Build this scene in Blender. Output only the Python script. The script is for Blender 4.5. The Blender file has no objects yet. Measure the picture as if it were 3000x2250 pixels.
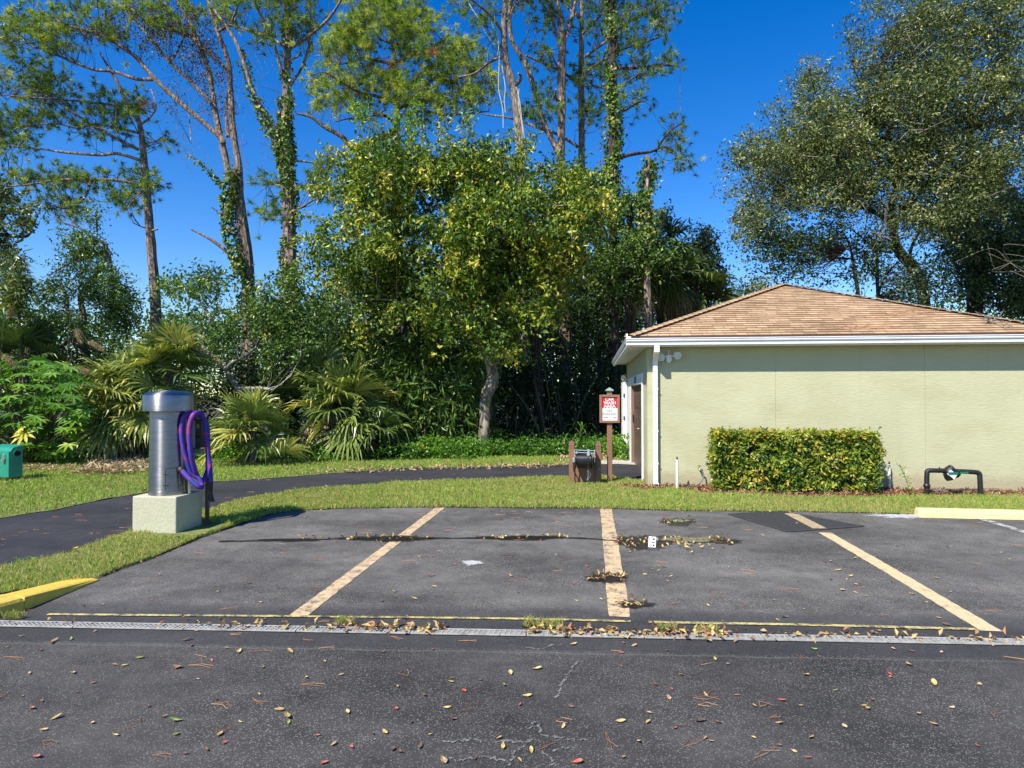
import bpy, math, random
import numpy as np
from mathutils import Vector, Matrix
R = math.radians
S = bpy.context.scene
COL = S.collection
rng = np.random.default_rng(7)
random.seed(7)

# ---------------------------------------------------------------- camera, sky, sun, exposure
FOC = 1920.0                       # focal length in photo pixels (photo 3000 px wide)
EYE = 1.65
cam = bpy.data.cameras.new("camera")
cam.sensor_width = 36.0
cam.lens = FOC / 3000 * 36
cam.clip_end = 2000
cam.clip_start = 0.05
camo = bpy.data.objects.new("camera", cam)
COL.objects.link(camo)
camo.location = (0, 0, EYE)
camo.rotation_euler = (R(90 + 0.985), 0, R(6.7))
S.camera = camo

SUN_EL, SUN_AZ = 47.0, 214.4       # azimuth clockwise from +Y
w = bpy.data.worlds.new("World")
S.world = w
w.use_nodes = True
nt = w.node_tree
bg = nt.nodes["Background"]
sky = nt.nodes.new("ShaderNodeTexSky")
sky.sky_type = 'NISHITA'
sky.sun_disc = False
sky.sun_elevation = R(SUN_EL)
sky.sun_rotation = R(SUN_AZ)
sky.ozone_density = 3.0
sky.air_density = 1.0
sky.dust_density = 0.2
hs_ = nt.nodes.new("ShaderNodeHueSaturation")
hs_.inputs['Hue'].default_value = 0.513
hs_.inputs['Saturation'].default_value = 1.44
hs_.inputs['Value'].default_value = 1.08
nt.links.new(sky.outputs[0], hs_.inputs['Color'])
nt.links.new(hs_.outputs[0], bg.inputs[0])
bg.inputs[1].default_value = 0.115

sd = bpy.data.lights.new("sun", 'SUN')
sd.energy = 5.0
sd.angle = R(0.5)
sd.color = (1.0, 0.95, 0.86)
so = bpy.data.objects.new("sun", sd)
COL.objects.link(so)
so.location = (-6, -8, 12)
so.rotation_euler = Vector((-math.sin(R(SUN_AZ)) * math.cos(R(SUN_EL)), -math.cos(R(SUN_AZ)) * math.cos(R(SUN_EL)), -math.sin(R(SUN_EL)))).to_track_quat('-Z', 'Y').to_euler()

S.view_settings.view_transform = 'Standard'
S.view_settings.look = 'None'
S.view_settings.exposure = 0.66
S.view_settings.gamma = 1.0
S.render.resolution_x, S.render.resolution_y = 1024, 768
S.cycles.max_bounces = 6
S.cycles.diffuse_bounces = 3
S.cycles.transparent_max_bounces = 8

# ---------------------------------------------------------------- helpers
CR = np.array(camo.rotation_euler.to_matrix())
FWD = np.array([-math.sin(R(6.7)), math.cos(R(6.7)), 0.0])
EYEP = np.array([0, 0, EYE])

def ray(px, py):
    return CR @ np.array([(px - 1500) / FOC, (1125 - py) / FOC, -1.0])

def G(px, py, z=0.0):              # ground point (height z) under a photo pixel
    d = ray(px, py)
    return EYEP + d * ((z - EYE) / d[2])

def P(px, py, D):                  # point at distance D ahead of the viewer
    d = ray(px, py)
    return EYEP + d * (D / (d @ FWD))

ORG = {}

class MB:
    def __init__(s):
        s.V, s.F, s.T, s.U, s.n, s.M = [], [], [], [], 0, None
    def add(s, v, f, t=0.5, uv=None):
        v = np.asarray(v, float).reshape(-1, 3)
        if s.M is not None:
            m = np.array(s.M)
            v = v @ m[:3, :3].T + m[:3, 3]
        if isinstance(f, np.ndarray):
            cnt = np.full(len(f), f.shape[1])
            flat = f.reshape(-1)
        else:
            cnt = np.array([len(a) for a in f])
            flat = np.array([i for a in f for i in a])
        s.V.append(v)
        s.F.append((flat + s.n, cnt))
        tt = np.empty(len(v)); tt[:] = t
        s.T.append(tt)
        s.U.append(np.zeros((len(v), 2)) if uv is None else np.asarray(uv, float))
        s.n += len(v)
    def box(s, a, b, t=0.5):
        x0, y0, z0 = a; x1, y1, z1 = b
        s.add([(x0, y0, z0), (x1, y0, z0), (x1, y1, z0), (x0, y1, z0), (x0, y0, z1), (x1, y0, z1), (x1, y1, z1), (x0, y1, z1)],
              [(0, 3, 2, 1), (4, 5, 6, 7), (0, 1, 5, 4), (1, 2, 6, 5), (2, 3, 7, 6), (3, 0, 4, 7)], t)
    def bbox(s, a, b, c=0.01, t=0.5):       # box with chamfered edges
        x0, y0, z0 = a; x1, y1, z1 = b
        bm = __import__('bmesh').new()
        vs = [bm.verts.new(p) for p in [(x0, y0, z0), (x1, y0, z0), (x1, y1, z0), (x0, y1, z0), (x0, y0, z1), (x1, y0, z1), (x1, y1, z1), (x0, y1, z1)]]
        for q in [(0, 3, 2, 1), (4, 5, 6, 7), (0, 1, 5, 4), (1, 2, 6, 5), (2, 3, 7, 6), (3, 0, 4, 7)]:
            bm.faces.new([vs[i] for i in q])
        __import__('bmesh').ops.bevel(bm, geom=bm.edges[:], offset=c, segments=2, affect='EDGES', profile=0.5)
        bm.verts.index_update()
        s.add([v.co[:] for v in bm.verts], [[v.index for v in f.verts] for f in bm.faces], t)
        bm.free()
    def tube(s, pts, rad, k=8, caps=True, t=0.5, jit=0.0):
        pts = np.asarray(pts, float)
        n = len(pts)
        rad = np.full(n, rad) if np.isscalar(rad) else np.asarray(rad, float)
        tan = np.gradient(pts, axis=0)
        tan /= np.linalg.norm(tan, axis=1, keepdims=True) + 1e-12
        u = np.cross(tan[0], (0.31, 0.87, 0.12)); u /= np.linalg.norm(u) + 1e-12
        ang = np.arange(k) * 2 * math.pi / k
        V = np.empty((n, k, 3))
        for i in range(n):
            u = u - tan[i] * (u @ tan[i]); u /= np.linalg.norm(u) + 1e-12
            v = np.cross(tan[i], u)
            rr = rad[i] * (1 + jit * rng.normal(size=k)) if jit else np.full(k, rad[i])
            V[i] = pts[i] + (np.cos(ang) * rr)[:, None] * u + (np.sin(ang) * rr)[:, None] * v
        i, j = np.meshgrid(np.arange(n - 1), np.arange(k), indexing='ij')
        f = np.stack([i * k + j, i * k + (j + 1) % k, (i + 1) * k + (j + 1) % k, (i + 1) * k + j], -1).reshape(-1, 4)
        s.add(V.reshape(-1, 3), f, t)
        if caps:
            s.add(V[0][::-1], [list(range(k))], t)
            s.add(V[-1], [list(range(k))], t)
    def lathe(s, prof, c, k=40, t=0.5):     # prof: (r, z) list
        ang = np.arange(k) * 2 * math.pi / k
        V = np.array([[(c[0] + r * math.cos(a), c[1] + r * math.sin(a), c[2] + z) for a in ang] for r, z in prof])
        n = len(prof)
        i, j = np.meshgrid(np.arange(n - 1), np.arange(k), indexing='ij')
        f = np.stack([i * k + j, i * k + (j + 1) % k, (i + 1) * k + (j + 1) % k, (i + 1) * k + j], -1).reshape(-1, 4)
        s.add(V.reshape(-1, 3), f, t)
    def prism(s, prof, axis, a, b, t=0.5):  # extrude closed 2-D profile along axis 0/1/2 between a and b
        n = len(prof)
        def mk(h):
            o = []
            for p, q in prof:
                o.append({0: (h, p, q), 1: (p, h, q), 2: (p, q, h)}[axis])
            return o
        v = mk(a) + mk(b)
        f = [[i, (i + 1) % n, n + (i + 1) % n, n + i] for i in range(n)] + [list(range(n))[::-1], [n + i for i in range(n)]]
        s.add(v, f, t)
    def sheet(s, pts, t=0.5, uv=None):      # concave polygon, triangulated
        from mathutils.geometry import tessellate_polygon
        tri = tessellate_polygon([[Vector(p) for p in pts]])
        f = []
        for a, b, c in tri:
            pa, pb, pc = [np.asarray(pts[i], float) for i in (a, b, c)]
            f.append([a, b, c] if np.cross(pb - pa, pc - pa)[2] >= 0 else [a, c, b])
        s.add(pts, f, t)
    def leaves(s, C, L, W, tint, up=0.5, droop=0.3, n=None, fold=0.15, tdir=None):
        C = np.asarray(C, float); m = len(C)
        L = np.broadcast_to(L, (m,)); W = np.broadcast_to(W, (m,))
        nn = rng.normal(size=(m, 3)) if n is None else n + rng.normal(size=(m, 3)) * 0.55
        nn[:, 2] += up
        nn /= np.linalg.norm(nn, axis=1, keepdims=True) + 1e-9
        tt = rng.normal(size=(m, 3)) if tdir is None else tdir + rng.normal(size=(m, 3)) * 0.5
        tt[:, 2] -= droop
        tt -= nn * np.sum(tt * nn, 1, keepdims=True)
        tt /= np.linalg.norm(tt, axis=1, keepdims=True) + 1e-9
        ss = np.cross(nn, tt)
        a = C
        b = C + tt * (L * 0.42)[:, None] + ss * (W * 0.5)[:, None] + nn * (L * fold)[:, None]
        c = C + tt * L[:, None]
        d = C + tt * (L * 0.42)[:, None] - ss * (W * 0.5)[:, None] + nn * (L * fold)[:, None]
        V = np.stack([a, b, c, d], 1).reshape(-1, 3)
        k = np.arange(m)[:, None] * 4
        f = np.concatenate([k + np.array([[0, 2, 1]]), k + np.array([[0, 3, 2]])])
        s.add(V, f, np.repeat(np.broadcast_to(tint, (m,)), 4))
    def needles(s, C, A, k, L, W, tint, spread=0.85):
        m = len(C)
        A = A / (np.linalg.norm(A, axis=1, keepdims=True) + 1e-9)
        d = A[:, None, :] + rng.normal(size=(m, k, 3)) * spread
        d /= np.linalg.norm(d, axis=2, keepdims=True)
        sd_ = np.cross(d, rng.normal(size=(m, k, 3)))
        sd_ /= np.linalg.norm(sd_, axis=2, keepdims=True) + 1e-9
        Ln = L * rng.uniform(0.65, 1.15, size=(m, k, 1))
        c = np.repeat(C[:, None, :], k, 1) - A[:, None, :] * rng.uniform(0, 0.12, size=(m, k, 1))
        V = np.stack([c - sd_ * W / 2, c + sd_ * W / 2, c + d * Ln - np.array([0, 0, 0.12]) * Ln], 2).reshape(-1, 3)
        f = np.arange(m * k * 3).reshape(-1, 3)
        s.add(V, f, np.repeat(np.clip(np.repeat(tint, k) + rng.normal(size=m * k) * 0.08, 0, 1), 3))
    def obj(s, name, mat, parent=None, org=None, smooth=False):
        V = np.concatenate(s.V); T = np.concatenate(s.T); U = np.concatenate(s.U)
        flat = np.concatenate([a for a, _ in s.F]); cnt = np.concatenate([b for _, b in s.F])
        if parent is not None:
            org = ORG[parent.name]
        elif org is None:
            lo, hi = V.min(0), V.max(0)
            org = np.array([(lo[0] + hi[0]) / 2, (lo[1] + hi[1]) / 2, lo[2]])
        org = np.asarray(org, float)
        me = bpy.data.meshes.new(name)
        me.vertices.add(len(V)); me.vertices.foreach_set('co', (V - org).astype(np.float32).ravel())
        me.loops.add(len(flat)); me.loops.foreach_set('vertex_index', flat.astype(np.int32))
        me.polygons.add(len(cnt))
        me.polygons.foreach_set('loop_start', np.concatenate([[0], np.cumsum(cnt)[:-1]]).astype(np.int32))
        me.polygons.foreach_set('use_smooth', np.full(len(cnt), bool(smooth)))
        at = me.attributes.new('tint', 'FLOAT', 'POINT'); at.data.foreach_set('value', T.astype(np.float32))
        if np.any(U):
            uvl = me.uv_layers.new(name='uv'); uvl.data.foreach_set('uv', U[flat].astype(np.float32).ravel())
        me.update(calc_edges=True)
        me.materials.append(mat)
        o = bpy.data.objects.new(name, me); COL.objects.link(o)
        if parent is not None:
            o.parent = parent
        else:
            o.location = org
        ORG[o.name] = org
        return o

def tag(o, label=None, cat=None, group=None, kind=None):
    if label: o['label'] = label
    if cat: o['category'] = cat
    if group: o['group'] = group
    if kind: o['kind'] = kind
    return o

def thing(name, loc, label, cat, group=None):
    o = bpy.data.objects.new(name, None); COL.objects.link(o)
    o.empty_display_size = 0.2
    o.location = loc; ORG[o.name] = np.asarray(loc, float)
    return tag(o, label, cat, group)

def dup(o, loc, label=None, group=None):    # copy of a thing with its parts and sub-parts
    r = o.copy(); COL.objects.link(r); r.location = loc
    ORG[r.name] = np.asarray(loc, float)
    if label: r['label'] = label
    if group: r['group'] = group
    for ch in o.children:
        c = ch.copy(); COL.objects.link(c); c.parent = r
        for g in ch.children:
            d = g.copy(); COL.objects.link(d); d.parent = c
    return r

def crom(pts, per=4):              # Catmull-Rom through rows of any width
    p = np.asarray(pts, float)
    if len(p) < 3:
        return p
    q = np.vstack([2 * p[0] - p[1], p, 2 * p[-1] - p[-2]])
    out = []
    for i in range(1, len(q) - 2):
        for t in np.arange(per) / per:
            a, b, c, d = q[i - 1], q[i], q[i + 1], q[i + 2]
            out.append(0.5 * (2 * b + (c - a) * t + (2 * a - 5 * b + 4 * c - d) * t * t + (3 * b - a - 3 * c + d) * t ** 3))
    out.append(p[-1])
    return np.array(out)

def limb(pl, D, dd=0.0, per=4):    # (px, py, width_px) line -> world points and radii; depth goes D .. D+dd
    q = crom(pl, per)
    n = len(q)
    pts, rad = [], []
    for i, (x, y, wd) in enumerate(q):
        Z = D + dd * i / max(1, n - 1)
        pts.append(P(x, y, Z)); rad.append(max(0.008, wd * 0.5 * Z / FOC))
    return np.array(pts), np.array(rad)

def inpoly(poly, x, y):
    poly = np.asarray(poly, float); r = np.zeros(len(x), bool); j = len(poly) - 1
    for i in range(len(poly)):
        xi, yi = poly[i]; xj, yj = poly[j]
        c = ((yi > y) != (yj > y)) & (x < (xj - xi) * (y - yi) / (yj - yi + 1e-12) + xi)
        r ^= c; j = i
    return r

def edgedist(poly, x, y):
    poly = np.asarray(poly, float); best = np.full(len(x), 1e9)
    for i in range(len(poly)):
        a, b = poly[i], poly[(i + 1) % len(poly)]
        ab = b - a; t = np.clip(((x - a[0]) * ab[0] + (y - a[1]) * ab[1]) / (ab @ ab + 1e-9), 0, 1)
        best = np.minimum(best, np.hypot(x - a[0] - t * ab[0], y - a[1] - t * ab[1]))
    return best

def sample_poly(poly, n):
    poly = np.asarray(poly, float); lo, hi = poly.min(0), poly.max(0)
    X, Y = np.empty(0), np.empty(0)
    while len(X) < n:
        x = rng.uniform(lo[0], hi[0], n * 2); y = rng.uniform(lo[1], hi[1], n * 2)
        k = inpoly(poly, x, y); X = np.concatenate([X, x[k]]); Y = np.concatenate([Y, y[k]])
    return X[:n], Y[:n]

def Pv(x, y, D):                   # vectorised P
    d = np.stack([(x - 1500) / FOC, (1125 - y) / FOC, -np.ones_like(x)], 1) @ CR.T
    return EYEP + d * (D / (d @ FWD))[:, None]

def hollow(C, scale, thr):        # drops clusters inside the voids between a crown's boughs
    ph = rng.uniform(0, 6.28, 6); q = C * scale
    v = np.sin(q[:, 0] + ph[0] + 0.8 * np.sin(q[:, 2] * 1.3 + ph[1])) + np.sin(q[:, 1] * 1.1 + ph[2] + 0.7 * np.sin(q[:, 0] * 0.9)) + np.sin(q[:, 2] * 1.2 + ph[3] + 0.6 * np.sin(q[:, 1] + ph[4]))
    return C[v > thr]

def ell(cx, cy, rx, ry, k=14):
    return [(cx + rx * math.cos(a), cy + ry * math.sin(a)) for a in np.arange(k) * 2 * math.pi / k]

def crown_pts(poly, n, D, thick, back=1.0, rag=0):   # points through the volume of a crown of given outline and thickness
    x, y = sample_poly(poly, n)
    e = edgedist(poly, x, y); m = max(1e-6, np.percentile(e, 95))
    t = np.clip(e / m, 0, 1)
    if rag:                        # boughs and notches: thin the rim in lobes
        ph = rng.uniform(0, 6.28, 5); u = x / rag; v = y / rag
        lob = np.sin(u * 2.1 + ph[0] + 1.2 * np.sin(v * 1.7 + ph[1])) + np.sin(v * 2.4 + ph[2] + 1.1 * np.sin(u * 1.9 + ph[3]))
        kp = t > 0.16 + 0.17 * lob + rng.normal(size=n) * 0.07
        x, y, t, n = x[kp], y[kp], t[kp], int(kp.sum())
    T = thick * np.sqrt(t * (2 - t)) + 0.15
    return Pv(x, y, D + T * rng.uniform(-1, back, n))

def spray(C, per, sig, sq=0.75, dirs=None):   # leaf positions round cluster centres, drawn out along dirs
    m = len(C)
    k = sig * rng.uniform(0.5, 1.4, size=(m, 1, 1))
    if dirs is None:
        o = rng.normal(size=(m, per, 3)) * k
        o[..., 2] *= sq
    else:
        t = rng.uniform(-0.9, 1.5, size=(m, per, 1))
        o = dirs[:, None, :] * t * k * 1.9 + rng.normal(size=(m, per, 3)) * k * 0.55 * (1.15 - 0.5 * np.abs(t))
        o[..., 2] -= 0.35 * k[..., 0] * np.maximum(t[..., 0], 0) ** 2
    return (C[:, None, :] + o).reshape(-1, 3)

def twigs(mb, C, skel, r0=0.02, sag=0.1, k=3, seg=4):   # thin wood from the nearest limb point to each centre
    if len(C) == 0: return
    sk = np.asarray(skel)
    for c in C:
        dv = sk - c
        dist = np.linalg.norm(dv + np.array([0, 0, 0.5]), axis=1)
        b = sk[np.argmin(dist)]
        ln = np.linalg.norm(c - b)
        t = np.linspace(0, 1, seg)[:, None]
        p = b + (c - b) * t + rng.normal(size=3) * ln * 0.08 * np.sin(t * math.pi) - np.array([0, 0, sag]) * ln * np.sin(t * math.pi)
        mb.tube(p, np.linspace(r0 * (0.6 + 0.25 * ln), r0 * 0.4, seg), k, False)

def twigdir(C, skel):
    sk = np.asarray(skel); out = np.empty_like(C)
    for i, c in enumerate(C):
        b = sk[np.argmin(np.linalg.norm(sk - c, axis=1))]
        out[i] = c - b
    return out / (np.linalg.norm(out, axis=1, keepdims=True) + 1e-6)

# ---------------------------------------------------------------- materials
def newmat(name):
    m = bpy.data.materials.new(name); m.use_nodes = True
    n = m.node_tree; p = n.nodes["Principled BSDF"]
    return m, n, p

def nd(n, typ, **kw):
    x = n.nodes.new(typ)
    for k, v in kw.items():
        setattr(x, k, v)
    return x

def ramp(n, stops, fac=None):
    r = n.nodes.new("ShaderNodeValToRGB")
    e = r.color_ramp.elements
    while len(e) < len(stops): e.new(0.5)
    for i, (p, c) in enumerate(stops):
        e[i].position = p; e[i].color = (*c, 1) if len(c) == 3 else c
    if fac is not None: n.links.new(fac, r.inputs[0])
    return r

def noise(n, scale, detail=4, rough=0.55, vec=None, stretch=None):
    t = n.nodes.new("ShaderNodeTexNoise")
    t.inputs['Scale'].default_value = scale; t.inputs['Detail'].default_value = detail; t.inputs['Roughness'].default_value = rough
    g = n.nodes.new("ShaderNodeNewGeometry")
    src = g.outputs['Position'] if vec is None else vec
    if stretch:
        mp = n.nodes.new("ShaderNodeMapping"); mp.inputs['Scale'].default_value = stretch
        n.links.new(src, mp.inputs[0]); src = mp.outputs[0]
    n.links.new(src, t.inputs['Vector'])
    return t.outputs[0]

def bump(n, p, h, strength=0.3, dist=0.01):
    b = n.nodes.new("ShaderNodeBump"); b.inputs['Strength'].default_value = strength; b.inputs['Distance'].default_value = dist
    n.links.new(h, b.inputs['Height']); n.links.new(b.outputs[0], p.inputs['Normal'])

def mixc(n, a, b, fac, mode='MIX'):
    m = n.nodes.new("ShaderNodeMix"); m.data_type = 'RGBA'; m.blend_type = mode
    for v, s in ((a, 6), (b, 7)):
        if isinstance(v, (tuple, list)): m.inputs[s].default_value = (*v, 1)
        else: n.links.new(v, m.inputs[s])
    if isinstance(fac, (int, float)): m.inputs[0].default_value = fac
    else: n.links.new(fac, m.inputs[0])
    return m.outputs[2]

def mth(n, op, a, b=None, c=None):
    m = n.nodes.new("ShaderNodeMath"); m.operation = op
    for i, v in enumerate((a, b, c)):
        if v is None: continue
        if isinstance(v, (int, float)): m.inputs[i].default_value = v
        else: n.links.new(v, m.inputs[i])
    return m.outputs[0]

def simple(name, col, rough=0.6, metal=0.0, var=0.12, scale=6.0, bmp=0.0, bscale=60, spec=0.5, stretch=None, dirt=None):
    m, n, p = newmat(name)
    a = tuple(c * (1 - var) for c in col); b = tuple(min(1, c * (1 + var)) for c in col)
    nz = noise(n, scale, 5, 0.6, stretch=stretch)
    c = ramp(n, [(0.3, a), (0.7, b)], nz).outputs[0]
    if dirt:
        dz = noise(n, scale * 0.6, 6, 0.7)
        c = mixc(n, c, dirt, ramp(n, [(0.52, (0, 0, 0)), (0.72, (0.8, 0.8, 0.8))], dz).outputs[0])
    n.links.new(c, p.inputs['Base Color'])
    p.inputs['Roughness'].default_value = rough; p.inputs['Metallic'].default_value = metal
    p.inputs['Specular IOR Level'].default_value = spec
    if bmp: bump(n, p, noise(n, bscale, 4, 0.6, stretch=stretch), bmp)
    return m

def leafmat(name, stops, trans=0.3, rough=0.45, spec=0.35, tcol=1.3):
    m, n, p = newmat(name)
    at = nd(n, "ShaderNodeAttribute", attribute_name='tint')
    c = ramp(n, stops, at.outputs['Fac']).outputs[0]
    n.links.new(c, p.inputs['Base Color'])
    p.inputs['Roughness'].default_value = rough
    p.inputs['Specular IOR Level'].default_value = spec
    if trans:
        tr = n.nodes.new("ShaderNodeBsdfTranslucent")
        g = mixc(n, c, (tcol, tcol * 1.05, 0.4), 1.0, 'MULTIPLY')
        n.links.new(g, tr.inputs[0])
        mx = n.nodes.new("ShaderNodeMixShader"); mx.inputs[0].default_value = trans
        n.links.new(p.outputs[0], mx.inputs[1]); n.links.new(tr.outputs[0], mx.inputs[2])
        n.links.new(mx.outputs[0], n.nodes["Material Output"].inputs[0])
    return m

def barkmat(name, a, b, sc=14, bmp=0.9):
    m, n, p = newmat(name)
    nz = noise(n, sc, 6, 0.65, stretch=(1, 1, 0.3))
    v = nd(n, "ShaderNodeTexVoronoi", feature='DISTANCE_TO_EDGE')
    v.inputs['Scale'].default_value = sc * 0.8
    g = n.nodes.new("ShaderNodeNewGeometry")
    mp = n.nodes.new("ShaderNodeMapping"); mp.inputs['Scale'].default_value = (1, 1, 0.35)
    n.links.new(g.outputs['Position'], mp.inputs[0]); n.links.new(mp.outputs[0], v.inputs['Vector'])
    cr = ramp(n, [(0.0, (0.25, 0.25, 0.25)), (0.25, (1, 1, 1))], v.outputs['Distance']).outputs[0]
    c = mixc(n, ramp(n, [(0.3, a), (0.68, b)], nz).outputs[0], cr, 0.8, 'MULTIPLY')
    n.links.new(c, p.inputs['Base Color']); p.inputs['Roughness'].default_value = 0.9
    p.inputs['Specular IOR Level'].default_value = 0.15
    bump(n, p, mth(n, 'ADD', nz, mth(n, 'MULTIPLY', cr, 0.6)), bmp, 0.03)
    return m

# ---------------------------------------------------------------- the setting: ground, parking lot, path, lawn
def asphalt(name, dark, light, speck, speck_amt, band=False):
    m, n, p = newmat(name)
    big = noise(n, 0.55, 6, 0.62, stretch=(1, 1.6, 1))
    mid = noise(n, 5.0, 6, 0.7)
    base = ramp(n, [(0.36, dark), (0.66, light)], big).outputs[0]
    base = mixc(n, base, ramp(n, [(0.3, (0.72, 0.72, 0.72)), (0.7, (1.25, 1.25, 1.25))], mid).outputs[0], 1.0, 'MULTIPLY')
    g = nd(n, "ShaderNodeNewGeometry")
    v = nd(n, "ShaderNodeTexVoronoi"); v.inputs['Scale'].default_value = 125
    n.links.new(g.outputs['Position'], v.inputs['Vector'])
    sep = nd(n, "ShaderNodeSeparateColor"); n.links.new(v.outputs['Color'], sep.inputs[0])
    stone = mth(n, 'MULTIPLY', mth(n, 'LESS_THAN', v.outputs['Distance'], 0.42), mth(n, 'GREATER_THAN', sep.outputs[0], 0.50))
    wear = ramp(n, [(0.34, (0.3, 0.3, 0.3)), (0.60, (1, 1, 1))], noise(n, 0.8, 6, 0.7)).outputs[0]
    sy_ = nd(n, "ShaderNodeSeparateXYZ"); n.links.new(g.outputs['Position'], sy_.inputs[0])
    old = ramp(n, [(0.0, (1, 1, 1)), (0.42, (1, 1, 1)), (0.5, (0.75, 0.75, 0.75))]); n.links.new(mth(n, 'MULTIPLY', sy_.outputs[1], 0.1), old.inputs[0])
    fac = mth(n, 'MULTIPLY', mth(n, 'MULTIPLY', mth(n, 'MULTIPLY', stone, wear), old.outputs[0]), mth(n, 'MULTIPLY', mth(n, 'MULTIPLY_ADD', sep.outputs[1], 1.1, 0.15), speck_amt))
    c = mixc(n, base, speck, fac)
    fine = noise(n, 260, 3, 0.6)
    c = mixc(n, c, ramp(n, [(0.3, (0.55, 0.55, 0.55)), (0.7, (1.4, 1.4, 1.4))], fine).outputs[0], 0.8, 'MULTIPLY')
    if band:
        a, b = G(0, 1829), G(3000, 1881)
        k = (b[1] - a[1]) / (b[0] - a[0])
        sx = nd(n, "ShaderNodeSeparateXYZ"); n.links.new(g.outputs['Position'], sx.inputs[0])
        t = mth(n, 'SUBTRACT', sx.outputs[1], mth(n, 'MULTIPLY_ADD', sx.outputs[0], k, a[1] - k * a[0]))
        t = mth(n, 'ADD', t, mth(n, 'MULTIPLY_ADD', noise(n, 3, 3), 0.05, -0.025))
        r = ramp(n, [(0.0, (0, 0, 0)), (0.02, (0, 0, 0)), (0.025, (1, 1, 1)), (0.40, (1, 1, 1)), (0.46, (0, 0, 0))])
        t2 = mth(n, 'MULTIPLY_ADD', t, 0.5, 0.17)
        n.links.new(t2, r.inputs[0])
        r3 = ramp(n, [(0.49, (0.80, 0.79, 0.765)), (0.56, (1.58, 1.545, 1.47))]); n.links.new(mth(n, 'MULTIPLY_ADD', t, 0.25, 0.45), r3.inputs[0])
        c = mixc(n, c, r3.outputs[0], 1.0, 'MULTIPLY')
        c = mixc(n, c, (0.030, 0.030, 0.034), mth(n, 'MULTIPLY', r.outputs[0], 0.5))
        r2 = ramp(n, [(0.0, (0, 0, 0)), (0.485, (0, 0, 0)), (0.5, (1, 1, 1)), (0.515, (0, 0, 0))])
        n.links.new(mth(n, 'MULTIPLY_ADD', t, 1.0, 0.84), r2.inputs[0])
        c = mixc(n, c, (0.20, 0.20, 0.19), mth(n, 'MULTIPLY', r2.outputs[0], mth(n, 'MULTIPLY', noise(n, 18, 4), 0.55)))
    n.links.new(c, p.inputs['Base Color'])
    p.inputs['Roughness'].default_value = 0.86
    p.inputs['Specular IOR Level'].default_value = 0.3
    bump(n, p, mth(n, 'ADD', noise(n, 130, 3, 0.7), mth(n, 'MULTIPLY', mid, 0.5)), 0.55, 0.006)
    return m

M_LOT = asphalt("worn asphalt", (0.034, 0.0325, 0.0315), (0.094, 0.090, 0.085), (0.34, 0.33, 0.30), 0.75, True)
M_PATH = asphalt("dark sealed asphalt", (0.022, 0.022, 0.025), (0.040, 0.040, 0.043), (0.2, 0.19, 0.18), 0.35)
M_SOIL = simple("forest soil", (0.06, 0.045, 0.028), 0.95, var=0.4, scale=3, bmp=0.6, bscale=25)
M_TURF = simple("turf soil", (0.16, 0.18, 0.05), 0.95, var=0.45, scale=9, bmp=0.8, bscale=60)
M_MULCH = simple("mulch", (0.16, 0.075, 0.04), 0.95, var=0.5, scale=30, bmp=1.0, bscale=70)
M_CONC = simple("pale concrete", (0.42, 0.39, 0.33), 0.9, var=0.12, scale=8, bmp=0.3, bscale=90, dirt=(0.2, 0.17, 0.12))

def rough_line(pts, step=0.25, amp=0.03):
    out = []
    for a, b in zip(pts[:-1], pts[1:]):
        k = max(1, int(np.linalg.norm(b - a) / step))
        for i in range(k):
            q = a + (b - a) * i / k
            out.append(q + np.array([rng.normal() * amp, rng.normal() * amp, 0]))
    out.append(pts[-1])
    return out

def struct(name, poly, z, mat, label=None):
    mb = MB(); mb.sheet([(p[0], p[1], z) for p in poly])
    return tag(mb.obj(name, mat, org=(0, 0, 0)), label, kind='structure')

mb = MB(); mb.sheet([(-400, -60, -0.06), (400, -60, -0.06), (400, 900, -0.06), (-400, 900, -0.06)])
tag(mb.obj("ground", M_SOIL, org=(0, 0, 0)), kind='structure')

LOT_PX = [(282, 1697), (330, 1675), (435, 1640), (579, 1578), (640, 1558), (720, 1530), (790, 1508), (866, 1496), (1000, 1490), (1290, 1486), (1775, 1490), (2000, 1497), (2300, 1499), (2600, 1505), (3000, 1512), (3600, 1524)]
LOT = [G(*p) for p in LOT_PX]
LEFT_KERB = [G(-900, 1850), G(-300, 1772), G(0, 1741), G(140, 1718)]
lot_poly = [np.array([30, -12, 0.]), np.array([30, LOT[-1][1] + 0.2, 0])] + [p + np.array([0, 0.12, 0]) for p in LOT[::-1]] + [p + np.array([0, 0.15, 0]) for p in LEFT_KERB[::-1]] + [np.array([-30, 3.0, 0]), np.array([-30, -12., 0])]
struct("parking_lot", lot_poly, 0.0, M_LOT)

PN = [G(*p) for p in [(-1400, 1900), (-500, 1755), (0, 1667), (195, 1619), (384, 1560), (599, 1500), (717, 1462), (860, 1442), (1000, 1430), (1216, 1415), (1450, 1406), (1668, 1399), (1780, 1402), (1885, 1413)]]
PF = [G(*p) for p in [(-1400, 1640), (-500, 1570), (0, 1520), (154, 1495), (410, 1446), (624, 1414), (768, 1404), (1000, 1387), (1171, 1374), (1397, 1369), (1664, 1362), (1830, 1362)]]
path_poly = [p + np.array([0, -0.1, 0]) for p in PN] + [np.array([1.5, 12.5, 0]), np.array([1.5, 16.0, 0])] + [p + np.array([0, 0.15, 0]) for p in PF[::-1]]
struct("path", path_poly, 0.004, M_PATH)
pad = [np.array([1.4, 15.6, 0]), np.array([1.4, 17.6, 0]), G(1800, 1344), G(1640, 1352), G(1650, 1362), G(1810, 1361)]
struct("doorstep_pad", pad, 0.016, M_CONC)

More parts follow.
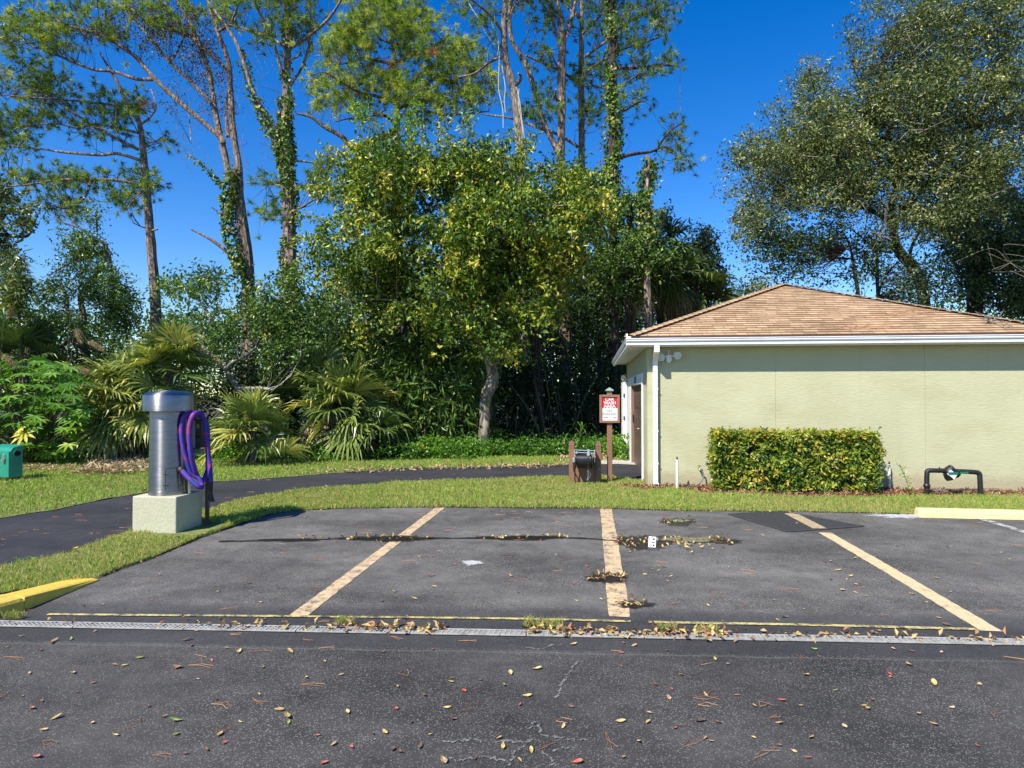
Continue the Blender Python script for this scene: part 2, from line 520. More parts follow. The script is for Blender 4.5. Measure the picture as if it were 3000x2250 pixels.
BX, BY = 1.04, 12.0                # near left corner of the small building
NEAR_LAWN = rough_line(LEFT_KERB + LOT, 0.22, 0.022) + [np.array([16, 12.0, 0]), np.array([BX, 12.02, 0])] + rough_line([p for p in PN[::-1]], 0.25, 0.03)
struct("lawn", NEAR_LAWN, 0.014, M_TURF)
FAR_EDGE = [G(*p) for p in [(-1400, 1440), (-500, 1400), (0, 1352), (200, 1347), (440, 1345), (700, 1345), (1000, 1345), (1400, 1343), (1650, 1340), (1800, 1342)]]
FAR_LAWN = rough_line(PF[:-1], 0.3, 0.04) + [p for p in FAR_EDGE[::-1]]
struct("lawn", FAR_LAWN, 0.012, M_TURF)
BED = rough_line([G(*p) for p in [(1815, 1424), (1880, 1438), (1985, 1440), (2080, 1450), (2300, 1458), (2520, 1460), (2700, 1459), (2880, 1456), (3100, 1452), (3600, 1462)]], 0.2, 0.03) + [np.array([12, 12.05, 0]), np.array([BX, 12.05, 0])]
struct("mulch_bed", BED, 0.026, M_MULCH)

# grass blades
M_GRASS = leafmat("grass", [(0.0, (0.578, 0.416, 0.204)), (0.16, (0.420, 0.400, 0.128)), (0.45, (0.201, 0.320, 0.058)), (0.8, (0.350, 0.464, 0.085)), (1.0, (0.525, 0.576, 0.170))], 0.35, 0.5, 0.3, 1.2)

def vnoise(x, y, s):
    return 0.5 + 0.25 * (np.sin(x * s * 1.7 + 1.3 * np.sin(y * s * 1.1)) + np.sin(y * s * 2.1 + 1.7 * np.sin(x * s * 0.9 + 2)))

def blades(mb, poly, n, h, wd, dry=0.12, lean=0.95, keep=None, zb=0.01):
    pp = [(p[0], p[1]) for p in poly]
    x, y = sample_poly(pp, n)
    fy = x * FWD[0] + y * FWD[1]; rx = x * FWD[1] - y * FWD[0]
    vis = np.abs(rx / np.maximum(fy, 0.1)) < 0.95
    if keep is not None: vis &= keep(x, y)
    x, y, fy = x[vis], y[vis], fy[vis]
    m = len(x)
    pat = np.clip(vnoise(x, y, 0.9) * 0.45 + vnoise(x + 5, y + 3, 3.1) * 0.35 + vnoise(x * 1.3 + 2, y * 1.7, 9.0) * 0.3 - 0.05, 0, 1)
    hh = h * rng.uniform(0.45, 1.3, m) * (0.5 + 0.95 * pat)
    W = wd * np.clip(fy / 9, 0.7, 2.2) * rng.uniform(0.7, 1.3, m)
    a = rng.uniform(0, 2 * math.pi, m); la = rng.uniform(0, 2 * math.pi, m); ln = rng.uniform(0.1, 1.0, m) * lean
    c = np.stack([x, y, np.full(m, zb)], 1)
    s = np.stack([np.cos(a), np.sin(a), np.zeros(m)], 1) * (W / 2)[:, None]
    l = np.stack([np.cos(la), np.sin(la), np.zeros(m)], 1) * (ln * hh)[:, None]
    mid = c + l * 0.35 + np.array([0, 0, 1]) * (hh * 0.6)[:, None]
    tip = c + l + np.array([0, 0, 1]) * (hh * np.sqrt(np.clip(1 - (ln * 0.8) ** 2, 0.1, 1)))[:, None]
    V = np.stack([c - s, c + s, mid + s * 0.8, tip, mid - s * 0.8], 1).reshape(-1, 3)
    f = (np.arange(m) * 5)[:, None] + np.arange(5)[None, :]
    t = np.clip(0.22 + 0.6 * pat + rng.normal(size=m) * 0.17, 0.18, 1)
    t = np.where(rng.uniform(size=m) < dry * (1.6 - pat), rng.uniform(0, 0.2, m), t)
    mb.add(V, f, np.repeat(t, 5))

def not_block(x, y):
    return ~((x > -5.12) & (x < -4.48) & (y > 7.1) & (y < 7.9))
g1 = MB()
blades(g1, NEAR_LAWN, 150000, 0.062, 0.0075, 0.32, keep=lambda x, y: ((y < 12.0) | (x < BX - 0.02)) & not_block(x, y) & ~inpoly([(p[0], p[1]) for p in BED], x, y))
tuft_edge = LEFT_KERB[2:] + LOT
for a, b in zip(tuft_edge[:-1], tuft_edge[1:]):
    ln = np.linalg.norm(b - a)
    q = [a + np.array([0, -0.05, 0]), b + np.array([0, -0.05, 0]), b + np.array([0, 0.12, 0]), a + np.array([0, 0.12, 0])]
    blades(g1, q, int(ln * 420), 0.055, 0.0075, 0.3, 0.9)
tag(g1.obj("lawn_grass", M_GRASS, org=(0, 0, 0)), "short sunlit turf grass strip round the parking bays", "grass", kind='stuff')
g2 = MB()
blades(g2, FAR_LAWN, 90000, 0.07, 0.0085, 0.14, keep=lambda x, y: np.hypot(x - G(50, 1411)[0], y - G(50, 1411)[1] + 0.12) > 0.2)
tag(g2.obj("lawn_grass", M_GRASS, org=(0, 0, 0)), "mown turf grass beyond the dark asphalt path", "grass", kind='stuff')
# dry straw patch in the far lawn and dead leaves at its edge
M_STRAW = leafmat("straw", [(0, (0.30, 0.20, 0.10)), (0.5, (0.46, 0.35, 0.19)), (1, (0.58, 0.48, 0.30))], 0.1, 0.8, 0.1)
st = MB()
x, y = sample_poly([(G(px, py)[0], G(px, py)[1]) for px, py in [(215, 1392), (270, 1368), (330, 1345), (420, 1340), (440, 1385), (330, 1396)]], 4200)
C = np.stack([x, y, rng.uniform(0.01, 0.09, len(x))], 1)
st.leaves(C, rng.uniform(0.10, 0.24, len(x)), 0.009, rng.uniform(0, 1, len(x)), 2.0, 0.0)
for pl, k in (([(0, 1375), (215, 1368), (215, 1384), (0, 1384)], 500), ([(900, 1384), (1660, 1361), (1660, 1368), (900, 1391)], 420), ([(1640, 1340), (1820, 1338), (1824, 1350), (1640, 1354)], 700)):
    x, y = sample_poly([(G(a, b)[0], G(a, b)[1]) for a, b in pl], k)
    st.leaves(np.stack([x, y, rng.uniform(0.02, 0.07, k)], 1), rng.uniform(0.06, 0.13, k), 0.04, rng.uniform(0, 0.8, k), 1.5, 0.0)
tag(st.obj("straw", M_STRAW, org=(0, 0, 0)), "dry cut straw and dead leaves lying at the woodland edge", "straw", kind='stuff')
# mulch chips
M_CHIP = leafmat("mulch chips", [(0, (0.09, 0.035, 0.02)), (0.5, (0.24, 0.11, 0.06)), (0.85, (0.36, 0.21, 0.12)), (1, (0.5, 0.38, 0.25))], 0, 0.9, 0.1)
ch = MB()
x, y = sample_poly([(p[0], p[1]) for p in BED], 9000)
ch.leaves(np.stack([x, y, rng.uniform(0.03, 0.05, len(x))], 1), rng.uniform(0.03, 0.09, len(x)), rng.uniform(0.012, 0.03, len(x)), rng.uniform(0, 1, len(x)), 1.3, 0)
tag(ch.obj("mulch_chips", M_CHIP, org=(0, 0, 0)), "reddish bark mulch along the foot of the green wall", "mulch", kind='stuff')

# painted markings, worn through to the asphalt
def paintmat(name, col, worn, thr=0.5, edge=0.06):
    m, n, p = newmat(name)
    a = noise(n, 9, 8, 0.75); b = noise(n, 70, 4, 0.7)
    k = mth(n, 'ADD', mth(n, 'MULTIPLY', a, 0.65), mth(n, 'MULTIPLY', b, 0.35))
    f = ramp(n, [(thr - edge, (1, 1, 1)), (thr + edge, (0, 0, 0))], k).outputs[0]
    c = mixc(n, worn, ramp(n, [(0.3, tuple(x * 0.8 for x in col)), (0.7, col)], noise(n, 30, 4)).outputs[0], f)
    n.links.new(c, p.inputs['Base Color']); p.inputs['Roughness'].default_value = 0.8
    p.inputs['Specular IOR Level'].default_value = 0.25
    bump(n, p, noise(n, 120, 3), 0.5, 0.005)
    return m
M_TAN = paintmat("worn tan line paint", (0.66, 0.48, 0.27), (0.15, 0.125, 0.10), 0.535)
M_TAN2 = paintmat("sound tan line paint", (0.66, 0.51, 0.29), (0.2, 0.16, 0.11), 0.58)
M_YEL = paintmat("thin yellow line paint", (0.62, 0.52, 0.19), (0.07, 0.07, 0.07), 0.51)
M_WHT = paintmat("faded white line paint", (0.55, 0.54, 0.5), (0.08, 0.08, 0.08), 0.5)

def strip(name, px, wd, mat, z=0.004, label=None, seg=60):
    q = crom([G(*p) for p in px], max(2, seg // len(px)))
    t = np.gradient(q, axis=0); t /= np.linalg.norm(t, axis=1, keepdims=True)
    s = np.stack([-t[:, 1], t[:, 0], np.zeros(len(q))], 1)
    ww = (wd / 2 * (1 + rng.normal(size=(len(q), 1)) * 0.04))
    a = q + s * ww; b = q - s * ww
    V = np.vstack([a, b]); V[:, 2] = z
    n = len(q); i = np.arange(n - 1)[:, None]
    f = np.concatenate([i + n, i + n + 1, i + 1, i], 1)
    mb = MB(); mb.add(V, f)
    return tag(mb.obj(name, mat, org=(0, 0, 0)), label, kind='structure')
strip("stall_line", [(1290, 1488), (1080, 1647), (872, 1806)], 0.135, M_TAN)
strip("stall_line", [(1775, 1491), (1786, 1570), (1815, 1808)], 0.165, M_TAN)
strip("stall_line", [(2416, 1561), (2600, 1668), (2905, 1850)], 0.145, M_TAN2)
strip("stall_line", [(2860, 1517), (2940, 1540), (3100, 1590)], 0.11, M_WHT)
strip("boundary_line", [(140, 1802), (480, 1805), (870, 1808), (1500, 1815), (1848, 1823)], 0.038, M_YEL, 0.008)
strip("boundary_line", [(1900, 1825), (2400, 1834), (2860, 1846)], 0.045, M_YEL, 0.008)

# wet stains, puddles and a chalky scuff: thin irregular sheets
def blot(name, cx, cy, rx, ry, mat, z, label=None, rag=0.25, k=70, kind='structure'):
    pts = []
    ph = rng.uniform(0, 6.28, 6)
    for a in np.arange(k) * 2 * math.pi / k:
        q = 1 + rag * (0.5 * math.sin(3 * a + ph[0]) + 0.35 * math.sin(7 * a + ph[1]) + 0.3 * math.sin(13 * a + ph[2]) + 0.2 * math.sin(23 * a + ph[3]))
        pts.append(G(cx + rx * q * math.cos(a), cy + ry * q * math.sin(a)))
    q = np.array([(p[0], p[1], z) for p in pts]); c = np.array([*G(cx, cy)[:2], z])
    mb = MB(); V = [c] + [c + (a - c) * 0.62 for a in q] + list(q)
    F = [[0, 1 + i, 1 + (i + 1) % k] for i in range(k)] + [[1 + i, 1 + k + i, 1 + k + (i + 1) % k, 1 + (i + 1) % k] for i in range(k)]
    T = np.array([1.0] + [0.55] * k + [0.0] * k)
    if np.cross(q[0] - c, q[1] - c)[2] < 0: F = [f[::-1] for f in F]
    mb.add(V, F, T)
    return tag(mb.obj(name, mat, org=(0, 0, 0)), label, kind=kind)

def stainmat(name, col, rough, scale, thr):
    m, n, p = newmat(name)
    n.links.new(ramp(n, [(0.3, tuple(c * 0.5 for c in col)), (0.7, col)], noise(n, 40, 5)).outputs[0], p.inputs['Base Color'])
    p.inputs['Roughness'].default_value = rough
    bump(n, p, noise(n, 140, 3), 0.5, 0.005)
    tr = nd(n, "ShaderNodeBsdfTransparent"); mx = nd(n, "ShaderNodeMixShader")
    a = mth(n, 'ADD', mth(n, 'MULTIPLY', noise(n, scale, 6, 0.7), 0.6), mth(n, 'MULTIPLY', noise(n, scale * 6, 5, 0.7), 0.4))
    at = nd(n, "ShaderNodeAttribute", attribute_name='tint')
    a = mth(n, 'ADD', mth(n, 'MULTIPLY', a, 1.3), mth(n, 'MULTIPLY', at.outputs['Fac'], 0.55))
    n.links.new(ramp(n, [(thr, (0, 0, 0)), (thr + 0.28, (0.9, 0.9, 0.9))], a).outputs[0], mx.inputs[0])
    n.links.new(tr.outputs[0], mx.inputs[1]); n.links.new(p.outputs[0], mx.inputs[2])
    n.links.new(mx.outputs[0], n.nodes["Material Output"].inputs[0])
    return m
M_WET = stainmat("wet grime", (0.022, 0.017, 0.012), 0.45, 7, 0.62)
M_SCUFF = stainmat("white scuff", (0.62, 0.62, 0.6), 0.9, 9, 0.88)
M_WATER = newmat("puddle water")[0]
p_ = M_WATER.node_tree.nodes["Principled BSDF"]; p_.inputs['Base Color'].default_value = (0.07, 0.065, 0.045, 1); p_.inputs['Roughness'].default_value = 0.03; p_.inputs['Specular IOR Level'].default_value = 0.9
blot("wet_stain", 850, 1583, 105, 5, M_WET, 0.006)
blot("wet_stain", 1130, 1579, 150, 9, M_WET, 0.006)
blot("wet_stain", 1525, 1577, 140, 8, M_WET, 0.006)
blot("wet_stain", 1890, 1590, 95, 24, M_WET, 0.006)
blot("wet_stain", 2130, 1588, 50, 8, M_WET, 0.006)
blot("wet_stain", 1780, 1696, 62, 17, M_WET, 0.010)
blot("wet_stain", 1860, 1774, 60, 11, M_WET, 0.010)
blot("wet_stain", 1985, 1530, 55, 12, M_WET, 0.006)
blot("puddle", 2020, 1583, 105, 7, M_WATER, 0.011, rag=0.3)
blot("puddle", 1992, 1528, 30, 4, M_WATER, 0.011, rag=0.3)
blot("white_scuff", 1383, 1650, 42, 11, M_SCUFF, 0.006)
blot("white_scuff", 2640, 1512, 120, 10, M_SCUFF, 0.006, rag=0.4)

M_CRACK = stainmat("gritty crack", (0.27, 0.265, 0.25), 0.95, 22, 0.96)
def crack(px, wd=0.03, mat=None, abs_=False, nm="asphalt_crack", z=0.005):
    if not abs_: px = [(1000 + x * .482, 1450 + y * .482) for x, y in px]
    q = crom([G(*a) for a in px], 8); n = len(q)
    q[:, :2] += rng.normal(size=(n, 2)) * 0.006
    t = np.gradient(q, axis=0); t /= np.linalg.norm(t, axis=1, keepdims=True); s = np.stack([-t[:, 1], t[:, 0], np.zeros(n)], 1) * (wd * rng.uniform(.5, 1.2, (n, 1)))
    V = np.vstack([q + s, q, q - s]); V[:, 2] = z
    i = np.arange(n - 1)[:, None]
    f = np.concatenate([np.concatenate([i + n, i + n + 1, i + 1, i], 1), np.concatenate([i + 2 * n, i + 2 * n + 1, i + n + 1, i + n], 1)])
    mb = MB(); mb.add(V, f, np.concatenate([np.zeros(n), np.full(n, .7), np.zeros(n)])); tag(mb.obj(nm, mat or M_CRACK, org=(0, 0, 0)), kind='structure')
for c_ in ([(1440, 1010), (1390, 1080), (1355, 1130), (1330, 1190), (1300, 1240)], [(600, 1500), (700, 1500), (780, 1490), (900, 1505), (1010, 1500), (1120, 1510), (1165, 1470)], [(1150, 1430), (1170, 1390), (1210, 1400), (1215, 1460), (1300, 1475), (1400, 1490), (1490, 1495)],
           [(630, 1600), (720, 1620), (800, 1600), (880, 1600), (960, 1615), (1030, 1620), (1060, 1560), (1130, 1510)], [(1180, 1555), (1260, 1590), (1290, 1640), (1300, 1680)], [(1280, 1560), (1360, 1545), (1430, 1530)], [(760, 1390), (800, 1395), (850, 1380)], [(1130, 930), (1200, 940), (1270, 920), (1340, 910)], [(80, 1510), (140, 1500), (200, 1490)], [(1030, 1620), (1020, 1680)]):
    crack(c_)
crack([(640, 1587), (820, 1584), (1000, 1580), (1250, 1579), (1400, 1577), (1650, 1576), (1850, 1588)], 0.05, M_WET, True, "wet_seam", 0.0062)
crack([(180, 1730), (520, 1716), (900, 1722), (1160, 1738), (1500, 1748), (1900, 1760)], 0.012, M_CRACK, True, "patch_seam", 0.005)

# yellow kerb on the left
M_KERB = simple("yellow kerb paint", (0.66, 0.46, 0.06), 0.7, var=0.08, scale=7, bmp=0.35, bscale=50, dirt=(0.42, 0.3, 0.06))
M_STOP = simple("faded yellow concrete", (0.66, 0.54, 0.26), 0.85, var=0.10, scale=6, bmp=0.5, bscale=60, dirt=(0.45, 0.38, 0.22))
def kerb_piece(a, b, h0, h1, wdt):
    d = b - a; L = np.linalg.norm(d[:2]); d = d / L; s = np.array([-d[1], d[0], 0])
    mb = MB(); rows = []
    for i, t in enumerate([0.0, 0.02, 0.5, 0.98, 1.0]):
        h = h0 + (h1 - h0) * t
        e = 0.012 if i in (0, 4) else 0
        c = a + d * L * t
        prof = [(0, -0.05), (0, h - 0.03 if h > 0.05 else h * 0.5), (0.012, h - 0.008 - e), (0.035, h - e), (wdt - 0.02, h - e), (wdt, h - 0.02 - e), (wdt, -0.05)]
        rows.append([c + s * u + np.array([0, 0, z]) for u, z in prof])
    V = np.array(rows).reshape(-1, 3); k = 7
    f = [[i * k + j, (i + 1) * k + j, (i + 1) * k + j + 1, i * k + j + 1] for i in range(4) for j in range(k - 1)]
    f += [list(range(k)), list(range(4 * k, 5 * k))[::-1]]
    mb.add(V, f)
    return mb
ka, kb, kc = G(72, 1788), G(292, 1700), None
kd = (ka - kb); kd /= np.linalg.norm(kd)
tag(kerb_piece(ka + np.array([0, 0, 0]), kb, 0.105, 0.02, 0.25).obj("kerb", M_KERB), "yellow painted kerb end tapering down to the asphalt", kind='structure')
tag(kerb_piece(G(-320, 1900), ka + kd * 0.008, 0.105, 0.105, 0.25).obj("kerb", M_KERB), "full height yellow painted kerb at the photo's left edge", kind='structure')

# wheel stop
def wheel_stop():
    a = G(2694, 1516); L = 1.85
    mb = MB()
    prof = [(0, 0), (0.012, 0.06), (0.045, 0.115), (0.125, 0.115), (0.158, 0.06), (0.17, 0)]
    xs = [0, 0.02, 0.06, L - 0.06, L - 0.02, L]; sc = [0.86, 0.96, 1, 1, 0.96, 0.86]
    V = []
    for x_, k_ in zip(xs, sc):
        for (u, z) in prof:
            V.append((a[0] + x_ * 0.998 , a[1] + 0.085 + (u - 0.085) * k_ - x_ * 0.02, z * k_))
    k = 6
    f = [[i * k + j, (i + 1) * k + j, (i + 1) * k + j + 1, i * k + j + 1] for i in range(5) for j in range(k - 1)]
    f += [list(range(k)), list(range(5 * k, 6 * k))[::-1]]
    mb.add(V, f)
    return mb.obj("wheel_stop", M_STOP)
tag(wheel_stop(), "faded yellow concrete wheel stop at the grass edge on the right", "wheel stop")

# trench drain: channel in the ground plus lift-out grates end to end
M_GRATE = simple("weathered grey plastic grate", (0.36, 0.35, 0.32), 0.8, var=0.22, scale=14, dirt=(0.13, 0.11, 0.07))
M_BLACK = simple("black void", (0.008, 0.008, 0.008), 0.9)
da, db = G(-700, 1817), G(3700, 1897)
dd_ = db - da; DL = np.linalg.norm(dd_); dd_ /= DL; ds = np.array([-dd_[1], dd_[0], 0])
mb = MB(); V = [da - ds * 0.055, db - ds * 0.055, db + ds * 0.055, da + ds * 0.055]
mb.add([(v[0], v[1], 0.003) for v in V], [[0, 1, 2, 3]])
tag(mb.obj("drain_channel", M_BLACK, org=(0, 0, 0)), kind='structure')
def grate_mesh(L, W=0.10):
    mb = MB(); h0, h1 = 0.005, 0.013
    mb.box((0, -W / 2, h0), (L, -W / 2 + 0.011, h1)); mb.box((0, W / 2 - 0.011, h0), (L, W / 2, h1))
    mb.box((0, -W / 2 + 0.011, h0), (0.012, W / 2 - 0.011, h1)); mb.box((L - 0.012, -W / 2 + 0.011, h0), (L, W / 2 - 0.011, h1))
    k = int(L / 0.036)
    for i in range(1, k):
        x = i * L / k
        mb.add([(x - 0.006 + o * 0.0, y0, z) for y0, z, o in ()] or [(x - 0.009, -W / 2 + 0.011, h0 + .001), (x - 0.001, -W / 2 + 0.011, h0 + .001), (x + 0.009, W / 2 - 0.011, h0 + .001), (x + 0.001, W / 2 - 0.011, h0 + .001),
                (x - 0.009, -W / 2 + 0.011, h1 - .001), (x - 0.001, -W / 2 + 0.011, h1 - .001), (x + 0.009, W / 2 - 0.011, h1 - .001), (x + 0.001, W / 2 - 0.011, h1 - .001)],
               [(4, 5, 6, 7), (0, 1, 5, 4), (1, 2, 6, 5), (2, 3, 7, 6), (3, 0, 4, 7)])
    for y in (-0.013, 0.013):
        mb.box((0.012, y - 0.003, h0), (L - 0.012, y + 0.003, h1 - 0.002))
    return mb
NG = 13; GL = DL / NG
g0 = None
for i in range(NG):
    a = da + dd_ * GL * i
    if g0 is None:
        g0 = grate_mesh(GL - 0.008).obj("drain_grate", M_GRATE, org=(0, 0, 0)); o = g0
    else:
        o = g0.copy(); COL.objects.link(o)
    o.location = (a[0], a[1], 0); o.rotation_euler = (0, 0, math.atan2(dd_[1], dd_[0]))
    tag(o, "grey slotted grate in the long trench drain across the parking lot", "drain grate", "slotted grates of the trench drain")

# big black slotted storm grate at the head of the right-hand line
cs = [G(2135, 1508), G(2308, 1559), G(2528, 1543), G(2290, 1500)]
t_g = thing("storm_grate", (cs[0] + cs[2]) / 2, "large black slotted metal grate under the end of the tan stall line", "grate")
M_IRON = simple("black iron", (0.042, 0.041, 0.040), 0.75, var=0.3, scale=20)
mb = MB(); mb.sheet([(c[0], c[1], 0.004) for c in cs]); mb.obj("pit_opening", M_BLACK, t_g)
fr = MB(); br = MB(); pb = MB()
def lerp(a, b, t): return a + (b - a) * t
for k in range(4):
    a, b = cs[k], cs[(k + 1) % 4]; d = (b - a) / np.linalg.norm(b - a); s = np.array([-d[1], d[0], 0]) * 0.02
    fr.add([(*(a - s)[:2], 0.005), (*(b - s)[:2], 0.005), (*(b + s)[:2], 0.005), (*(a + s)[:2], 0.005), (*(a - s)[:2], 0.012 + k * .0004), (*(b - s)[:2], 0.012 + k * .0004), (*(b + s)[:2], 0.012 + k * .0004), (*(a + s)[:2], 0.012 + k * .0004)],
           [(4, 5, 6, 7), (0, 1, 5, 4), (1, 2, 6, 5), (2, 3, 7, 6), (3, 0, 4, 7)])
# bars run parallel to the front wall (world X), clipped to the outline
ys = np.linspace(min(c[1] for c in cs) + 0.03, max(c[1] for c in cs) - 0.03, 26)
la, lb = G(2302, 1499), G(2424, 1562)
for yb in ys:
    xs = []
    for k in range(4):
        a, b = cs[k], cs[(k + 1) % 4]
        if (a[1] - yb) * (b[1] - yb) < 0: xs.append(lerp(a[0], b[0], (yb - a[1]) / (b[1] - a[1])))
    if len(xs) == 2:
        x0, x1 = sorted(xs)
        br.box((x0, yb - 0.012, 0.005), (x1, yb + 0.012, 0.0105))
        xc = lerp(la[0], lb[0], (yb - la[1]) / (lb[1] - la[1]))
        if x0 + 0.06 < xc < x1 - 0.06 : pb.box((xc - 0.085, yb - 0.014, 0.0107), (xc + 0.085, yb + 0.014, 0.0125))
fr.obj("grate_frame", M_IRON, t_g); br.obj("bars", M_IRON, t_g)
pb.obj("painted_line", M_TAN2, t_g)

# ---------------------------------------------------------------- small green building with pyramid roof
M_WALL = None
def wallmat():
    m, n, p = newmat("sage green stucco")
    nz = noise(n, 1.2, 5, 0.6)
    c = ramp(n, [(0.3, (0.42, 0.41, 0.258)), (0.7, (0.468, 0.458, 0.292))], nz).outputs[0]
    st = ramp(n, [(0.5, (1, 1, 1)), (0.75, (0.88, 0.87, 0.8))], noise(n, 0.7, 6, 0.7, stretch=(1, 1, 2.4))).outputs[0]
    c = mixc(n, c, st, 1.0, 'MULTIPLY')
    g = nd(n, "ShaderNodeNewGeometry"); sz = nd(n, "ShaderNodeSeparateXYZ"); n.links.new(g.outputs['Position'], sz.inputs[0])
    zz = mth(n, 'SUBTRACT', sz.outputs[2], mth(n, 'MULTIPLY', noise(n, 6, 5, 0.7), 0.34))
    c = mixc(n, c, (0.30, 0.24, 0.15), ramp(n, [(0.0, (0.55, 0.55, 0.55)), (0.16, (0, 0, 0))], zz).outputs[0])
    drip = ramp(n, [(0.56, (0, 0, 0)), (0.72, (0.35, 0.35, 0.35))], noise(n, 5, 4, 0.6, stretch=(1, 1, 0.06))).outputs[0]
    c = mixc(n, c, (0.36, 0.36, 0.24), drip)
    n.links.new(c, p.inputs['Base Color']); p.inputs['Roughness'].default_value = 0.88
    p.inputs['Specular IOR Level'].default_value = 0.2
    h = mth(n, 'ADD', mth(n, 'MULTIPLY', noise(n, 9, 4, 0.5, stretch=(1, 1, 3.2)), 1.0), mth(n, 'MULTIPLY', noise(n, 28, 3, 0.6, stretch=(1, 1, 2.0)), 0.5))
    bump(n, p, h, 0.26, 0.02)
    return m
M_WALL = wallmat()
M_WHITE = simple("white painted metal", (0.80, 0.80, 0.79), 0.45, var=0.03, scale=4, dirt=(0.62, 0.61, 0.57))
M_SOFFIT = simple("white vinyl soffit", (0.78, 0.78, 0.75), 0.6, var=0.03)
M_TRIM = simple("white door trim", (0.80, 0.80, 0.78), 0.55, var=0.05, dirt=(0.6, 0.58, 0.52))
M_DOOR = simple("dark brown door paint", (0.115, 0.075, 0.055), 0.45, var=0.12, scale=5)
M_DRIP = simple("dark brown drip edge", (0.11, 0.055, 0.045), 0.6)
def shinglemat():
    m, n, p = newmat("tan asphalt shingles")
    uv = nd(n, "ShaderNodeUVMap", uv_map='uv')
    b = nd(n, "ShaderNodeTexBrick"); b.offset = 0.37; b.offset_frequency = 2; b.squash = 0.7; b.squash_frequency = 3
    n.links.new(uv.outputs[0], b.inputs['Vector'])
    b.inputs['Scale'].default_value = 1.0; b.inputs['Brick Width'].default_value = 0.27; b.inputs['Row Height'].default_value = 0.145
    b.inputs['Mortar Size'].default_value = 0.006; b.inputs['Mortar Smooth'].default_value = 0.3; b.inputs['Bias'].default_value = 0.0
    b.inputs['Color1'].default_value = (0.55, 0.39, 0.235, 1); b.inputs['Color2'].default_value = (0.34, 0.225, 0.13, 1); b.inputs['Mortar'].default_value = (0.20, 0.115, 0.065, 1)
    nz = ramp(n, [(0.3, (0.75, 0.74, 0.72)), (0.7, (1.18, 1.18, 1.2))], noise(n, 1.3, 5, 0.6)).outputs[0]
    c = mixc(n, b.outputs[0], nz, 1.0, 'MULTIPLY')
    c = mixc(n, c, ramp(n, [(0.3, (0.7, 0.7, 0.7)), (0.7, (1.2, 1.2, 1.2))], noise(n, 120, 3, 0.7)).outputs[0], 0.7, 'MULTIPLY')
    n.links.new(c, p.inputs['Base Color']); p.inputs['Roughness'].default_value = 0.92; p.inputs['Specular IOR Level'].default_value = 0.15
    bump(n, p, b.outputs[1], -0.4, 0.01)
    return m
M_SHIN = shinglemat()

W_B = 6.55                          # wall length
ZT = 2.515                          # soffit height
OV = 0.27                           # soffit overhang to the gutter back
bld = thing("utility_building", (BX + W_B / 2, BY + W_B / 2, 0), "small sage green stucco building with tan shingled pyramid roof and white gutter", "building")
mb = MB()
x1 = BX + W_B; y1 = BY + W_B
jts = [BX, P(2272, 1200, 11.3)[0], P(2707, 1200, 10.9)[0], x1]
jts[1] = 3.34; jts[2] = 5.42
def xwall(px):                      # x on the front wall plane under a photo column
    d = ray(px, 1158); return d[0] * (BY / d[1])
jts[1] = xwall(2272); jts[2] = xwall(2710)
for a, b in zip(jts[:-1], jts[1:]):
    mb.box((a + (0.003 if a > BX + .01 else 0), BY, -0.05), (b - (0.003 if b < x1 - .01 else 0), BY + 0.0055, ZT))
mb.box((BX + 0.002, BY + 0.006, -0.05), (x1, BY + 0.2, ZT))
# left wall with the door opening (two door leaves, 13.1 .. 15.6)
D0, D1, DH = 13.0, 16.25, 1.88
mb.box((BX, BY + 0.2, -0.05), (BX + 0.2, D0, ZT))
mb.box((BX, D0, DH), (BX + 0.2, D1, ZT))
mb.box((BX, D1, -0.05), (BX + 0.2, y1, ZT))
mb.box((x1 - 0.2, BY + 0.2, -0.05), (x1, y1, ZT)); mb.box((BX + 0.2, y1 - 0.2, -0.05), (x1 - 0.2, y1, ZT))
mb.obj("wall", M_WALL, bld)
# soffit, gutter (K profile), drip edge
ex0, ex1, ey0, ey1 = BX - OV, x1 + OV, BY - OV, y1 + OV
sf = MB()
for (a, b) in (((ex0, ey0, ZT), (ex1, BY - 0.001, ZT + 0.02)), ((ex0, BY, ZT), (BX - 0.001, ey1, ZT + 0.02)), ((x1 + .001, BY, ZT), (ex1, ey1, ZT + 0.02)), ((BX, y1 + .001, ZT), (x1, ey1, ZT + 0.02))):
    sf.box(a, b)
k = 0.3
while k < W_B + 0.4:
    sf.box((ex0 + k, ey0 + 0.01, ZT - 0.004), (ex0 + k + 0.008, BY - 0.01, ZT - 0.0005)); sf.box((ex0 + 0.01, ey0 + k, ZT - 0.004), (BX - 0.01, ey0 + k + 0.008, ZT - 0.0005)); k += 0.3
sf.obj("soffit", M_SOFFIT, bld)
fc = MB()
fc.box((ex0 - .012, ey0 - 0.018, ZT - 0.01), (ex1, ey0 - 0.001, ZT + 0.16)); fc.box((ex0 - 0.018, ey0 - .0005, ZT - 0.01), (ex0 - 0.001, ey1, ZT + 0.16))
fc.obj("fascia", M_WHITE, bld)
GZ = ZT + 0.008
prof = [(0.0, GZ), (-0.062, GZ), (-0.07, GZ + 0.008), (-0.072, GZ + 0.045), (-0.095, GZ + 0.072), (-0.10, GZ + 0.085), (-0.10, GZ + 0.11), (-0.112, GZ + 0.112), (-0.112, GZ + 0.124), (-0.096, GZ + 0.124), (-0.09, GZ + 0.08), (-0.06, GZ + 0.03), (-0.006, GZ + 0.03), (-0.006, GZ + 0.13), (0, GZ + 0.13)]
gt = MB()
gy = ey0 - 0.019; gx = ex0 - 0.019
gt.prism([(gy + p, z) for p, z in prof], 0, gx - 0.10, ex1 + 0.1)
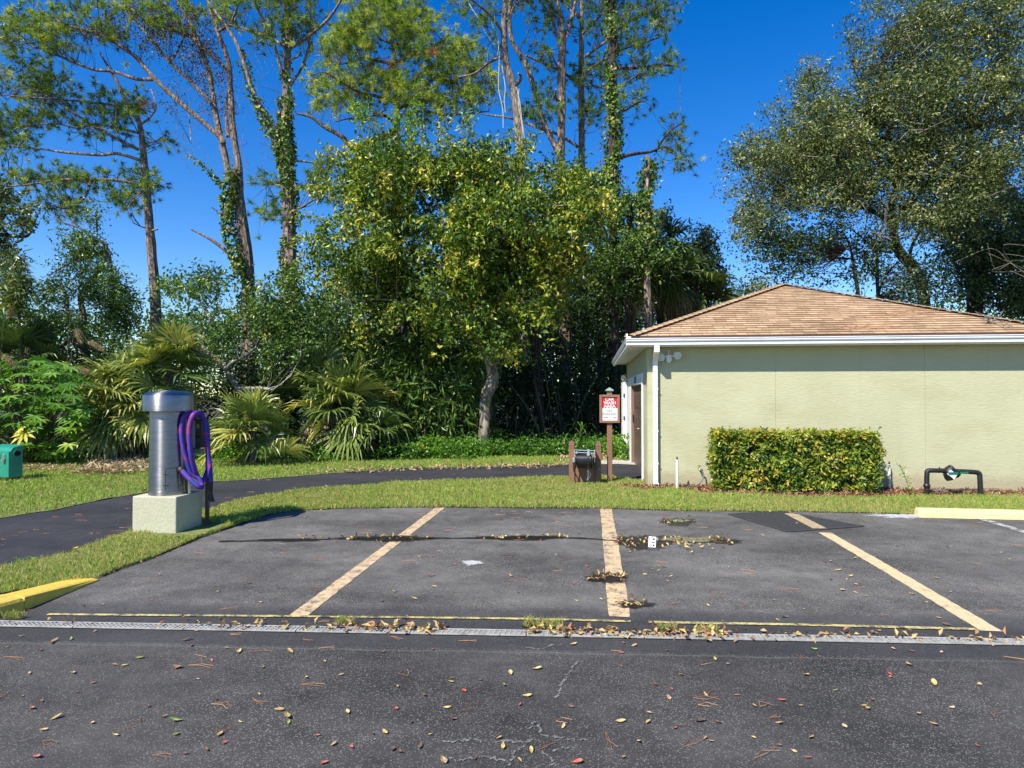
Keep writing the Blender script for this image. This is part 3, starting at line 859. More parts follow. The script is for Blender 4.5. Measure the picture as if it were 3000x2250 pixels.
def mitre(prof):
    gl = MB(); n = len(prof); V = []
    for p, z in prof: V.append((gx + p, gy + p + 0.0, z))
    for p, z in prof: V.append((gx + p, ey1 + 0.1, z - 0.05))
    f = [[i, n + i, n + (i + 1) % n, (i + 1) % n] for i in range(n)] + [list(range(n)), [n + i for i in range(n)][::-1]]
    gl.add(V, f); return gl
gt.obj("gutter", M_WHITE, bld)
mitre([(p - 0.001, z + 0.001) for p, z in prof]).obj("gutter", M_WHITE, bld)
bk = MB(); bk.box((gx - 0.10, gy - 0.105, GZ + 0.13), (gx - 0.02, gy - 0.04, GZ + 0.155)); bk.box((gx - 0.105, gy - 0.06, GZ + 0.155), (gx - 0.075, gy - 0.03, GZ + 0.21))
bk.obj("gutter_bracket", M_WHITE, bld)
# roof
ap = np.array([(ex0 + ex1) / 2, (ey0 + ey1) / 2, 4.13])
rz = ZT + 0.165
rx0, rx1, ry0, ry1 = ex0 - 0.055, ex1 + 0.055, ey0 - 0.055, ey1 + 0.055
cor = [np.array([rx0, ry0, rz]), np.array([rx1, ry0, rz]), np.array([rx1, ry1, rz]), np.array([rx0, ry1, rz])]
rf = MB(); NC = 27
for q in range(4):
    a, b = cor[q], cor[(q + 1) % 4]
    nrm = np.cross(b - a, ap - a); nrm /= np.linalg.norm(nrm)
    sl = np.linalg.norm(ap - (a + b) / 2); el = np.linalg.norm(b - a)
    u_off = q * 3.1
    for i in range(NC):
        t0, t1 = i / NC, min(1.0, (i + 1.08) / NC)
        l0, r0, l1, r1 = lerp(a, ap, t0), lerp(b, ap, t0), lerp(a, ap, t1), lerp(b, ap, t1)
        up = nrm * 0.015
        V = [l0 + up, r0 + up, r1 + nrm * 0.001, l1 + nrm * 0.001, l0 - nrm * 0.004, r0 - nrm * 0.004]
        v0, v1 = i * 0.145 + 0.001, i * 0.145 + 0.144
        e0, e1 = el / 2 * t0, el / 2 * t1
        UV = [(u_off + e0, v0), (u_off + el - e0, v0), (u_off + el - e1, v1), (u_off + e1, v1), (u_off + e0, v0), (u_off + el - e0, v0)]
        rf.add(V, [[0, 1, 2, 3], [4, 5, 1, 0]], uv=UV)
ro = rf.obj("roof", M_SHIN, bld)
hc = MB()
for q in range(4):
    a = cor[q]; n_ = 34
    dirv = (ap - a); L = np.linalg.norm(dirv); dirv /= L
    sd_ = np.array([-dirv[1], dirv[0], 0]); sd_ /= np.linalg.norm(sd_)
    for i in range(n_):
        c0 = a + dirv * (L * i / n_); c1 = a + dirv * (L * (i + 1.05) / n_)
        up0, up1 = np.array([0, 0, 0.042]), np.array([0, 0, 0.03])
        dn = np.array([0, 0, -0.018])
        V = [c0 + up0, c0 + up0 + dn + sd_ * 0.13, c0 + up0 + dn - sd_ * 0.13, c1 + up1, c1 + up1 + dn + sd_ * 0.13, c1 + up1 + dn - sd_ * 0.13, c0 - sd_ * 0.13, c0 + sd_ * 0.13]
        uo = 40 + q * 7 + i * 0.27
        UV = [(uo + .1, .07), (uo + .1, .01), (uo + .1, .13), (uo + .26, .07), (uo + .26, .01), (uo + .26, .13), (uo, .01), (uo, .13)]
        hc.add(V, [[0, 3, 4, 1], [0, 2, 5, 3], [1, 7, 0], [0, 6, 2]], uv=UV)
hc.obj("hip_cap", M_SHIN, ro)
de = MB(); de.box((rx0 + .005, ry0 + 0.004, rz - 0.028), (rx1, ry0 + 0.02, rz - 0.004)); de.box((rx0 + .004, ry0 + .021, rz - 0.028), (rx0 + 0.02, ry1, rz - 0.0035))
de.obj("drip_edge", M_DRIP, bld)
# downspout with elbow and flared foot
dsx = xwall(1919)
dp = MB()
dp.bbox((dsx - 0.042, BY - 0.085, 0.06), (dsx + 0.042, BY - 0.012, ZT - 0.33), 0.008)
dp.prism([(BY - 0.085, ZT - 0.33), (BY - 0.012, ZT - 0.33), (BY - 0.03, ZT - 0.24), (gy - 0.008, ZT - 0.10), (gy - 0.008, ZT + 0.006), (gy - 0.065, ZT + 0.006), (gy - 0.07, ZT - 0.11), (BY - 0.11, ZT - 0.25)], 0, dsx - 0.045, dsx + 0.045)
dp.prism([(BY - 0.087, 0.09), (BY - 0.014, 0.09), (BY - 0.05, 0.02), (BY - 0.16, 0.02), (BY - 0.16, 0.085)], 0, dsx - 0.046, dsx + 0.046)
d_ = dp.obj("downspout", M_WHITE, bld)
mb = MB(); mb.box((dsx - 0.036, BY - 0.163, 0.028), (dsx + 0.036, BY - 0.159, 0.078)); mb.obj("outlet_mouth", M_BLACK, d_)
for z in (0.42, 1.0, 1.75):
    mb = MB(); mb.box((dsx - 0.05, BY - 0.089, z), (dsx + 0.05, BY - 0.086, z + 0.028)); mb.obj("strap", M_TRIM, d_)
# doors
fr = MB(); fx = BX - 0.028
fr.box((fx, D0 - 0.13, 0), (BX - 0.001, D0, DH + 0.20)); fr.box((fx, D0 + 0.0005, DH), (BX - 0.001, D1, DH + 0.20)); fr.box((fx, D1 + 0.0005, 0), (BX - 0.001, D1 + 1.15, DH + 0.20))
fr.obj("door_frame", M_TRIM, bld)
jb = MB(); jb.box((BX - 0.02, D0 + .0005, 0.0), (BX + 0.15, D0 + 0.02, DH - .001)); jb.box((BX - 0.02, D1 - 0.02, 0.0), (BX + 0.15, D1 - .0005, DH - .001)); jb.box((BX - 0.02, D0 + .0205, DH - 0.02), (BX + 0.15, D1 - .0205, DH - .001))
jb.obj("door_jamb", simple("brown jamb paint", (0.20, 0.115, 0.08), 0.6), bld)
md = (D0 + D1) / 2
for q, (a, b) in enumerate(((D0 + 0.022, md - 0.003), (md + 0.003, D1 - 0.022))):
    dm = MB(); dxp = BX + 0.05
    dm.box((dxp, a, 0.015), (dxp + 0.045, b, DH - 0.025))
    for c0, c1 in ((0.1, 0.46), (0.54, 0.9)):
        for z0, z1 in ((0.14, 0.62), (0.74, 1.22), (1.34, 1.74)):
            ya, yb = lerp(a, b, c0), lerp(a, b, c1)
            dm.add([(dxp, ya, z0), (dxp, yb, z0), (dxp, yb, z1), (dxp, ya, z1), (dxp - 0.018, ya + .07, z0 + .07), (dxp - 0.018, yb - .07, z0 + .07), (dxp - 0.018, yb - .07, z1 - .07), (dxp - 0.018, ya + .07, z1 - .07)],
                   [(4, 7, 6, 5), (0, 4, 5, 1), (1, 5, 6, 2), (2, 6, 7, 3), (3, 7, 4, 0)])
    do = dm.obj("door", M_DOOR, bld)
    if q == 0:
        hm = MB(); hm.tube([(dxp - 0.001, b - 0.08, 0.92), (dxp - 0.05, b - 0.08, 0.92)], 0.014, 10); hm.tube([(dxp - 0.05, b - 0.10, 0.92), (dxp - 0.052, b - 0.2, 0.92)], 0.011, 8)
        hm.obj("handle", simple("brushed steel handle", (0.6, 0.58, 0.54), 0.3, 1.0), do)
# open white door leaf farther along
M_HINGE = simple("dark hinge", (0.1, 0.1, 0.1), 0.5, 0.7)
wl = MB(); wl.bbox((BX - 0.15, 17.55, 0.02), (BX - 0.03, 18.4, DH + 0.12), 0.006)
wo = wl.obj("door", M_TRIM, bld); wo['label'] = "white door leaf standing open beyond the brown doors"
for z in (0.35, 1.0, 1.6):
    hg = MB(); hg.box((BX - 0.14, 17.525, z), (BX - 0.10, 17.549, z + 0.1))
    hg.obj("hinge", M_HINGE, wo)
# small door sign over the brown doors (writing on it is not legible in the photo)
sg = MB(); sg.box((fx - 0.012, 14.35, DH + 0.035), (fx - 0.001, 14.95, DH + 0.175)); so_ = sg.obj("door_sign", simple("grey blue sign", (0.10, 0.13, 0.19), 0.5), bld)
sg = MB()
for i, (a, b) in enumerate(((0.06, 0.11), (0.15, 0.18), (0.21, 0.27), (0.31, 0.34), (0.37, 0.43), (0.46, 0.54))):
    sg.box((fx - 0.0145, 14.35 + a, DH + 0.07), (fx - 0.0125, 14.35 + b, DH + 0.14))
sg.obj("worn_lettering", simple("pale blurred letters", (0.35, 0.38, 0.42), 0.6), so_)
mb = MB(); mb.box((fx - 0.03, 16.0, 1.15), (fx - 0.001, 16.12, 1.32)); mb.obj("wall_switch", simple("grey switch box", (0.5, 0.5, 0.48), 0.5), bld)
# floodlights
M_LAMP = simple("white floodlight plastic", (0.74, 0.74, 0.72), 0.4, var=0.02)
M_LENS = simple("frosted lamp lens", (0.60, 0.61, 0.60), 0.15, var=0.05)
def flood(c, nrm, side):
    c = np.asarray(c, float); nrm = np.asarray(nrm, float); side = np.asarray(side, float); up = np.array([0, 0, 1.])
    mb = MB()
    m = np.eye(4); m[:3, 0] = side; m[:3, 1] = -nrm; m[:3, 2] = up; m[:3, 3] = c
    mb.M = m
    mb.bbox((-0.05, -0.07, -0.055), (0.05, -0.002, 0.06), 0.012)
    mb.tube([(0, -0.03, 0.06), (0, -0.03, 0.14)], 0.008, 8)
    mb.tube([(0, -0.05, -0.05), (0, -0.05, -0.085)], [0.04, 0.028], 12)
    base = mb.obj("floodlight", M_LAMP, bld)
    for sgn in (-1, 1):
        hd = MB(); hd.M = m
        a = np.array([sgn * 0.055, -0.06, 0.03]); b = np.array([sgn * 0.135, -0.09, 0.02 + (0.03 if sgn > 0 else 0)])
        d = np.array([sgn * 0.30, -0.8, -0.35]); d /= np.linalg.norm(d)
        hd.tube([a, b], 0.014, 8)
        hd.tube([b - d * 0.05, b - d * 0.03, b + d * 0.04, b + d * 0.045], [0.03, 0.058, 0.068, 0.068], 20)
        h = hd.obj("lamp_head", M_LAMP, base)
        le = MB(); le.M = m; le.tube([b + d * 0.0455, b + d * 0.049], [0.056, 0.05], 20); le.obj("lens", M_LENS, base)
flood((xwall(1959), BY - 0.001, ZT - 0.20), (0, -1, 0), (1, 0, 0))
flood((BX - 0.001, 18.3, ZT - 0.42), (-1, 0, 0), (0, -1, 0))

# roof debris
M_TWIG = barkmat("dead grey twig", (0.2, 0.17, 0.13), (0.42, 0.37, 0.3), 30, 0.4)
def roof_pt(px, py):
    d = ray(px, py); nrm = np.cross(cor[1] - cor[0], ap - cor[0]); nrm /= np.linalg.norm(nrm)
    return EYEP + d * (((cor[0] - EYEP) @ nrm) / (d @ nrm)) + nrm * 0.014
mb = MB(); c = roof_pt(2905, 950)
for i in range(16):
    e = c + np.array([rng.normal() * 0.22, -abs(rng.normal()) * 0.05, abs(rng.normal()) * 0.10])
    mb.tube(crom([c + rng.normal(size=3) * 0.03, (c + e) / 2 + rng.normal(size=3) * 0.02 + np.array([0, 0, .03]), e], 3), [0.007] * 3 + [0.004] * 4, 4)
for i in range(5):
    e = c + np.array([rng.uniform(-.1, .5), -0.32, -0.1 - rng.uniform(0, .1)])
    mb.tube(crom([c + np.array([.05 * i, -.05, .03]), (c + e) / 2 + np.array([0, 0, .08]), e], 3), 0.004, 4)
tag(mb.obj("dead_branch", M_TWIG), "tangled dead twig caught on the shingle roof above the gutter", "branch")
M_RUST = leafmat("rust pine needles", [(0, (0.20, 0.08, 0.035)), (0.6, (0.36, 0.17, 0.08)), (1, (0.5, 0.3, 0.16))], 0, 0.8, 0.1)
nb = MB()
for (px, py, s, k) in ((2530, 962, 0.35, 130), (2640, 918, 0.3, 60), (2575, 930, 0.3, 40), (2730, 935, 0.15, 25)):
    c = roof_pt(px, py)
    for i in range(k):
        ox = rng.normal() * s; q = roof_pt(px, py + rng.normal() * 3) + np.array([ox, 0, 0.004])
        a = rng.uniform(0, 6.28); d = np.array([math.cos(a), 0.35 * math.sin(a), 0.14 * math.sin(a)]) * 0.1
        nb.add([q - d, q + np.array([0, 0, 0.006]), q + d, q - np.array([0, .006, 0])], [[0, 1, 2, 3]], rng.uniform(0, 1))
tag(nb.obj("pine_needles", M_RUST, org=(0, 0, 0)), "rust brown pine needles gathered on the roof shingles", "pine needles", kind='stuff')

# ---------------------------------------------------------------- vacuum on its concrete block
M_BLOCK = simple("sage painted concrete", (0.44, 0.425, 0.30), 0.9, var=0.06, scale=5, bmp=0.7, bscale=28)
M_STEEL, n_, p_ = newmat("brushed stainless steel")
p_.inputs['Metallic'].default_value = 1.0; p_.inputs['Anisotropic'].default_value = 0.85; p_.inputs['Anisotropic Rotation'].default_value = 0.25
tg_ = nd(n_, "ShaderNodeTangent", direction_type='RADIAL', axis='Z'); n_.links.new(tg_.outputs[0], p_.inputs['Tangent'])
n_.links.new(ramp(n_, [(0.3, (0.26, 0.26, 0.265)), (0.7, (0.36, 0.355, 0.35))], noise(n_, 5, 6, 0.6, stretch=(1, 1, 6))).outputs[0], p_.inputs['Base Color'])
n_.links.new(ramp(n_, [(0.3, (0.31, 0.31, 0.31)), (0.7, (0.38, 0.38, 0.38))], noise(n_, 12, 4, 0.6, stretch=(.3, .3, 10))).outputs[0], p_.inputs['Roughness'])
bump(n_, p_, noise(n_, 30, 3, 0.6, stretch=(.2, .2, 8)), 0.02, 0.002)
bfl = G(386.6, 1561); bfr = G(516.4, 1563.5)
bw = 0.53
cb = np.array([(-5.05 + -4.52) / 2, 0, 0])
bl0 = P(386.6, 1510, 7.86); br0 = P(516.4, 1510, 7.80)
bx0, bx1 = bl0[0], br0[0]; by0 = (bl0[1] + br0[1]) / 2
BT = 0.443
mb = MB(); mb.bbox((bx0, by0, -0.03), (bx1, by0 + bw, BT), 0.014)
tag(mb.obj("concrete_block", M_BLOCK, org=((bx0 + bx1) / 2, by0 + bw / 2, 0)), "sage green painted concrete block carrying the steel vacuum", "block")
vc = P(495, 1440, 8.09); vcx, vcy = vc[0], vc[1]
VR, CRd = 0.222, 0.302
vac = thing("car_wash_vacuum", (vcx, vcy, BT), "brushed steel dome topped vacuum with a purple hose on the green block", "vacuum")
mb = MB(); c = (vcx, vcy, BT + 0.001)
mb.lathe([(0.0, 0), (VR + 0.006, 0), (VR + 0.006, 0.05), (VR + 0.001, 0.052), (VR + 0.001, 0.325), (VR - 0.0015, 0.327), (VR - 0.0015, 0.332), (VR, 0.334), (VR, 1.03)], c, 64)
body = mb.obj("body", M_STEEL, vac, smooth=False)
for p in body.data.polygons: p.use_smooth = True
body.data.set_sharp_from_angle(angle=R(30))
mb = MB(); zc = 1.012
prof = [(VR + 0.001, zc), (CRd - 0.004, zc), (CRd, zc + 0.004), (CRd, zc + 0.178)]
for i in range(1, 9):
    a = i / 8 * math.pi / 2
    prof.append((CRd * math.cos(a) ** 0.9 if i < 8 else 0.0005, zc + 0.18 + 0.075 * math.sin(a)))
mb.lathe(prof, c, 64)
capo = mb.obj("dome_cap", M_STEEL, vac)
for p in capo.data.polygons: p.use_smooth = True
capo.data.set_sharp_from_angle(angle=R(30))
M_DARKM = simple("dark metal", (0.05, 0.05, 0.052), 0.45, 0.6)
# access door seam with two latches on the lower body
ang = -math.pi / 2 + 0.18
def on_body(a, z, o=0.0):
    a += R(6.7) - 0.0
    return np.array([vcx + (VR + o) * math.cos(a), vcy + (VR + o) * math.sin(a), BT + z])
mb = MB()
q0 = on_body(-1.27, 0.07, 0.002); q1 = on_body(-1.27, 0.31, 0.002)
mb.tube([q0, q1], 0.0035, 6)
mb.tube([on_body(-1.27 + 0.06 * i, 0.325, 0.001) for i in range(0, 15)], 0.003, 5)
mb.obj("door_seam", M_DARKM, vac)
for z in (0.13, 0.26):
    mb = MB()
    for i in range(4):
        mb.tube([on_body(-1.29 + 0.05 * i, z + 0.005 * (i % 2), 0.006), on_body(-1.25 + 0.05 * i, z - 0.004, 0.014)], 0.010 - 0.001 * i, 6)
    mb.tube([on_body(-1.36, z, 0.004), on_body(-1.33, z, 0.004)], 0.008, 6)
    mb.obj("latch", M_DARKM, vac)
mb = MB(); mb.tube([on_body(-0.02, 0.0, 0.03), on_body(-0.02, 0.62, 0.03)], 0.02, 10); mb.obj("side_pipe", simple("galvanised pipe", (0.62, 0.6, 0.55), 0.4, 0.8), vac)
# hose: traced in the photo, standing about 8 m away
def hosemat():
    m, n, p = newmat("purple ribbed hose")
    u = noise(n, 7, 5, 0.6); c = ramp(n, [(0.42, (0.045, 0.05, 0.30)), (0.53, (0.085, 0.035, 0.28)), (0.62, (0.26, 0.045, 0.20))], u).outputs[0]
    n.links.new(c, p.inputs['Base Color']); p.inputs['Roughness'].default_value = 0.65; p.inputs['Specular IOR Level'].default_value = 0.25
    return m
M_HOSE = hosemat()
def cp(x, y, D): return P(370 + x * 0.27727, 1120 + y * 0.27727, D)   # close-up coordinates
def ribbed(mb, pts, r, pitch=0.009):
    q = crom(pts, 30)
    seg = np.linalg.norm(np.diff(q, axis=0), axis=1); s = np.concatenate([[0], np.cumsum(seg)])
    m = int(s[-1] / (pitch / 2))
    t = np.linspace(0, s[-1], m)
    q = np.stack([np.interp(t, s, q[:, i]) for i in range(3)], 1)
    rr = np.where(np.arange(m) % 2 == 0, r, r * 0.92)
    mb.tube(q, rr, 14)
hm = MB()
hr = 0.031
ribbed(hm, [cp(590, 930, 7.95), cp(640, 990, 7.93), cp(700, 1050, 7.92), cp(770, 1105, 7.93), cp(800, 1095, 8.0), cp(770, 1020, 8.02), cp(690, 960, 8.0), cp(640, 820, 7.97), cp(595, 640, 7.95), cp(585, 480, 7.95), cp(610, 370, 7.97),
            cp(680, 330, 8.02), cp(780, 345, 8.12), cp(850, 460, 8.2), cp(860, 640, 8.22), cp(870, 850, 8.22), cp(850, 960, 8.18), cp(810, 1040, 8.1), cp(765, 1020, 8.05), cp(715, 900, 7.98), cp(680, 740, 7.93), cp(665, 560, 7.92), cp(675, 430, 7.92), cp(715, 340, 7.95),
            cp(780, 330, 8.08), cp(830, 420, 8.16), cp(850, 620, 8.18), cp(870, 800, 8.18), cp(885, 920, 8.16), cp(892, 1065, 8.14)], hr)
ho = hm.obj("hose", M_HOSE, vac, smooth=True)
mb = MB(); mb.tube([cp(565, 915, 7.96), cp(592, 930, 7.95)], 0.036, 16); mb.obj("hose_cuff", simple("black rubber", (0.02, 0.02, 0.02), 0.6), ho)
mb = MB(); mb.tube([cp(545, 910, 7.99), cp(562, 915, 7.965)], 0.031, 16); mb.obj("inlet_fitting", M_STEEL, vac)
mb = MB()
q = [cp(892, 1065, 8.14), cp(890, 1170, 8.14), cp(893, 1200, 8.14), cp(900, 1262, 8.14)]
mb.tube(q, [0.029, 0.024, 0.028, 0.040], 12)
mb.obj("nozzle", simple("black nozzle", (0.012, 0.012, 0.012), 0.5), ho)
# grey control box on a post behind the hose
bxp = G(595, 1538)
pz = P(608, 1400, 8.32)
post = thing("control_post", (pz[0], pz[1], 0), "dark grey switch box with yellow sticker on a thin post beside the steel vacuum", "control box")
mb = MB(); mb.bbox((pz[0] - 0.02, pz[1] - 0.02, 0), (pz[0] + 0.02, pz[1] + 0.02, 1.1), 0.003); mb.obj("post", simple("brown steel post", (0.10, 0.07, 0.05), 0.6, 0.3), post)
a0 = cp(735, 390, 8.25); a1 = cp(810, 690, 8.25)
mb = MB(); mb.bbox((a0[0], a0[1] - 0.02, a1[2]), (a1[0], a0[1] + 0.13, a0[2]), 0.006)
cbx = mb.obj("box", simple("dark grey box", (0.07, 0.07, 0.068), 0.5, 0.2), post)
a2 = cp(700, 390, 8.25)
mb = MB(); mb.bbox((a2[0], a0[1] - 0.022, a1[2]), (a0[0] + 0.004, a0[1] + 0.13, a0[2] - 0.02), 0.004); mb.obj("side_plate", simple("pale grey plate", (0.52, 0.52, 0.5), 0.4, 0.3), cbx)
t0, t1 = cp(745, 325, 8.22), cp(803, 388, 8.22)
mb = MB(); mb.bbox((t0[0], a0[1] - 0.045, t1[2]), (t1[0], a0[1] + 0.06, t0[2]), 0.004); tp = mb.obj("top_panel", simple("light grey panel", (0.42, 0.42, 0.4), 0.5), cbx)
mb = MB()
for i in range(4): mb.box((t0[0] + 0.018, a0[1] - 0.0475, t1[2] + 0.012 + i * 0.014), (t1[0] - 0.015, a0[1] - 0.0455, t1[2] + 0.018 + i * 0.014))
mb.obj("printed_lines", M_DARKM, tp)
s0, s1 = cp(742, 440, 8.22), cp(768, 485, 8.22)
mb = MB(); mb.box((s0[0], a0[1] - 0.024, s1[2]), (s1[0], a0[1] - 0.0205, s0[2])); stk = mb.obj("sticker", simple("yellow sticker", (0.6, 0.5, 0.05), 0.5), cbx)
mb = MB()
for i in range(3): mb.box((s0[0] + 0.008, a0[1] - 0.0265, s1[2] + 0.008 + i * 0.016), (s1[0] - 0.008, a0[1] - 0.0245, s1[2] + 0.014 + i * 0.016))
mb.obj("printed_lines", M_DARKM, stk)
mb = MB(); b0, b1 = cp(705, 705, 8.25), cp(795, 752, 8.25)
mb.bbox((b0[0], a0[1] - 0.02, b1[2]), (b1[0], a0[1] + 0.06, b0[2]), 0.004); mb.obj("conduit_box", simple("grey conduit box", (0.35, 0.35, 0.33), 0.5, 0.4), post)
mb = MB(); mb.box((a0[0] + 0.01, a0[1] - 0.026, cp(0, 575, 8.25)[2]), (a1[0] - 0.01, a0[1] - 0.021, cp(0, 565, 8.25)[2])); mb.obj("seam", M_BLACK, cbx)

# ---------------------------------------------------------------- green pet waste bin on the left
M_GRN = simple("green plastic", (0.012, 0.21, 0.135), 0.42, var=0.1, scale=6)
gp = G(50, 1411)
gb = thing("waste_bin", (gp[0], gp[1], 0), "green plastic pet waste bin with a round hole and padlock on a short post", "waste bin")
mb = MB(); mb.bbox((gp[0] - 0.035, gp[1] - 0.035, -0.02), (gp[0] + 0.035, gp[1] + 0.035, 0.2), 0.004); mb.obj("post", simple("dark post", (0.05, 0.045, 0.035), 0.7), gb)
fc_ = P(25, 1380, 12.40); rc_ = P(66, 1380, 12.58); lc_ = P(-36, 1380, 12.62)
dR = rc_ - fc_; dR[2] = 0; dL = lc_ - fc_; dL[2] = 0
bz0, bzf, bzb = 0.10, 0.585, 0.70
far = fc_ + dR + dL
def q3(a, b, z): v = fc_ + dR * a + dL * b; return np.array([v[0], v[1], z])
mb = MB()
V = [q3(0, 0, bz0), q3(1, 0, bz0), q3(1, 1, bz0), q3(0, 1, bz0), q3(0, 0, bzf), q3(0.12, 0, bzf), q3(0.3, 0, bzf + 0.07), q3(1, 0, bzb), q3(1, 1, bzb), q3(0.3, 1, bzf + 0.07), q3(0.12, 1, bzf), q3(0, 1, bzf)]
mb.add(V, [[0, 1, 7, 6, 5, 4], [1, 2, 8, 7], [2, 3, 11, 10, 9, 8], [3, 0, 4, 11], [4, 5, 10, 11], [5, 6, 9, 10], [6, 7, 8, 9], [3, 2, 1, 0]])
bino = mb.obj("bin_body", M_GRN, gb)
uR = dR / np.linalg.norm(dR); wR = np.linalg.norm(dR)
nR = np.array([uR[1], -uR[0], 0])
hcn = q3(0.62, 0, 0.545) + nR * 0.002
def disc(mb, c, u, r0, r1, o, k=24):
    a = np.arange(k) * 2 * math.pi / k
    V = []
    for r in (r0, r1):
        for t in a: V.append(c + u * (r * math.cos(t)) + np.array([0, 0, 1]) * (r * math.sin(t)) + o)
    if r0 <= 0:
        mb.add(V[k:], [list(range(k))])
    else:
        mb.add(V, [[i, (i + 1) % k, k + (i + 1) % k, k + i] for i in range(k)])
mb = MB(); disc(mb, hcn, uR, 0, 0.058, nR * 0.001); mb.obj("hole", M_BLACK, bino)
mb = MB(); a = np.arange(25) * 2 * math.pi / 24
mb.tube([hcn + uR * (0.06 * math.cos(t)) + np.array([0, 0, 0.06 * math.sin(t)]) for t in a], 0.006, 6, False); mb.obj("hole_rim", M_GRN, bino)
mb = MB()
for i in range(7):
    z = 0.13 + i * 0.045
    mb.tube([q3(t, 0, z + 0.05 * math.sin((t - 0.05) * 1.7) + (0.02 if t > .5 else 0)) + nR * 0.001 for t in np.linspace(0.1, 0.95, 9)], 0.0035, 5)
mb.tube([q3(t, 0, 0.465) + nR * 0.001 for t in np.linspace(0.03, 0.97, 5)], 0.004, 5)
mb.obj("embossed_ribs", M_GRN, bino)
uL = dL / np.linalg.norm(dL); nL = np.array([-uL[1], uL[0], 0]);
if nL @ (EYEP - fc_) < 0: nL = -nL
pl = fc_ + dL * 0.2; pl[2] = 0.47
M_CHR = simple("padlock steel", (0.62, 0.62, 0.62), 0.3, 0.9)
lk = MB(); c0 = pl + nL * 0.02
lk.tube([c0 + uL * 0.022 + np.array([0, 0, -0.02]), c0 + uL * 0.022 + np.array([0, 0, 0.05]), c0 + uL * 0.012 + np.array([0, 0, 0.065]), c0 - uL * 0.012 + np.array([0, 0, 0.065]), c0 - uL * 0.022 + np.array([0, 0, 0.05]), c0 - uL * 0.022 + np.array([0, 0, -0.02])], 0.007, 8)
lk.tube([c0 + np.array([0, 0, -0.02]), c0 + np.array([0, 0, -0.075])], [0.038, 0.034], 14)
tag(lk.obj("padlock", M_CHR), "silver padlock hanging on the green waste bin", "padlock")
mb = MB(); mb.tube([fc_ + dL * 0.5 + np.array([0, 0, 0.49 - fc_[2]]), fc_ + dL * 0.5 + nL * 0.035 + np.array([0, 0, 0.49 - fc_[2]])], 0.05, 16); mb.obj("side_knob", M_BLACK, bino)

# ---------------------------------------------------------------- car wash sign
M_BRN = simple("brown painted wood", (0.205, 0.105, 0.062), 0.75, var=0.1, scale=7, bmp=0.35, bscale=30, stretch=(1, 1, .2))
M_FRM = simple("lighter brown frame", (0.25, 0.125, 0.065), 0.7, var=0.1, scale=7)
M_PATINA = simple("green patina cap", (0.20, 0.30, 0.25), 0.6, var=0.15)
sp = P(1786.5, 1400, 12.28)
sx, sy = sp[0], sp[1]
sign = thing("parking_sign", (sx, sy, 0), "brown framed sign on a post reading car wash area no parking", "sign")
mb = MB(); mb.bbox((sx - 0.048, sy + 0.012, -0.05), (sx + 0.048, sy + 0.108, 1.73), 0.006); mb.obj("post", M_BRN, sign)
mb = MB(); zc = 1.73
mb.add([(sx - .075, sy - .015, zc), (sx + .075, sy - .015, zc), (sx + .075, sy + .135, zc), (sx - .075, sy + .135, zc), (sx - .075, sy - .015, zc + .02), (sx + .075, sy - .015, zc + .02), (sx + .075, sy + .135, zc + .02), (sx - .075, sy + .135, zc + .02), (sx, sy + .06, zc + .07)],
       [(0, 1, 5, 4), (1, 2, 6, 5), (2, 3, 7, 6), (3, 0, 4, 7), (4, 5, 8), (5, 6, 8), (6, 7, 8), (7, 4, 8), (3, 2, 1, 0)])
mb.obj("post_cap", M_PATINA, sign)
fw, fz0, fz1 = 0.188, 1.135, 1.660
b = 0.045
mb = MB(); yf, yb_ = sy - 0.03, sy + 0.011
mb.bbox((sx - fw, yf, fz0), (sx - fw + b, yb_, fz1), 0.005); mb.bbox((sx + fw - b, yf, fz0), (sx + fw, yb_, fz1), 0.005)
mb.bbox((sx - fw + b + .0005, yf, fz0), (sx + fw - b - .0005, yb_, fz0 + b), 0.005); mb.bbox((sx - fw + b + .0005, yf, fz1 - b), (sx + fw - b - .0005, yb_, fz1), 0.005)
mb.obj("frame", M_FRM, sign)
pxa, pxb, pza, pzb = sx - fw + b - 0.002, sx + fw - b + 0.002, fz0 + b - 0.002, fz1 - b + 0.002
zm = pza + (pzb - pza) * 0.525
mb = MB(); mb.box((pxa, sy - 0.008, pza), (pxb, sy + 0.006, zm - .0003)); pan = mb.obj("white_panel", simple("white sign face", (0.78, 0.78, 0.77), 0.4, var=0.02), sign)
mb = MB(); mb.box((pxa, sy - 0.008, zm), (pxb, sy + 0.006, pzb)); red = mb.obj("red_panel", simple("red sign face", (0.66, 0.012, 0.035), 0.4, var=0.04), sign)
M_LW = simple("white letters", (0.82, 0.82, 0.8), 0.5, var=0.0)
M_LG = simple("grey letters", (0.05, 0.04, 0.055), 0.5, var=0.0)
def text(s, cx, cz, y, h, wmax, mat, parent, bold=0.0):
    cu = bpy.data.curves.new("lettering", 'FONT'); cu.body = s; cu.align_x = 'CENTER'; cu.align_y = 'CENTER'; cu.size = 1; cu.offset = bold; cu.extrude = 0.0
    o = bpy.data.objects.new("tmp", cu); COL.objects.link(o)
    bpy.context.view_layer.update()
    me = bpy.data.meshes.new_from_object(o.evaluated_get(bpy.context.evaluated_depsgraph_get()))
    bpy.data.objects.remove(o)
    v = np.array([q.co[:] for q in me.vertices])
    lo, hi = v.min(0), v.max(0)
    k = h / (hi[1] - lo[1]); kx = min(k * 1.25, wmax / (hi[0] - lo[0]))
    mb = MB()
    vv = [(cx + (p[0] - (lo[0] + hi[0]) / 2) * kx, y, cz + (p[1] - (lo[1] + hi[1]) / 2) * k) for p in v]
    mb.add(vv, [list(f.vertices) for f in me.polygons])
    return mb.obj("lettering", mat, parent)
zr = pzb - zm
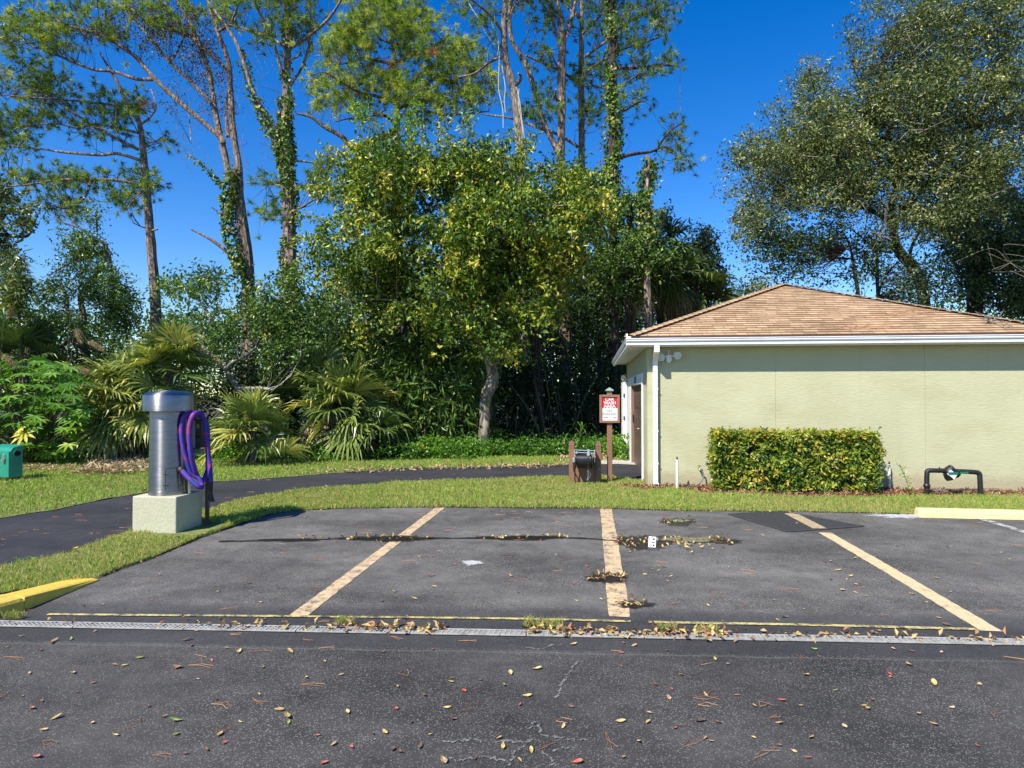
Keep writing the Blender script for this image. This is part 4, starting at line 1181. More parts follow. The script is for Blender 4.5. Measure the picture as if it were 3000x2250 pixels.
for i, s_ in enumerate(("CAR", "WASH", "AREA")):
    text(s_, (pxa + pxb) / 2, pzb - zr * (0.20 + 0.315 * i), sy - 0.0095, 0.056, 0.225 if i else 0.165, M_LW, red, 0.022)
zw = zm - pza
text("NO", (pxa + pxb) / 2, zm - zw * 0.22, sy - 0.0095, 0.036, 0.085, M_LG, pan, 0.018)
text("PARKING", (pxa + pxb) / 2, zm - zw * 0.48, sy - 0.0095, 0.036, 0.255, M_LG, pan, 0.018)
text("7AM TO 7PM", (pxa + pxb) / 2, zm - zw * 0.74, sy - 0.0095, 0.028, 0.25, M_LG, pan, 0.018)
mb = MB()
for px_, pz_ in ((0, 0.905),): mb.box(((pxa + pxb) / 2 - 0.004, sy - 0.01, zm - zw * pz_), ((pxa + pxb) / 2 + 0.004, sy - 0.0085, zm - zw * pz_ + 0.007))
mb.obj("screw", M_LG, pan)

# ---------------------------------------------------------------- hose reel on its brown stand
rp = P(1714, 1400, 12.2); rx, ry = rp[0], rp[1]
stand = thing("hose_stand", (rx, ry, 0), "low brown wooden stand with two round topped posts behind the hose reel", "stand")
for s_ in (-1, 1):
    cx = rx + s_ * 0.246
    mb = MB(); hw = 0.05
    zt = 0.80 if s_ < 0 else 0.79
    for a, b_, k in ((-0.05, zt - 0.135, 1), (zt - 0.135, zt - 0.128, .86), (zt - 0.128, zt - 0.092, 1), (zt - 0.092, zt - 0.085, .86), (zt - 0.085, zt - 0.045, 1)):
        mb.box((cx - hw * k, ry - hw * k, a), (cx + hw * k, ry + hw * k, b_))
    pr = [(cx - hw, zt - 0.045), (cx + hw, zt - 0.045)] + [(cx + hw * math.cos(t), zt - 0.045 + 0.05 * math.sin(t)) for t in np.linspace(0.35, math.pi - 0.35, 8)]
    mb.prism([(p, q) for p, q in pr], 1, ry - hw, ry + hw)
    mb.obj("post", M_BRN, stand)
mb = MB(); mb.box((rx - 0.1955, ry - 0.02, 0.06), (rx + 0.1955, ry + 0.02, 0.50)); mb.obj("back_board", M_BRN, stand)
reel = thing("hose_reel", (rx, ry - 0.13, 0.4), "galvanised hose reel wound with black hose on the brown stand", "hose reel")
M_GALV = simple("galvanised steel", (0.62, 0.63, 0.64), 0.38, 0.85, var=0.12, scale=20)
M_RUB = simple("black rubber hose", (0.014, 0.014, 0.015), 0.38, spec=0.6)
ry2 = ry - 0.185; zc = 0.46
mb = MB()
for s_ in (-0.165, 0.13):
    mb.tube([(rx + s_ - 0.006, ry2, zc), (rx + s_ + 0.006, ry2, zc)], 0.155, 28)
mb.tube([(rx - 0.165, ry2, zc), (rx + 0.13, ry2, zc)], 0.09, 16)
mb.obj("drum", M_DARKM, reel)
mb = MB()
for z, y in ((zc + 0.175, ry - 0.06), (zc + 0.15, ry2 - 0.09)):
    mb.tube([(rx - 0.19, y, z), (rx + 0.19, y, z - 0.01)], 0.009, 8)
for s_ in (-0.19, 0.175):
    mb.box((rx + s_ - 0.006, ry2 - 0.03, zc - 0.03), (rx + s_ + 0.006, ry - 0.052, zc + 0.19))
    mb.tube([(rx + s_, ry2 - 0.09, zc + 0.15), (rx + s_, ry2, zc + 0.17), (rx + s_, ry - 0.06, zc + 0.175)], 0.008, 6)
mb.box((rx + 0.04, ry2 - 0.115, zc + 0.13), (rx + 0.085, ry2 - 0.095, zc + 0.215))
mb.tube([(rx + 0.0625, ry2 - 0.125, zc + 0.12), (rx + 0.0625, ry2 - 0.085, zc + 0.12)], 0.03, 16)
mb.bbox((rx - 0.16, ry2 - 0.11, zc + 0.125), (rx - 0.13, ry2 - 0.08, zc + 0.165), 0.004)
mb.bbox((rx - 0.225, ry2 - 0.03, zc - 0.04), (rx - 0.195, ry2 + 0.02, zc + 0.04), 0.004)
mb.obj("reel_frame", M_GALV, reel)
mb = MB()
q = []
for i in range(13 * 16 + 1):
    a = i / 16 * 2 * math.pi; q.append((rx - 0.15 + 0.265 * i / (13 * 16), ry2 + 0.128 * math.cos(a), zc + 0.128 * math.sin(a)))
mb.tube(q, 0.0125, 6)
mb.tube(crom([(rx + 0.0625, ry2 - 0.09, zc + 0.12), (rx + 0.0625, ry2 - 0.125, zc + 0.05), (rx + 0.06, ry2 - 0.128, zc - 0.08), (rx + 0.06, ry2 - 0.125, zc - 0.17)], 5), 0.012, 8)
mb.tube(crom([(rx - 0.21, ry2, zc - 0.04), (rx - 0.2, ry2 + 0.02, zc - 0.2), (rx - 0.13, ry2 + 0.06, zc - 0.34), (rx - 0.10, ry2 + 0.09, zc - 0.46)], 5), 0.011, 8)
hs = mb.obj("hose", M_RUB, reel, smooth=True)
mb = MB()
mb.tube([(rx + 0.06, ry2 - 0.125, zc - 0.165), (rx + 0.06, ry2 - 0.125, zc - 0.205)], 0.019, 10)
mb.tube([(rx + 0.06, ry2 - 0.125, zc - 0.205), (rx + 0.06, ry2 - 0.125, zc - 0.30)], 0.014, 8)
mb.tube([(rx + 0.06, ry2 - 0.125, zc - 0.30), (rx + 0.045, ry2 - 0.145, zc - 0.35)], [0.017, 0.02], 8)
mb.tube(crom([(rx + 0.075, ry2 - 0.125, zc - 0.2), (rx + 0.1, ry2 - 0.13, zc - 0.24), (rx + 0.07, ry2 - 0.13, zc - 0.33)], 4), 0.006, 6)
mb.obj("spray_nozzle", simple("blue grey nozzle", (0.10, 0.115, 0.14), 0.4), hs)
mb = MB(); mb.tube([(rx + 0.136, ry2, zc), (rx + 0.2, ry2 - 0.01, zc - 0.16)], 0.008, 6); mb.tube([(rx + 0.2, ry2 - 0.01, zc - 0.16), (rx + 0.28, ry2 - 0.01, zc - 0.165)], 0.013, 8); mb.obj("crank", M_DARKM, reel)

# ---------------------------------------------------------------- pipes along the wall
M_PVC = simple("white pvc", (0.76, 0.75, 0.70), 0.5, var=0.05, dirt=(0.5, 0.45, 0.38))
for (px, py, h, lab) in ((1984, 1437, 0.565, "white pvc pipe stub beside the grey wall hose"), (2606, 1441, 0.50, "white pvc pipe stub at the right end of the hedge")):
    g = G(px, py); t = thing("vent_pipe", (g[0], g[1], 0), lab, "pipe")
    mb = MB(); mb.tube([(g[0], g[1], -0.03), (g[0], g[1], h - 0.03)], 0.022, 14); mb.obj("pipe", M_PVC, t, smooth=False)
    mb = MB(); mb.tube([(g[0], g[1], h - 0.03), (g[0], g[1], h)], 0.014, 10); mb.tube([(g[0], g[1], h), (g[0], g[1], h + 0.02)], 0.009, 8); mb.obj("tip", M_DARKM, t)
xs = xwall(2046)
t = thing("spigot", (xs, BY - 0.05, 0.36), "small wall spigot with a grey hose drooping to the ground", "tap")
mb = MB(); mb.tube([(xs, BY, 0.36), (xs, BY - 0.09, 0.36), (xs, BY - 0.1, 0.33)], 0.016, 8); mb.tube([(xs, BY - 0.06, 0.36), (xs, BY - 0.06, 0.40)], 0.006, 6); mb.tube([(xs - 0.03, BY - 0.06, 0.4), (xs + 0.03, BY - 0.06, 0.4)], 0.008, 6)
mb.obj("tap_body", simple("aged brass", (0.28, 0.24, 0.18), 0.45, 0.8), t)
mb = MB(); gl = G(1992, 1434); mb.tube(crom([(xs, BY - 0.1, 0.335), (xs + 0.05, BY - 0.1, 0.30), (xs + 0.055, BY - 0.12, 0.2), (xs - 0.03, BY - 0.2, 0.1), (xs - 0.2, BY - 0.35, 0.05), (gl[0] + 0.03, gl[1] + 0.05, 0.03)], 6), 0.013, 8)
mb.obj("hose", simple("grey hose", (0.16, 0.16, 0.16), 0.5), t, smooth=True)
# black wrapped backflow pipe
M_TAPE = simple("black pipe wrap", (0.012, 0.012, 0.013), 0.42, var=0.3, scale=30, bmp=0.4, bscale=60, spec=0.6)
gl = G(2712, 1460); gr = G(2880, 1455); gy0 = (gl[1] + gr[1]) / 2
def bp(u, v):   # close-up (2212 px for 320 photo px) -> point in the plane of the pipe
    px = 2640 + u * 320 / 2212; py = 1330 + v * 320 / 2212
    d = ray(px, py); return EYEP + d * (gy0 / d[1])
bf = thing("backflow_pipe", ((gl[0] + gr[0]) / 2, gy0, 0), "black wrapped backflow pipe bridge with a white tag by the wall", "pipe")
q = crom([bp(520, 960), bp(520, 640), bp(522, 440), bp(540, 345), bp(640, 335), bp(900, 340), bp(1250, 355), bp(1500, 370), bp(1580, 400), bp(1595, 500), bp(1605, 700), bp(1615, 920)], 14)
rr = 0.038 * (1 + 0.06 * np.sin(np.arange(len(q)) * 2.1))
mb = MB(); mb.tube(q, rr, 14)
e = bp(520, 645); mb.tube([e - np.array([0, 0, .04]), e - np.array([0, 0, .012]), e + np.array([0, 0, .012]), e + np.array([0, 0, .04])], [0.036, 0.052, 0.052, 0.036], 14)
e = bp(775, 320); mb.tube([e, bp(775, 262)], 0.009, 6)
mb.obj("wrapped_pipe", M_TAPE, bf, smooth=True)
mb = MB()
bodyp = [(985, 215, .02), (905, 290, .075), (880, 370, .095), (900, 450, .095), (960, 540, .05)]
cen = bp(1000, 385)
k = 18; V = []
outl = [(980, 218), (1040, 240), (1110, 310), (1200, 320), (1200, 420), (1150, 480), (1040, 505), (1000, 540), (930, 548), (890, 510), (865, 430), (860, 330), (900, 270)]
for y_, sc in ((-0.085, 0.45), (-0.06, 0.85), (0, 1.0), (0.06, 0.85), (0.085, 0.45)):
    for u, v in outl:
        p = bp(u, v); p = cen + (p - cen) * sc; V.append(p + np.array([0, y_, 0]) + rng.normal(size=3) * 0.002)
k = len(outl)
f = [[i * k + j, i * k + (j + 1) % k, (i + 1) * k + (j + 1) % k, (i + 1) * k + j] for i in range(4) for j in range(k)] + [list(range(k))[::-1], list(range(4 * k, 5 * k))]
mb.add(V, f); mb.obj("valve_body", M_TAPE, bf)
M_GTAPE = simple("green valve handle", (0.01, 0.13, 0.075), 0.4)
for (u0, u1, v) in ((885, 1080, 368), (1110, 1285, 365)):
    a, b_ = bp(u0, v - 2), bp(u1, v + 4)
    mb = MB(); mb.bbox((a[0], gy0 - 0.118, a[2] - 0.018), (b_[0], gy0 - 0.10, a[2] + 0.012), 0.004); mb.obj("handle", M_GTAPE, bf)
mb = MB(); o_ = np.array([0, -0.098, 0])
mb.add([bp(930, 305) + o_, bp(1075, 405) + o_, bp(1005, 495) + o_, bp(868, 390) + o_], [[0, 3, 2, 1]]); mb.add([bp(930, 305) + o_ + np.array([0, .002, 0]), bp(1075, 405) + o_ + np.array([0, .002, 0]), bp(1005, 495) + o_ + np.array([0, .002, 0]), bp(868, 390) + o_ + np.array([0, .002, 0])], [[0, 1, 2, 3]])
mb.obj("tag", simple("white plastic tag", (0.8, 0.8, 0.79), 0.5, var=0.01), bf)

# broken white grate piece standing in the puddle
g = G(1910, 1605)
t = thing("grate_fragment", (g[0], g[1], 0), "small white broken piece of drain grate standing in the puddle", "grate fragment")
mb = MB(); wv, hv = 0.078, 0.155
mb.M = Matrix.Translation(g) @ Matrix.Rotation(R(-8), 4, 'Z') @ Matrix.Rotation(R(-52), 4, 'X')
for a, b_ in (((-wv / 2, 0, 0.004), (-wv / 2 + 0.03, 0.01, hv)), ((wv / 2 - 0.012, 0, 0.004), (wv / 2, 0.01, hv))): mb.box(a, b_)
for z in (0.004, 0.05, 0.085, 0.135): mb.box((-wv / 2 + 0.0305, 0.0005, z), (wv / 2 - 0.0125, 0.0095, z + 0.017))
mb.box((-0.002, 0.001, 0.022), (0.006, 0.009, 0.0495)); mb.box((-0.004, 0.001, 0.103), (0.004, 0.009, 0.1345))
mb.obj("slotted_plate", simple("clean white plastic", (0.74, 0.74, 0.72), 0.5, var=0.05), t)

# ---------------------------------------------------------------- vegetation materials
M_PINEBARK = barkmat("pine bark", (0.14, 0.105, 0.08), (0.44, 0.34, 0.27), 10)
M_GREYBARK = barkmat("grey brown bark", (0.09, 0.075, 0.06), (0.26, 0.22, 0.18), 12)
M_PALEBARK = barkmat("pale grey bark", (0.26, 0.24, 0.20), (0.52, 0.48, 0.42), 9, 0.6)
M_DARKBARK = barkmat("dark bark", (0.035, 0.028, 0.022), (0.12, 0.095, 0.075), 12)
M_TREEBARK = barkmat("mottled smooth bark", (0.14, 0.12, 0.09), (0.40, 0.35, 0.27), 7, 0.4)
M_NEED = leafmat("pine needle", [(0, (0.055, 0.115, 0.021)), (0.45, (0.150, 0.266, 0.034)), (0.8, (0.407, 0.481, 0.051)), (1.0, (0.598, 0.607, 0.085))], 0.25, 0.45, 0.3)
M_BROWN = leafmat("dead needle brown", [(0, (0.10, 0.06, 0.035)), (0.5, (0.24, 0.14, 0.08)), (1, (0.42, 0.22, 0.09))], 0.1, 0.8, 0.1)
M_CTR = leafmat("yellowing leaf", [(0, (0.026, 0.065, 0.010)), (0.45, (0.075, 0.150, 0.018)), (0.72, (0.27, 0.34, 0.035)), (0.95, (0.52, 0.50, 0.06)), (1, (0.56, 0.44, 0.07))], 0.2, 0.42, 0.32)
M_OAK = leafmat("oak leaf", [(0, (0.024, 0.042, 0.012)), (0.5, (0.095, 0.135, 0.034)), (0.85, (0.25, 0.28, 0.085)), (1, (0.42, 0.39, 0.15))], 0.15, 0.40, 0.35)
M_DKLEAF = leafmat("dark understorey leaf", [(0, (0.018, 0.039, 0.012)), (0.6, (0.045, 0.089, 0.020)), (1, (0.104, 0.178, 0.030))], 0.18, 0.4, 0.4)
M_MIDLEAF = leafmat("mid green leaf", [(0, (0.035, 0.080, 0.017)), (0.55, (0.096, 0.183, 0.028)), (0.9, (0.240, 0.319, 0.048)), (1, (0.414, 0.431, 0.080))], 0.18, 0.4, 0.4)
M_BRIGHT = leafmat("bright green leaf", [(0, (0.043, 0.115, 0.013)), (0.5, (0.115, 0.259, 0.025)), (0.9, (0.259, 0.416, 0.050)), (1, (0.604, 0.546, 0.075))], 0.35, 0.38, 0.4)
M_IVY = leafmat("ivy leaf", [(0, (0.037, 0.092, 0.015)), (0.6, (0.110, 0.203, 0.026)), (0.9, (0.288, 0.338, 0.045)), (1, (0.439, 0.236, 0.089))], 0.2, 0.4, 0.4)
M_VINE = leafmat("dry vine leaf", [(0, (0.06, 0.045, 0.03)), (0.5, (0.15, 0.10, 0.065)), (0.8, (0.12, 0.13, 0.04)), (1, (0.32, 0.2, 0.14))], 0.1, 0.7, 0.2)
M_PALM = leafmat("palm frond", [(0, (0.036, 0.067, 0.018)), (0.5, (0.100, 0.160, 0.037)), (0.85, (0.252, 0.302, 0.064)), (1, (0.504, 0.470, 0.129))], 0.15, 0.35, 0.5)
M_DEADPALM = leafmat("dead palm frond", [(0, (0.14, 0.10, 0.06)), (0.6, (0.32, 0.25, 0.15)), (1, (0.5, 0.42, 0.28))], 0.1, 0.8, 0.1)
M_HEDGE = leafmat("hedge leaf", [(0, (0.016, 0.05, 0.008)), (0.45, (0.055, 0.12, 0.014)), (0.72, (0.20, 0.26, 0.026)), (0.94, (0.42, 0.44, 0.055)), (1, (0.50, 0.36, 0.06))], 0.25, 0.38, 0.35)
M_PLUME = leafmat("reed plume", [(0, (0.26, 0.19, 0.10)), (1, (0.50, 0.40, 0.24))], 0.2, 0.9, 0.05)
M_STEM = simple("green brown stem", (0.09, 0.085, 0.04), 0.8)

def wood_parts(t, limbs, D, mat, dd=1.6, k=9, base=True):
    """first entry of limbs is the trunk; returns skeleton points of the limbs"""
    mb = MB(); sk = []
    for i, pl in enumerate(limbs):
        d0 = D if i == 0 else D - 0.05
        pts, rad = limb(pl, d0, 0 if i == 0 else rng.uniform(-dd, dd))
        if i == 0 and base:                      # carry the trunk down into the ground
            b = pts[0].copy(); b[2] = -0.15
            if pts[0][2] > 0.2:
                pts = np.vstack([[b], pts]); rad = np.concatenate([[rad[0] * 1.15], rad])
        mb.tube(pts, rad, k if rad[0] > 0.04 else 6, True, jit=0.05)
        n = max(2, int(np.sum(np.linalg.norm(np.diff(pts, axis=0), axis=1)) / 0.35))
        ti = np.linspace(0, len(pts) - 1, n)
        q = np.stack([np.interp(ti, np.arange(len(pts)), pts[:, c]) for c in range(3)], 1)
        sk.append(q[len(q) // 3:] if i == 0 else q)
    return mb, np.vstack(sk)

def base_of(limbs, D):
    b = P(limbs[0][0][0], limbs[0][0][1], D); return (b[0], b[1], 0)

def tufts(mb_n, mb_w, blobs, D, skel, k=42, L=0.25, W=0.016, thick=1.0, tint=(0.35, 0.2), cl=4):
    """pine foliage: blobs = (cx, cy, rx, ry, n branchlets); each branchlet carries cl tufts"""
    for cx, cy, rx, ry, n in blobs:
        C = crown_pts(ell(cx, cy, rx, ry), n, D, thick)
        twigs(mb_w, C, skel, 0.016, 0.12)
        A = twigdir(C, skel)
        T = (C[:, None, :] + rng.normal(size=(n, cl, 3)) * 0.26).reshape(-1, 3)
        AA = np.repeat(A, cl, 0) + rng.normal(size=(n * cl, 3)) * 0.35 + np.array([0, 0, 0.45])
        for i in range(n):
            for j in range(cl):
                mb_w.tube([C[i], (C[i] + T[i * cl + j]) / 2 + np.array([0, 0, -0.03]), T[i * cl + j]], [0.009, 0.008, 0.006], 3, False)
        mb_n.needles(T, AA, k, L, W, np.clip(rng.normal(tint[0], tint[1], n * cl), 0.02, 1), 0.8)

def ivy_on(mb, pts_rad, n, size, spread=1.6, seg=(0, 1)):
    size *= 1.35
    pts, rad = pts_rad; m = len(pts)
    i = rng.uniform(seg[0] * (m - 1), seg[1] * (m - 1), n)
    c = np.stack([np.interp(i, np.arange(m), pts[:, k]) for k in range(3)], 1); r = np.interp(i, np.arange(m), rad)
    a = rng.uniform(0, 6.28, n); rr = r * 1.02 + np.abs(rng.normal(size=n)) * 0.06 * spread
    ph = rng.uniform(0, 6.28, 4); zz = c[:, 2]
    pat = np.sin(zz * 1.7 + ph[0] + a) + 0.8 * np.sin(zz * 3.9 + ph[1] - 2 * a) + 0.6 * np.sin(zz * 0.8 + ph[2])
    kp = pat > rng.normal(-0.25, 0.35, n); c, r, a, rr, pat = c[kp], r[kp], a[kp], rr[kp], pat[kp]; n = len(c)
    rr = rr + 0.05 * spread * np.clip(pat, 0, 2) * rng.uniform(0, 1, n)
    o = np.stack([np.cos(a), np.sin(a), rng.normal(size=n) * 0.3], 1)
    mb.leaves(c + o * rr[:, None], size * rng.uniform(0.7, 1.3, n), size * 0.8, np.clip(rng.normal(0.5, 0.27, n), 0, 1), 0.3, 0.6, o)

def vine_strings(mb, px0, px1, py0, py1, D, n, ln=(60, 200), r=0.006):
    for _ in range(n):
        x = rng.uniform(px0, px1); y = rng.uniform(py0, py1); l = rng.uniform(*ln); d = D + rng.uniform(-0.6, 0.6)
        q = [P(x + rng.normal() * 7 * i, y + l * i / 4, d) for i in range(5)]
        mb.tube(crom(q, 3), r, 3, False)

# ------------------------------------------------------------ left leaning pine
DA = 24.0
LA = [[(460, 985, 32), (454, 860, 29), (445, 750, 26), (432, 588, 24), (420, 452, 19), (409, 362, 15), (380, 321, 13), (357, 271, 11), (341, 235, 9), (316, 194, 7), (290, 150, 4)],
      [(420, 560, 12), (393, 538, 11), (325, 527, 9), (181, 527, 8), (90, 540, 6), (0, 547, 4), (-120, 540, 3)],
      [(267, 531, 8), (244, 583, 7), (194, 610, 5), (150, 600, 3)], [(185, 527, 7), (136, 524, 6), (54, 515, 5), (0, 490, 3), (-90, 470, 2)],
      [(407, 468, 9), (344, 450, 9), (289, 454, 8), (181, 445, 7), (118, 436, 5), (0, 425, 4)],
      [(405, 438, 10), (316, 393, 9), (253, 357, 8), (194, 316, 7), (136, 280, 5), (59, 240, 4), (0, 203, 3)],
      [(405, 389, 8), (289, 364, 7), (226, 375, 6), (158, 362, 4), (60, 372, 3)], [(362, 312, 7), (253, 298, 6), (136, 289, 5), (0, 278, 3)],
      [(416, 362, 7), (439, 344, 6), (457, 312, 5), (443, 262, 3)], [(420, 398, 5), (452, 414, 4), (479, 407, 3)], [(425, 555, 5), (395, 580, 4), (370, 615, 3)],
      [(445, 675, 8), (462, 672, 4)], [(438, 670, 5), (412, 664, 3)]]
tA = thing("pine_tree", base_of(LA, DA), "slender pine at far left with long flat limbs reaching left", "tree", "tall pines")
wA, sA = wood_parts(tA, LA, DA, M_PINEBARK)
nA = MB(); wt = MB()
tufts(nA, wt, [(70, 225, 95, 60, 34), (150, 260, 70, 50, 26), (330, 305, 115, 45, 34), (90, 340, 110, 34, 34), (40, 410, 70, 36, 24), (160, 520, 100, 28, 34), (40, 520, 60, 24, 10), (370, 540, 95, 36, 30), (205, 605, 55, 28, 22), (370, 590, 30, 22, 8),
               (300, 370, 90, 36, 20), (470, 408, 20, 14, 5), (455, 535, 18, 16, 5), (-60, 300, 60, 120, 20)], DA, sA, tint=(0.38, 0.22))
wA.obj("trunk", M_PINEBARK, tA); wt.obj("twigs", M_GREYBARK, tA); nA.obj("needles", M_NEED, tA)
bn = MB(); T = crown_pts(ell(425, 308, 30, 16), 12, DA, 0.4); bn.needles(T, np.tile([0, 0, 1.0], (12, 1)), 36, 0.22, 0.011, rng.uniform(0.4, 1, 12)); bn.obj("dead_needles", M_BROWN, tA)

# ------------------------------------------------------------ twin stemmed pine with limbs sweeping to the upper left
DB = 22.5
LB = [[(730, 985, 44), (728, 880, 40), (723, 750, 35), (705, 633, 34), (700, 560, 28), (698, 475, 20), (683, 384, 19), (676, 271, 16), (669, 181, 15), (637, 90, 12), (610, 0, 10), (580, -120, 7)],
      [(700, 590, 26), (678, 533, 20), (651, 420, 18), (633, 339, 16), (624, 280, 15), (610, 203, 14), (574, 104, 12), (542, 36, 10), (520, 0, 9), (470, -120, 6)],
      [(655, 420, 16), (642, 398, 15), (556, 325, 14), (457, 235, 13), (398, 167, 12), (334, 122, 11), (280, 95, 9), (190, 72, 7), (113, 23, 5), (80, -20, 4)],
      [(457, 233, 10), (398, 231, 10), (334, 210, 9), (271, 203, 8), (203, 176, 7), (136, 149, 6), (68, 118, 5), (10, 20, 3)],
      [(619, 303, 11), (560, 240, 10), (497, 181, 10), (434, 104, 9), (380, 41, 7), (316, -10, 6)],
      [(664, 203, 10), (610, 154, 9), (556, 108, 9), (475, 77, 8), (407, 45, 7), (370, 10, 5)], [(640, 92, 8), (680, 60, 7), (705, -20, 5)], [(668, 400, 12), (663, 330, 8), (668, 270, 6)],
      [(497, 181, 8), (520, 150, 6), (560, 60, 5), (590, 10, 4)], [(574, 104, 8), (520, 90, 7), (430, 20, 5), (400, -30, 4)], [(718, 800, 16), (696, 780, 14), (669, 741, 12), (615, 700, 9), (560, 672, 4)],
      [(700, 655, 6), (674, 646, 6), (619, 606, 3)], [(690, 580, 8), (655, 551, 6), (619, 511, 4), (554, 452, 2)], [(560, 420, 3), (556, 360, 3), (548, 300, 2)]]
tB = thing("pine_tree", base_of(LB, DB), "twin stemmed pine left of centre with limbs sweeping to the upper left", "tree", "tall pines")
wB, sB = wood_parts(tB, LB, DB, M_PINEBARK)
nB = MB(); wt = MB()
tufts(nB, wt, [(170, 75, 105, 40, 36), (320, 98, 36, 26, 12), (150, 130, 45, 25, 12), (470, 52, 34, 26, 14), (560, 34, 30, 22, 8), (20, 110, 30, 26, 10), (655, 30, 30, 40, 12), (50, 60, 50, 40, 14), (300, 20, 120, 40, 20), (450, -10, 100, 40, 18)], DB, sB, tint=(0.5, 0.2))
vb = MB()
for cx, cy, rx, ry, n in ((420, 60, 110, 55, 60), (520, 130, 110, 60, 60), (600, 180, 70, 80, 40), (280, 95, 90, 26, 26), (560, 60, 90, 45, 40), (520, 300, 60, 50, 8), (640, 260, 60, 90, 20)):
    C = crown_pts(ell(cx, cy, rx, ry), n, DB, 0.7); twigs(wt, C, sB, 0.010, 0.0)
    L_ = spray(C, 16, 0.16); vb.leaves(L_, 0.085, 0.05, rng.uniform(0, 1, len(L_)), 0.1, 0.8)
vine_strings(wt, 480, 700, 100, 420, DB, 40, (40, 140), 0.006)
wB.obj("trunk", M_PINEBARK, tB); wt.obj("twigs", M_GREYBARK, tB); nB.obj("needles", M_NEED, tB); vb.obj("dry_vine", M_VINE, tB)
iv = MB()
ivy_on(iv, limb([(678, 500, 16), (672, 560, 20), (668, 640, 18), (690, 750, 20), (705, 820, 24), (722, 930, 30)], DB - 0.25), 2300, 0.10, 1.1)
ivy_on(iv, limb([(655, 551, 5), (619, 511, 4), (554, 452, 3)], DB), 200, 0.09, 0.8)
iv.obj("ivy", M_IVY, tB)

# ------------------------------------------------------------ ivy clad pine
DC = 21.0
LC = [[(855, 1000, 40), (852, 880, 38), (850, 750, 36), (845, 588, 36), (841, 452, 36), (836, 362, 26), (841, 226, 21), (843, 90, 19), (836, 0, 16), (830, -130, 10)],
      [(832, 470, 24), (814, 429, 20), (787, 362, 16), (746, 280, 13), (710, 172, 11), (683, 108, 10), (633, 36, 9), (606, 0, 8), (570, -60, 5)],
      [(832, 235, 10), (805, 136, 9), (778, 68, 8), (746, 9, 7), (735, -40, 5)], [(848, 253, 9), (886, 194, 8), (909, 113, 8), (906, 0, 6), (905, -60, 4)], [(857, 138, 10), (918, 95, 9), (963, 54, 8), (994, 9, 7), (1020, -40, 5)],
      [(836, 136, 9), (782, 108, 8), (723, 86, 7), (669, 72, 5)], [(840, 180, 7), (872, 165, 6), (880, 150, 4)], [(862, 560, 8), (890, 545, 7), (915, 548, 5), (955, 540, 3)], [(858, 620, 8), (895, 600, 6), (945, 570, 4)], [(830, 612, 6), (800, 625, 4), (780, 630, 3)], [(828, 545, 6), (800, 540, 4)],
      [(858, 470, 6), (920, 478, 5), (960, 500, 3)]]
tC = thing("pine_tree", base_of(LC, DC), "forked pine with its lower trunk wrapped in green ivy", "tree", "tall pines")
wC, sC = wood_parts(tC, LC, DC, M_PINEBARK)
nC = MB(); wt = MB()
tufts(nC, wt, [(790, 626, 30, 18, 8), (797, 540, 18, 18, 6), (940, 490, 40, 26, 12), (935, 545, 30, 20, 8), (800, 40, 40, 40, 10), (770, 95, 28, 20, 8), (905, 40, 40, 36, 10), (880, 95, 30, 20, 8), (700, 20, 50, 30, 8), (840, -30, 120, 40, 30)], DC, sC, tint=(0.32, 0.2))
vine_strings(wt, 650, 880, 40, 420, DC, 45, (40, 150), 0.005)
wC.obj("trunk", M_PINEBARK, tC); wt.obj("twigs", M_GREYBARK, tC); nC.obj("needles", M_NEED, tC)
iv = MB()
tr = limb(LC[0], DC)
ivy_on(iv, tr, 3300, 0.10, 0.8, (0.08, 0.62)); ivy_on(iv, tr, 500, 0.09, 1.0, (0.62, 0.8)); ivy_on(iv, limb(LC[1], DC), 1100, 0.09, 1.0, (0, 0.55))
iv.obj("ivy", M_IVY, tC)

# ------------------------------------------------------------ broad bushy pine behind the centre tree
DD = 29.0
def c2(l): return [(800 + x * 0.452, y * 0.452, w_) for x, y, w_ in l]
LD = [[(1168, 985, 30), (1164, 600, 24), (1162, 452, 19), (1164, 316, 16), (1157, 181, 12), (1144, 68, 8), (1140, 0, 6), (1135, -60, 4)]] + [c2(q) for q in (
      [(790, 480, 10), (640, 470, 9), (520, 580, 8), (420, 540, 7), (300, 600, 5), (200, 610, 3)], [(800, 660, 12), (660, 620, 9), (560, 600, 8), (430, 520, 6), (330, 470, 4), (240, 490, 3)],
      [(790, 850, 20), (540, 950, 16), (440, 880, 14), (330, 820, 12), (250, 760, 9), (150, 735, 5)], [(800, 800, 12), (700, 740, 9), (600, 760, 7), (480, 770, 5), (400, 790, 3)], [(800, 720, 10), (900, 640, 9), (1060, 500, 8), (1150, 520, 8), (1260, 480, 7), (1350, 430, 6), (1480, 370, 5)],
      [(790, 420, 9), (700, 400, 8), (600, 380, 6), (480, 410, 5), (350, 420, 3)], [(800, 400, 9), (900, 360, 8), (1000, 330, 6), (1100, 260, 4)], [(800, 300, 7), (700, 250, 6), (600, 150, 4)], [(790, 300, 7), (900, 200, 5), (960, 120, 3)],
      [(800, 760, 10), (950, 720, 8), (1100, 740, 7), (1250, 740, 5), (1400, 720, 3)], [(800, 560, 9), (950, 520, 7), (1020, 560, 6), (1060, 590, 4)], [(800, 700, 8), (980, 660, 7), (1150, 600, 5), (1300, 620, 4)])]
tD = thing("pine_tree", base_of(LD, DD), "broad bushy pine with a full needle crown behind the yellowing tree", "tree", "tall pines")
wD, sD = wood_parts(tD, LD, DD, M_GREYBARK, 2.5)
nD = MB(); wt = MB()
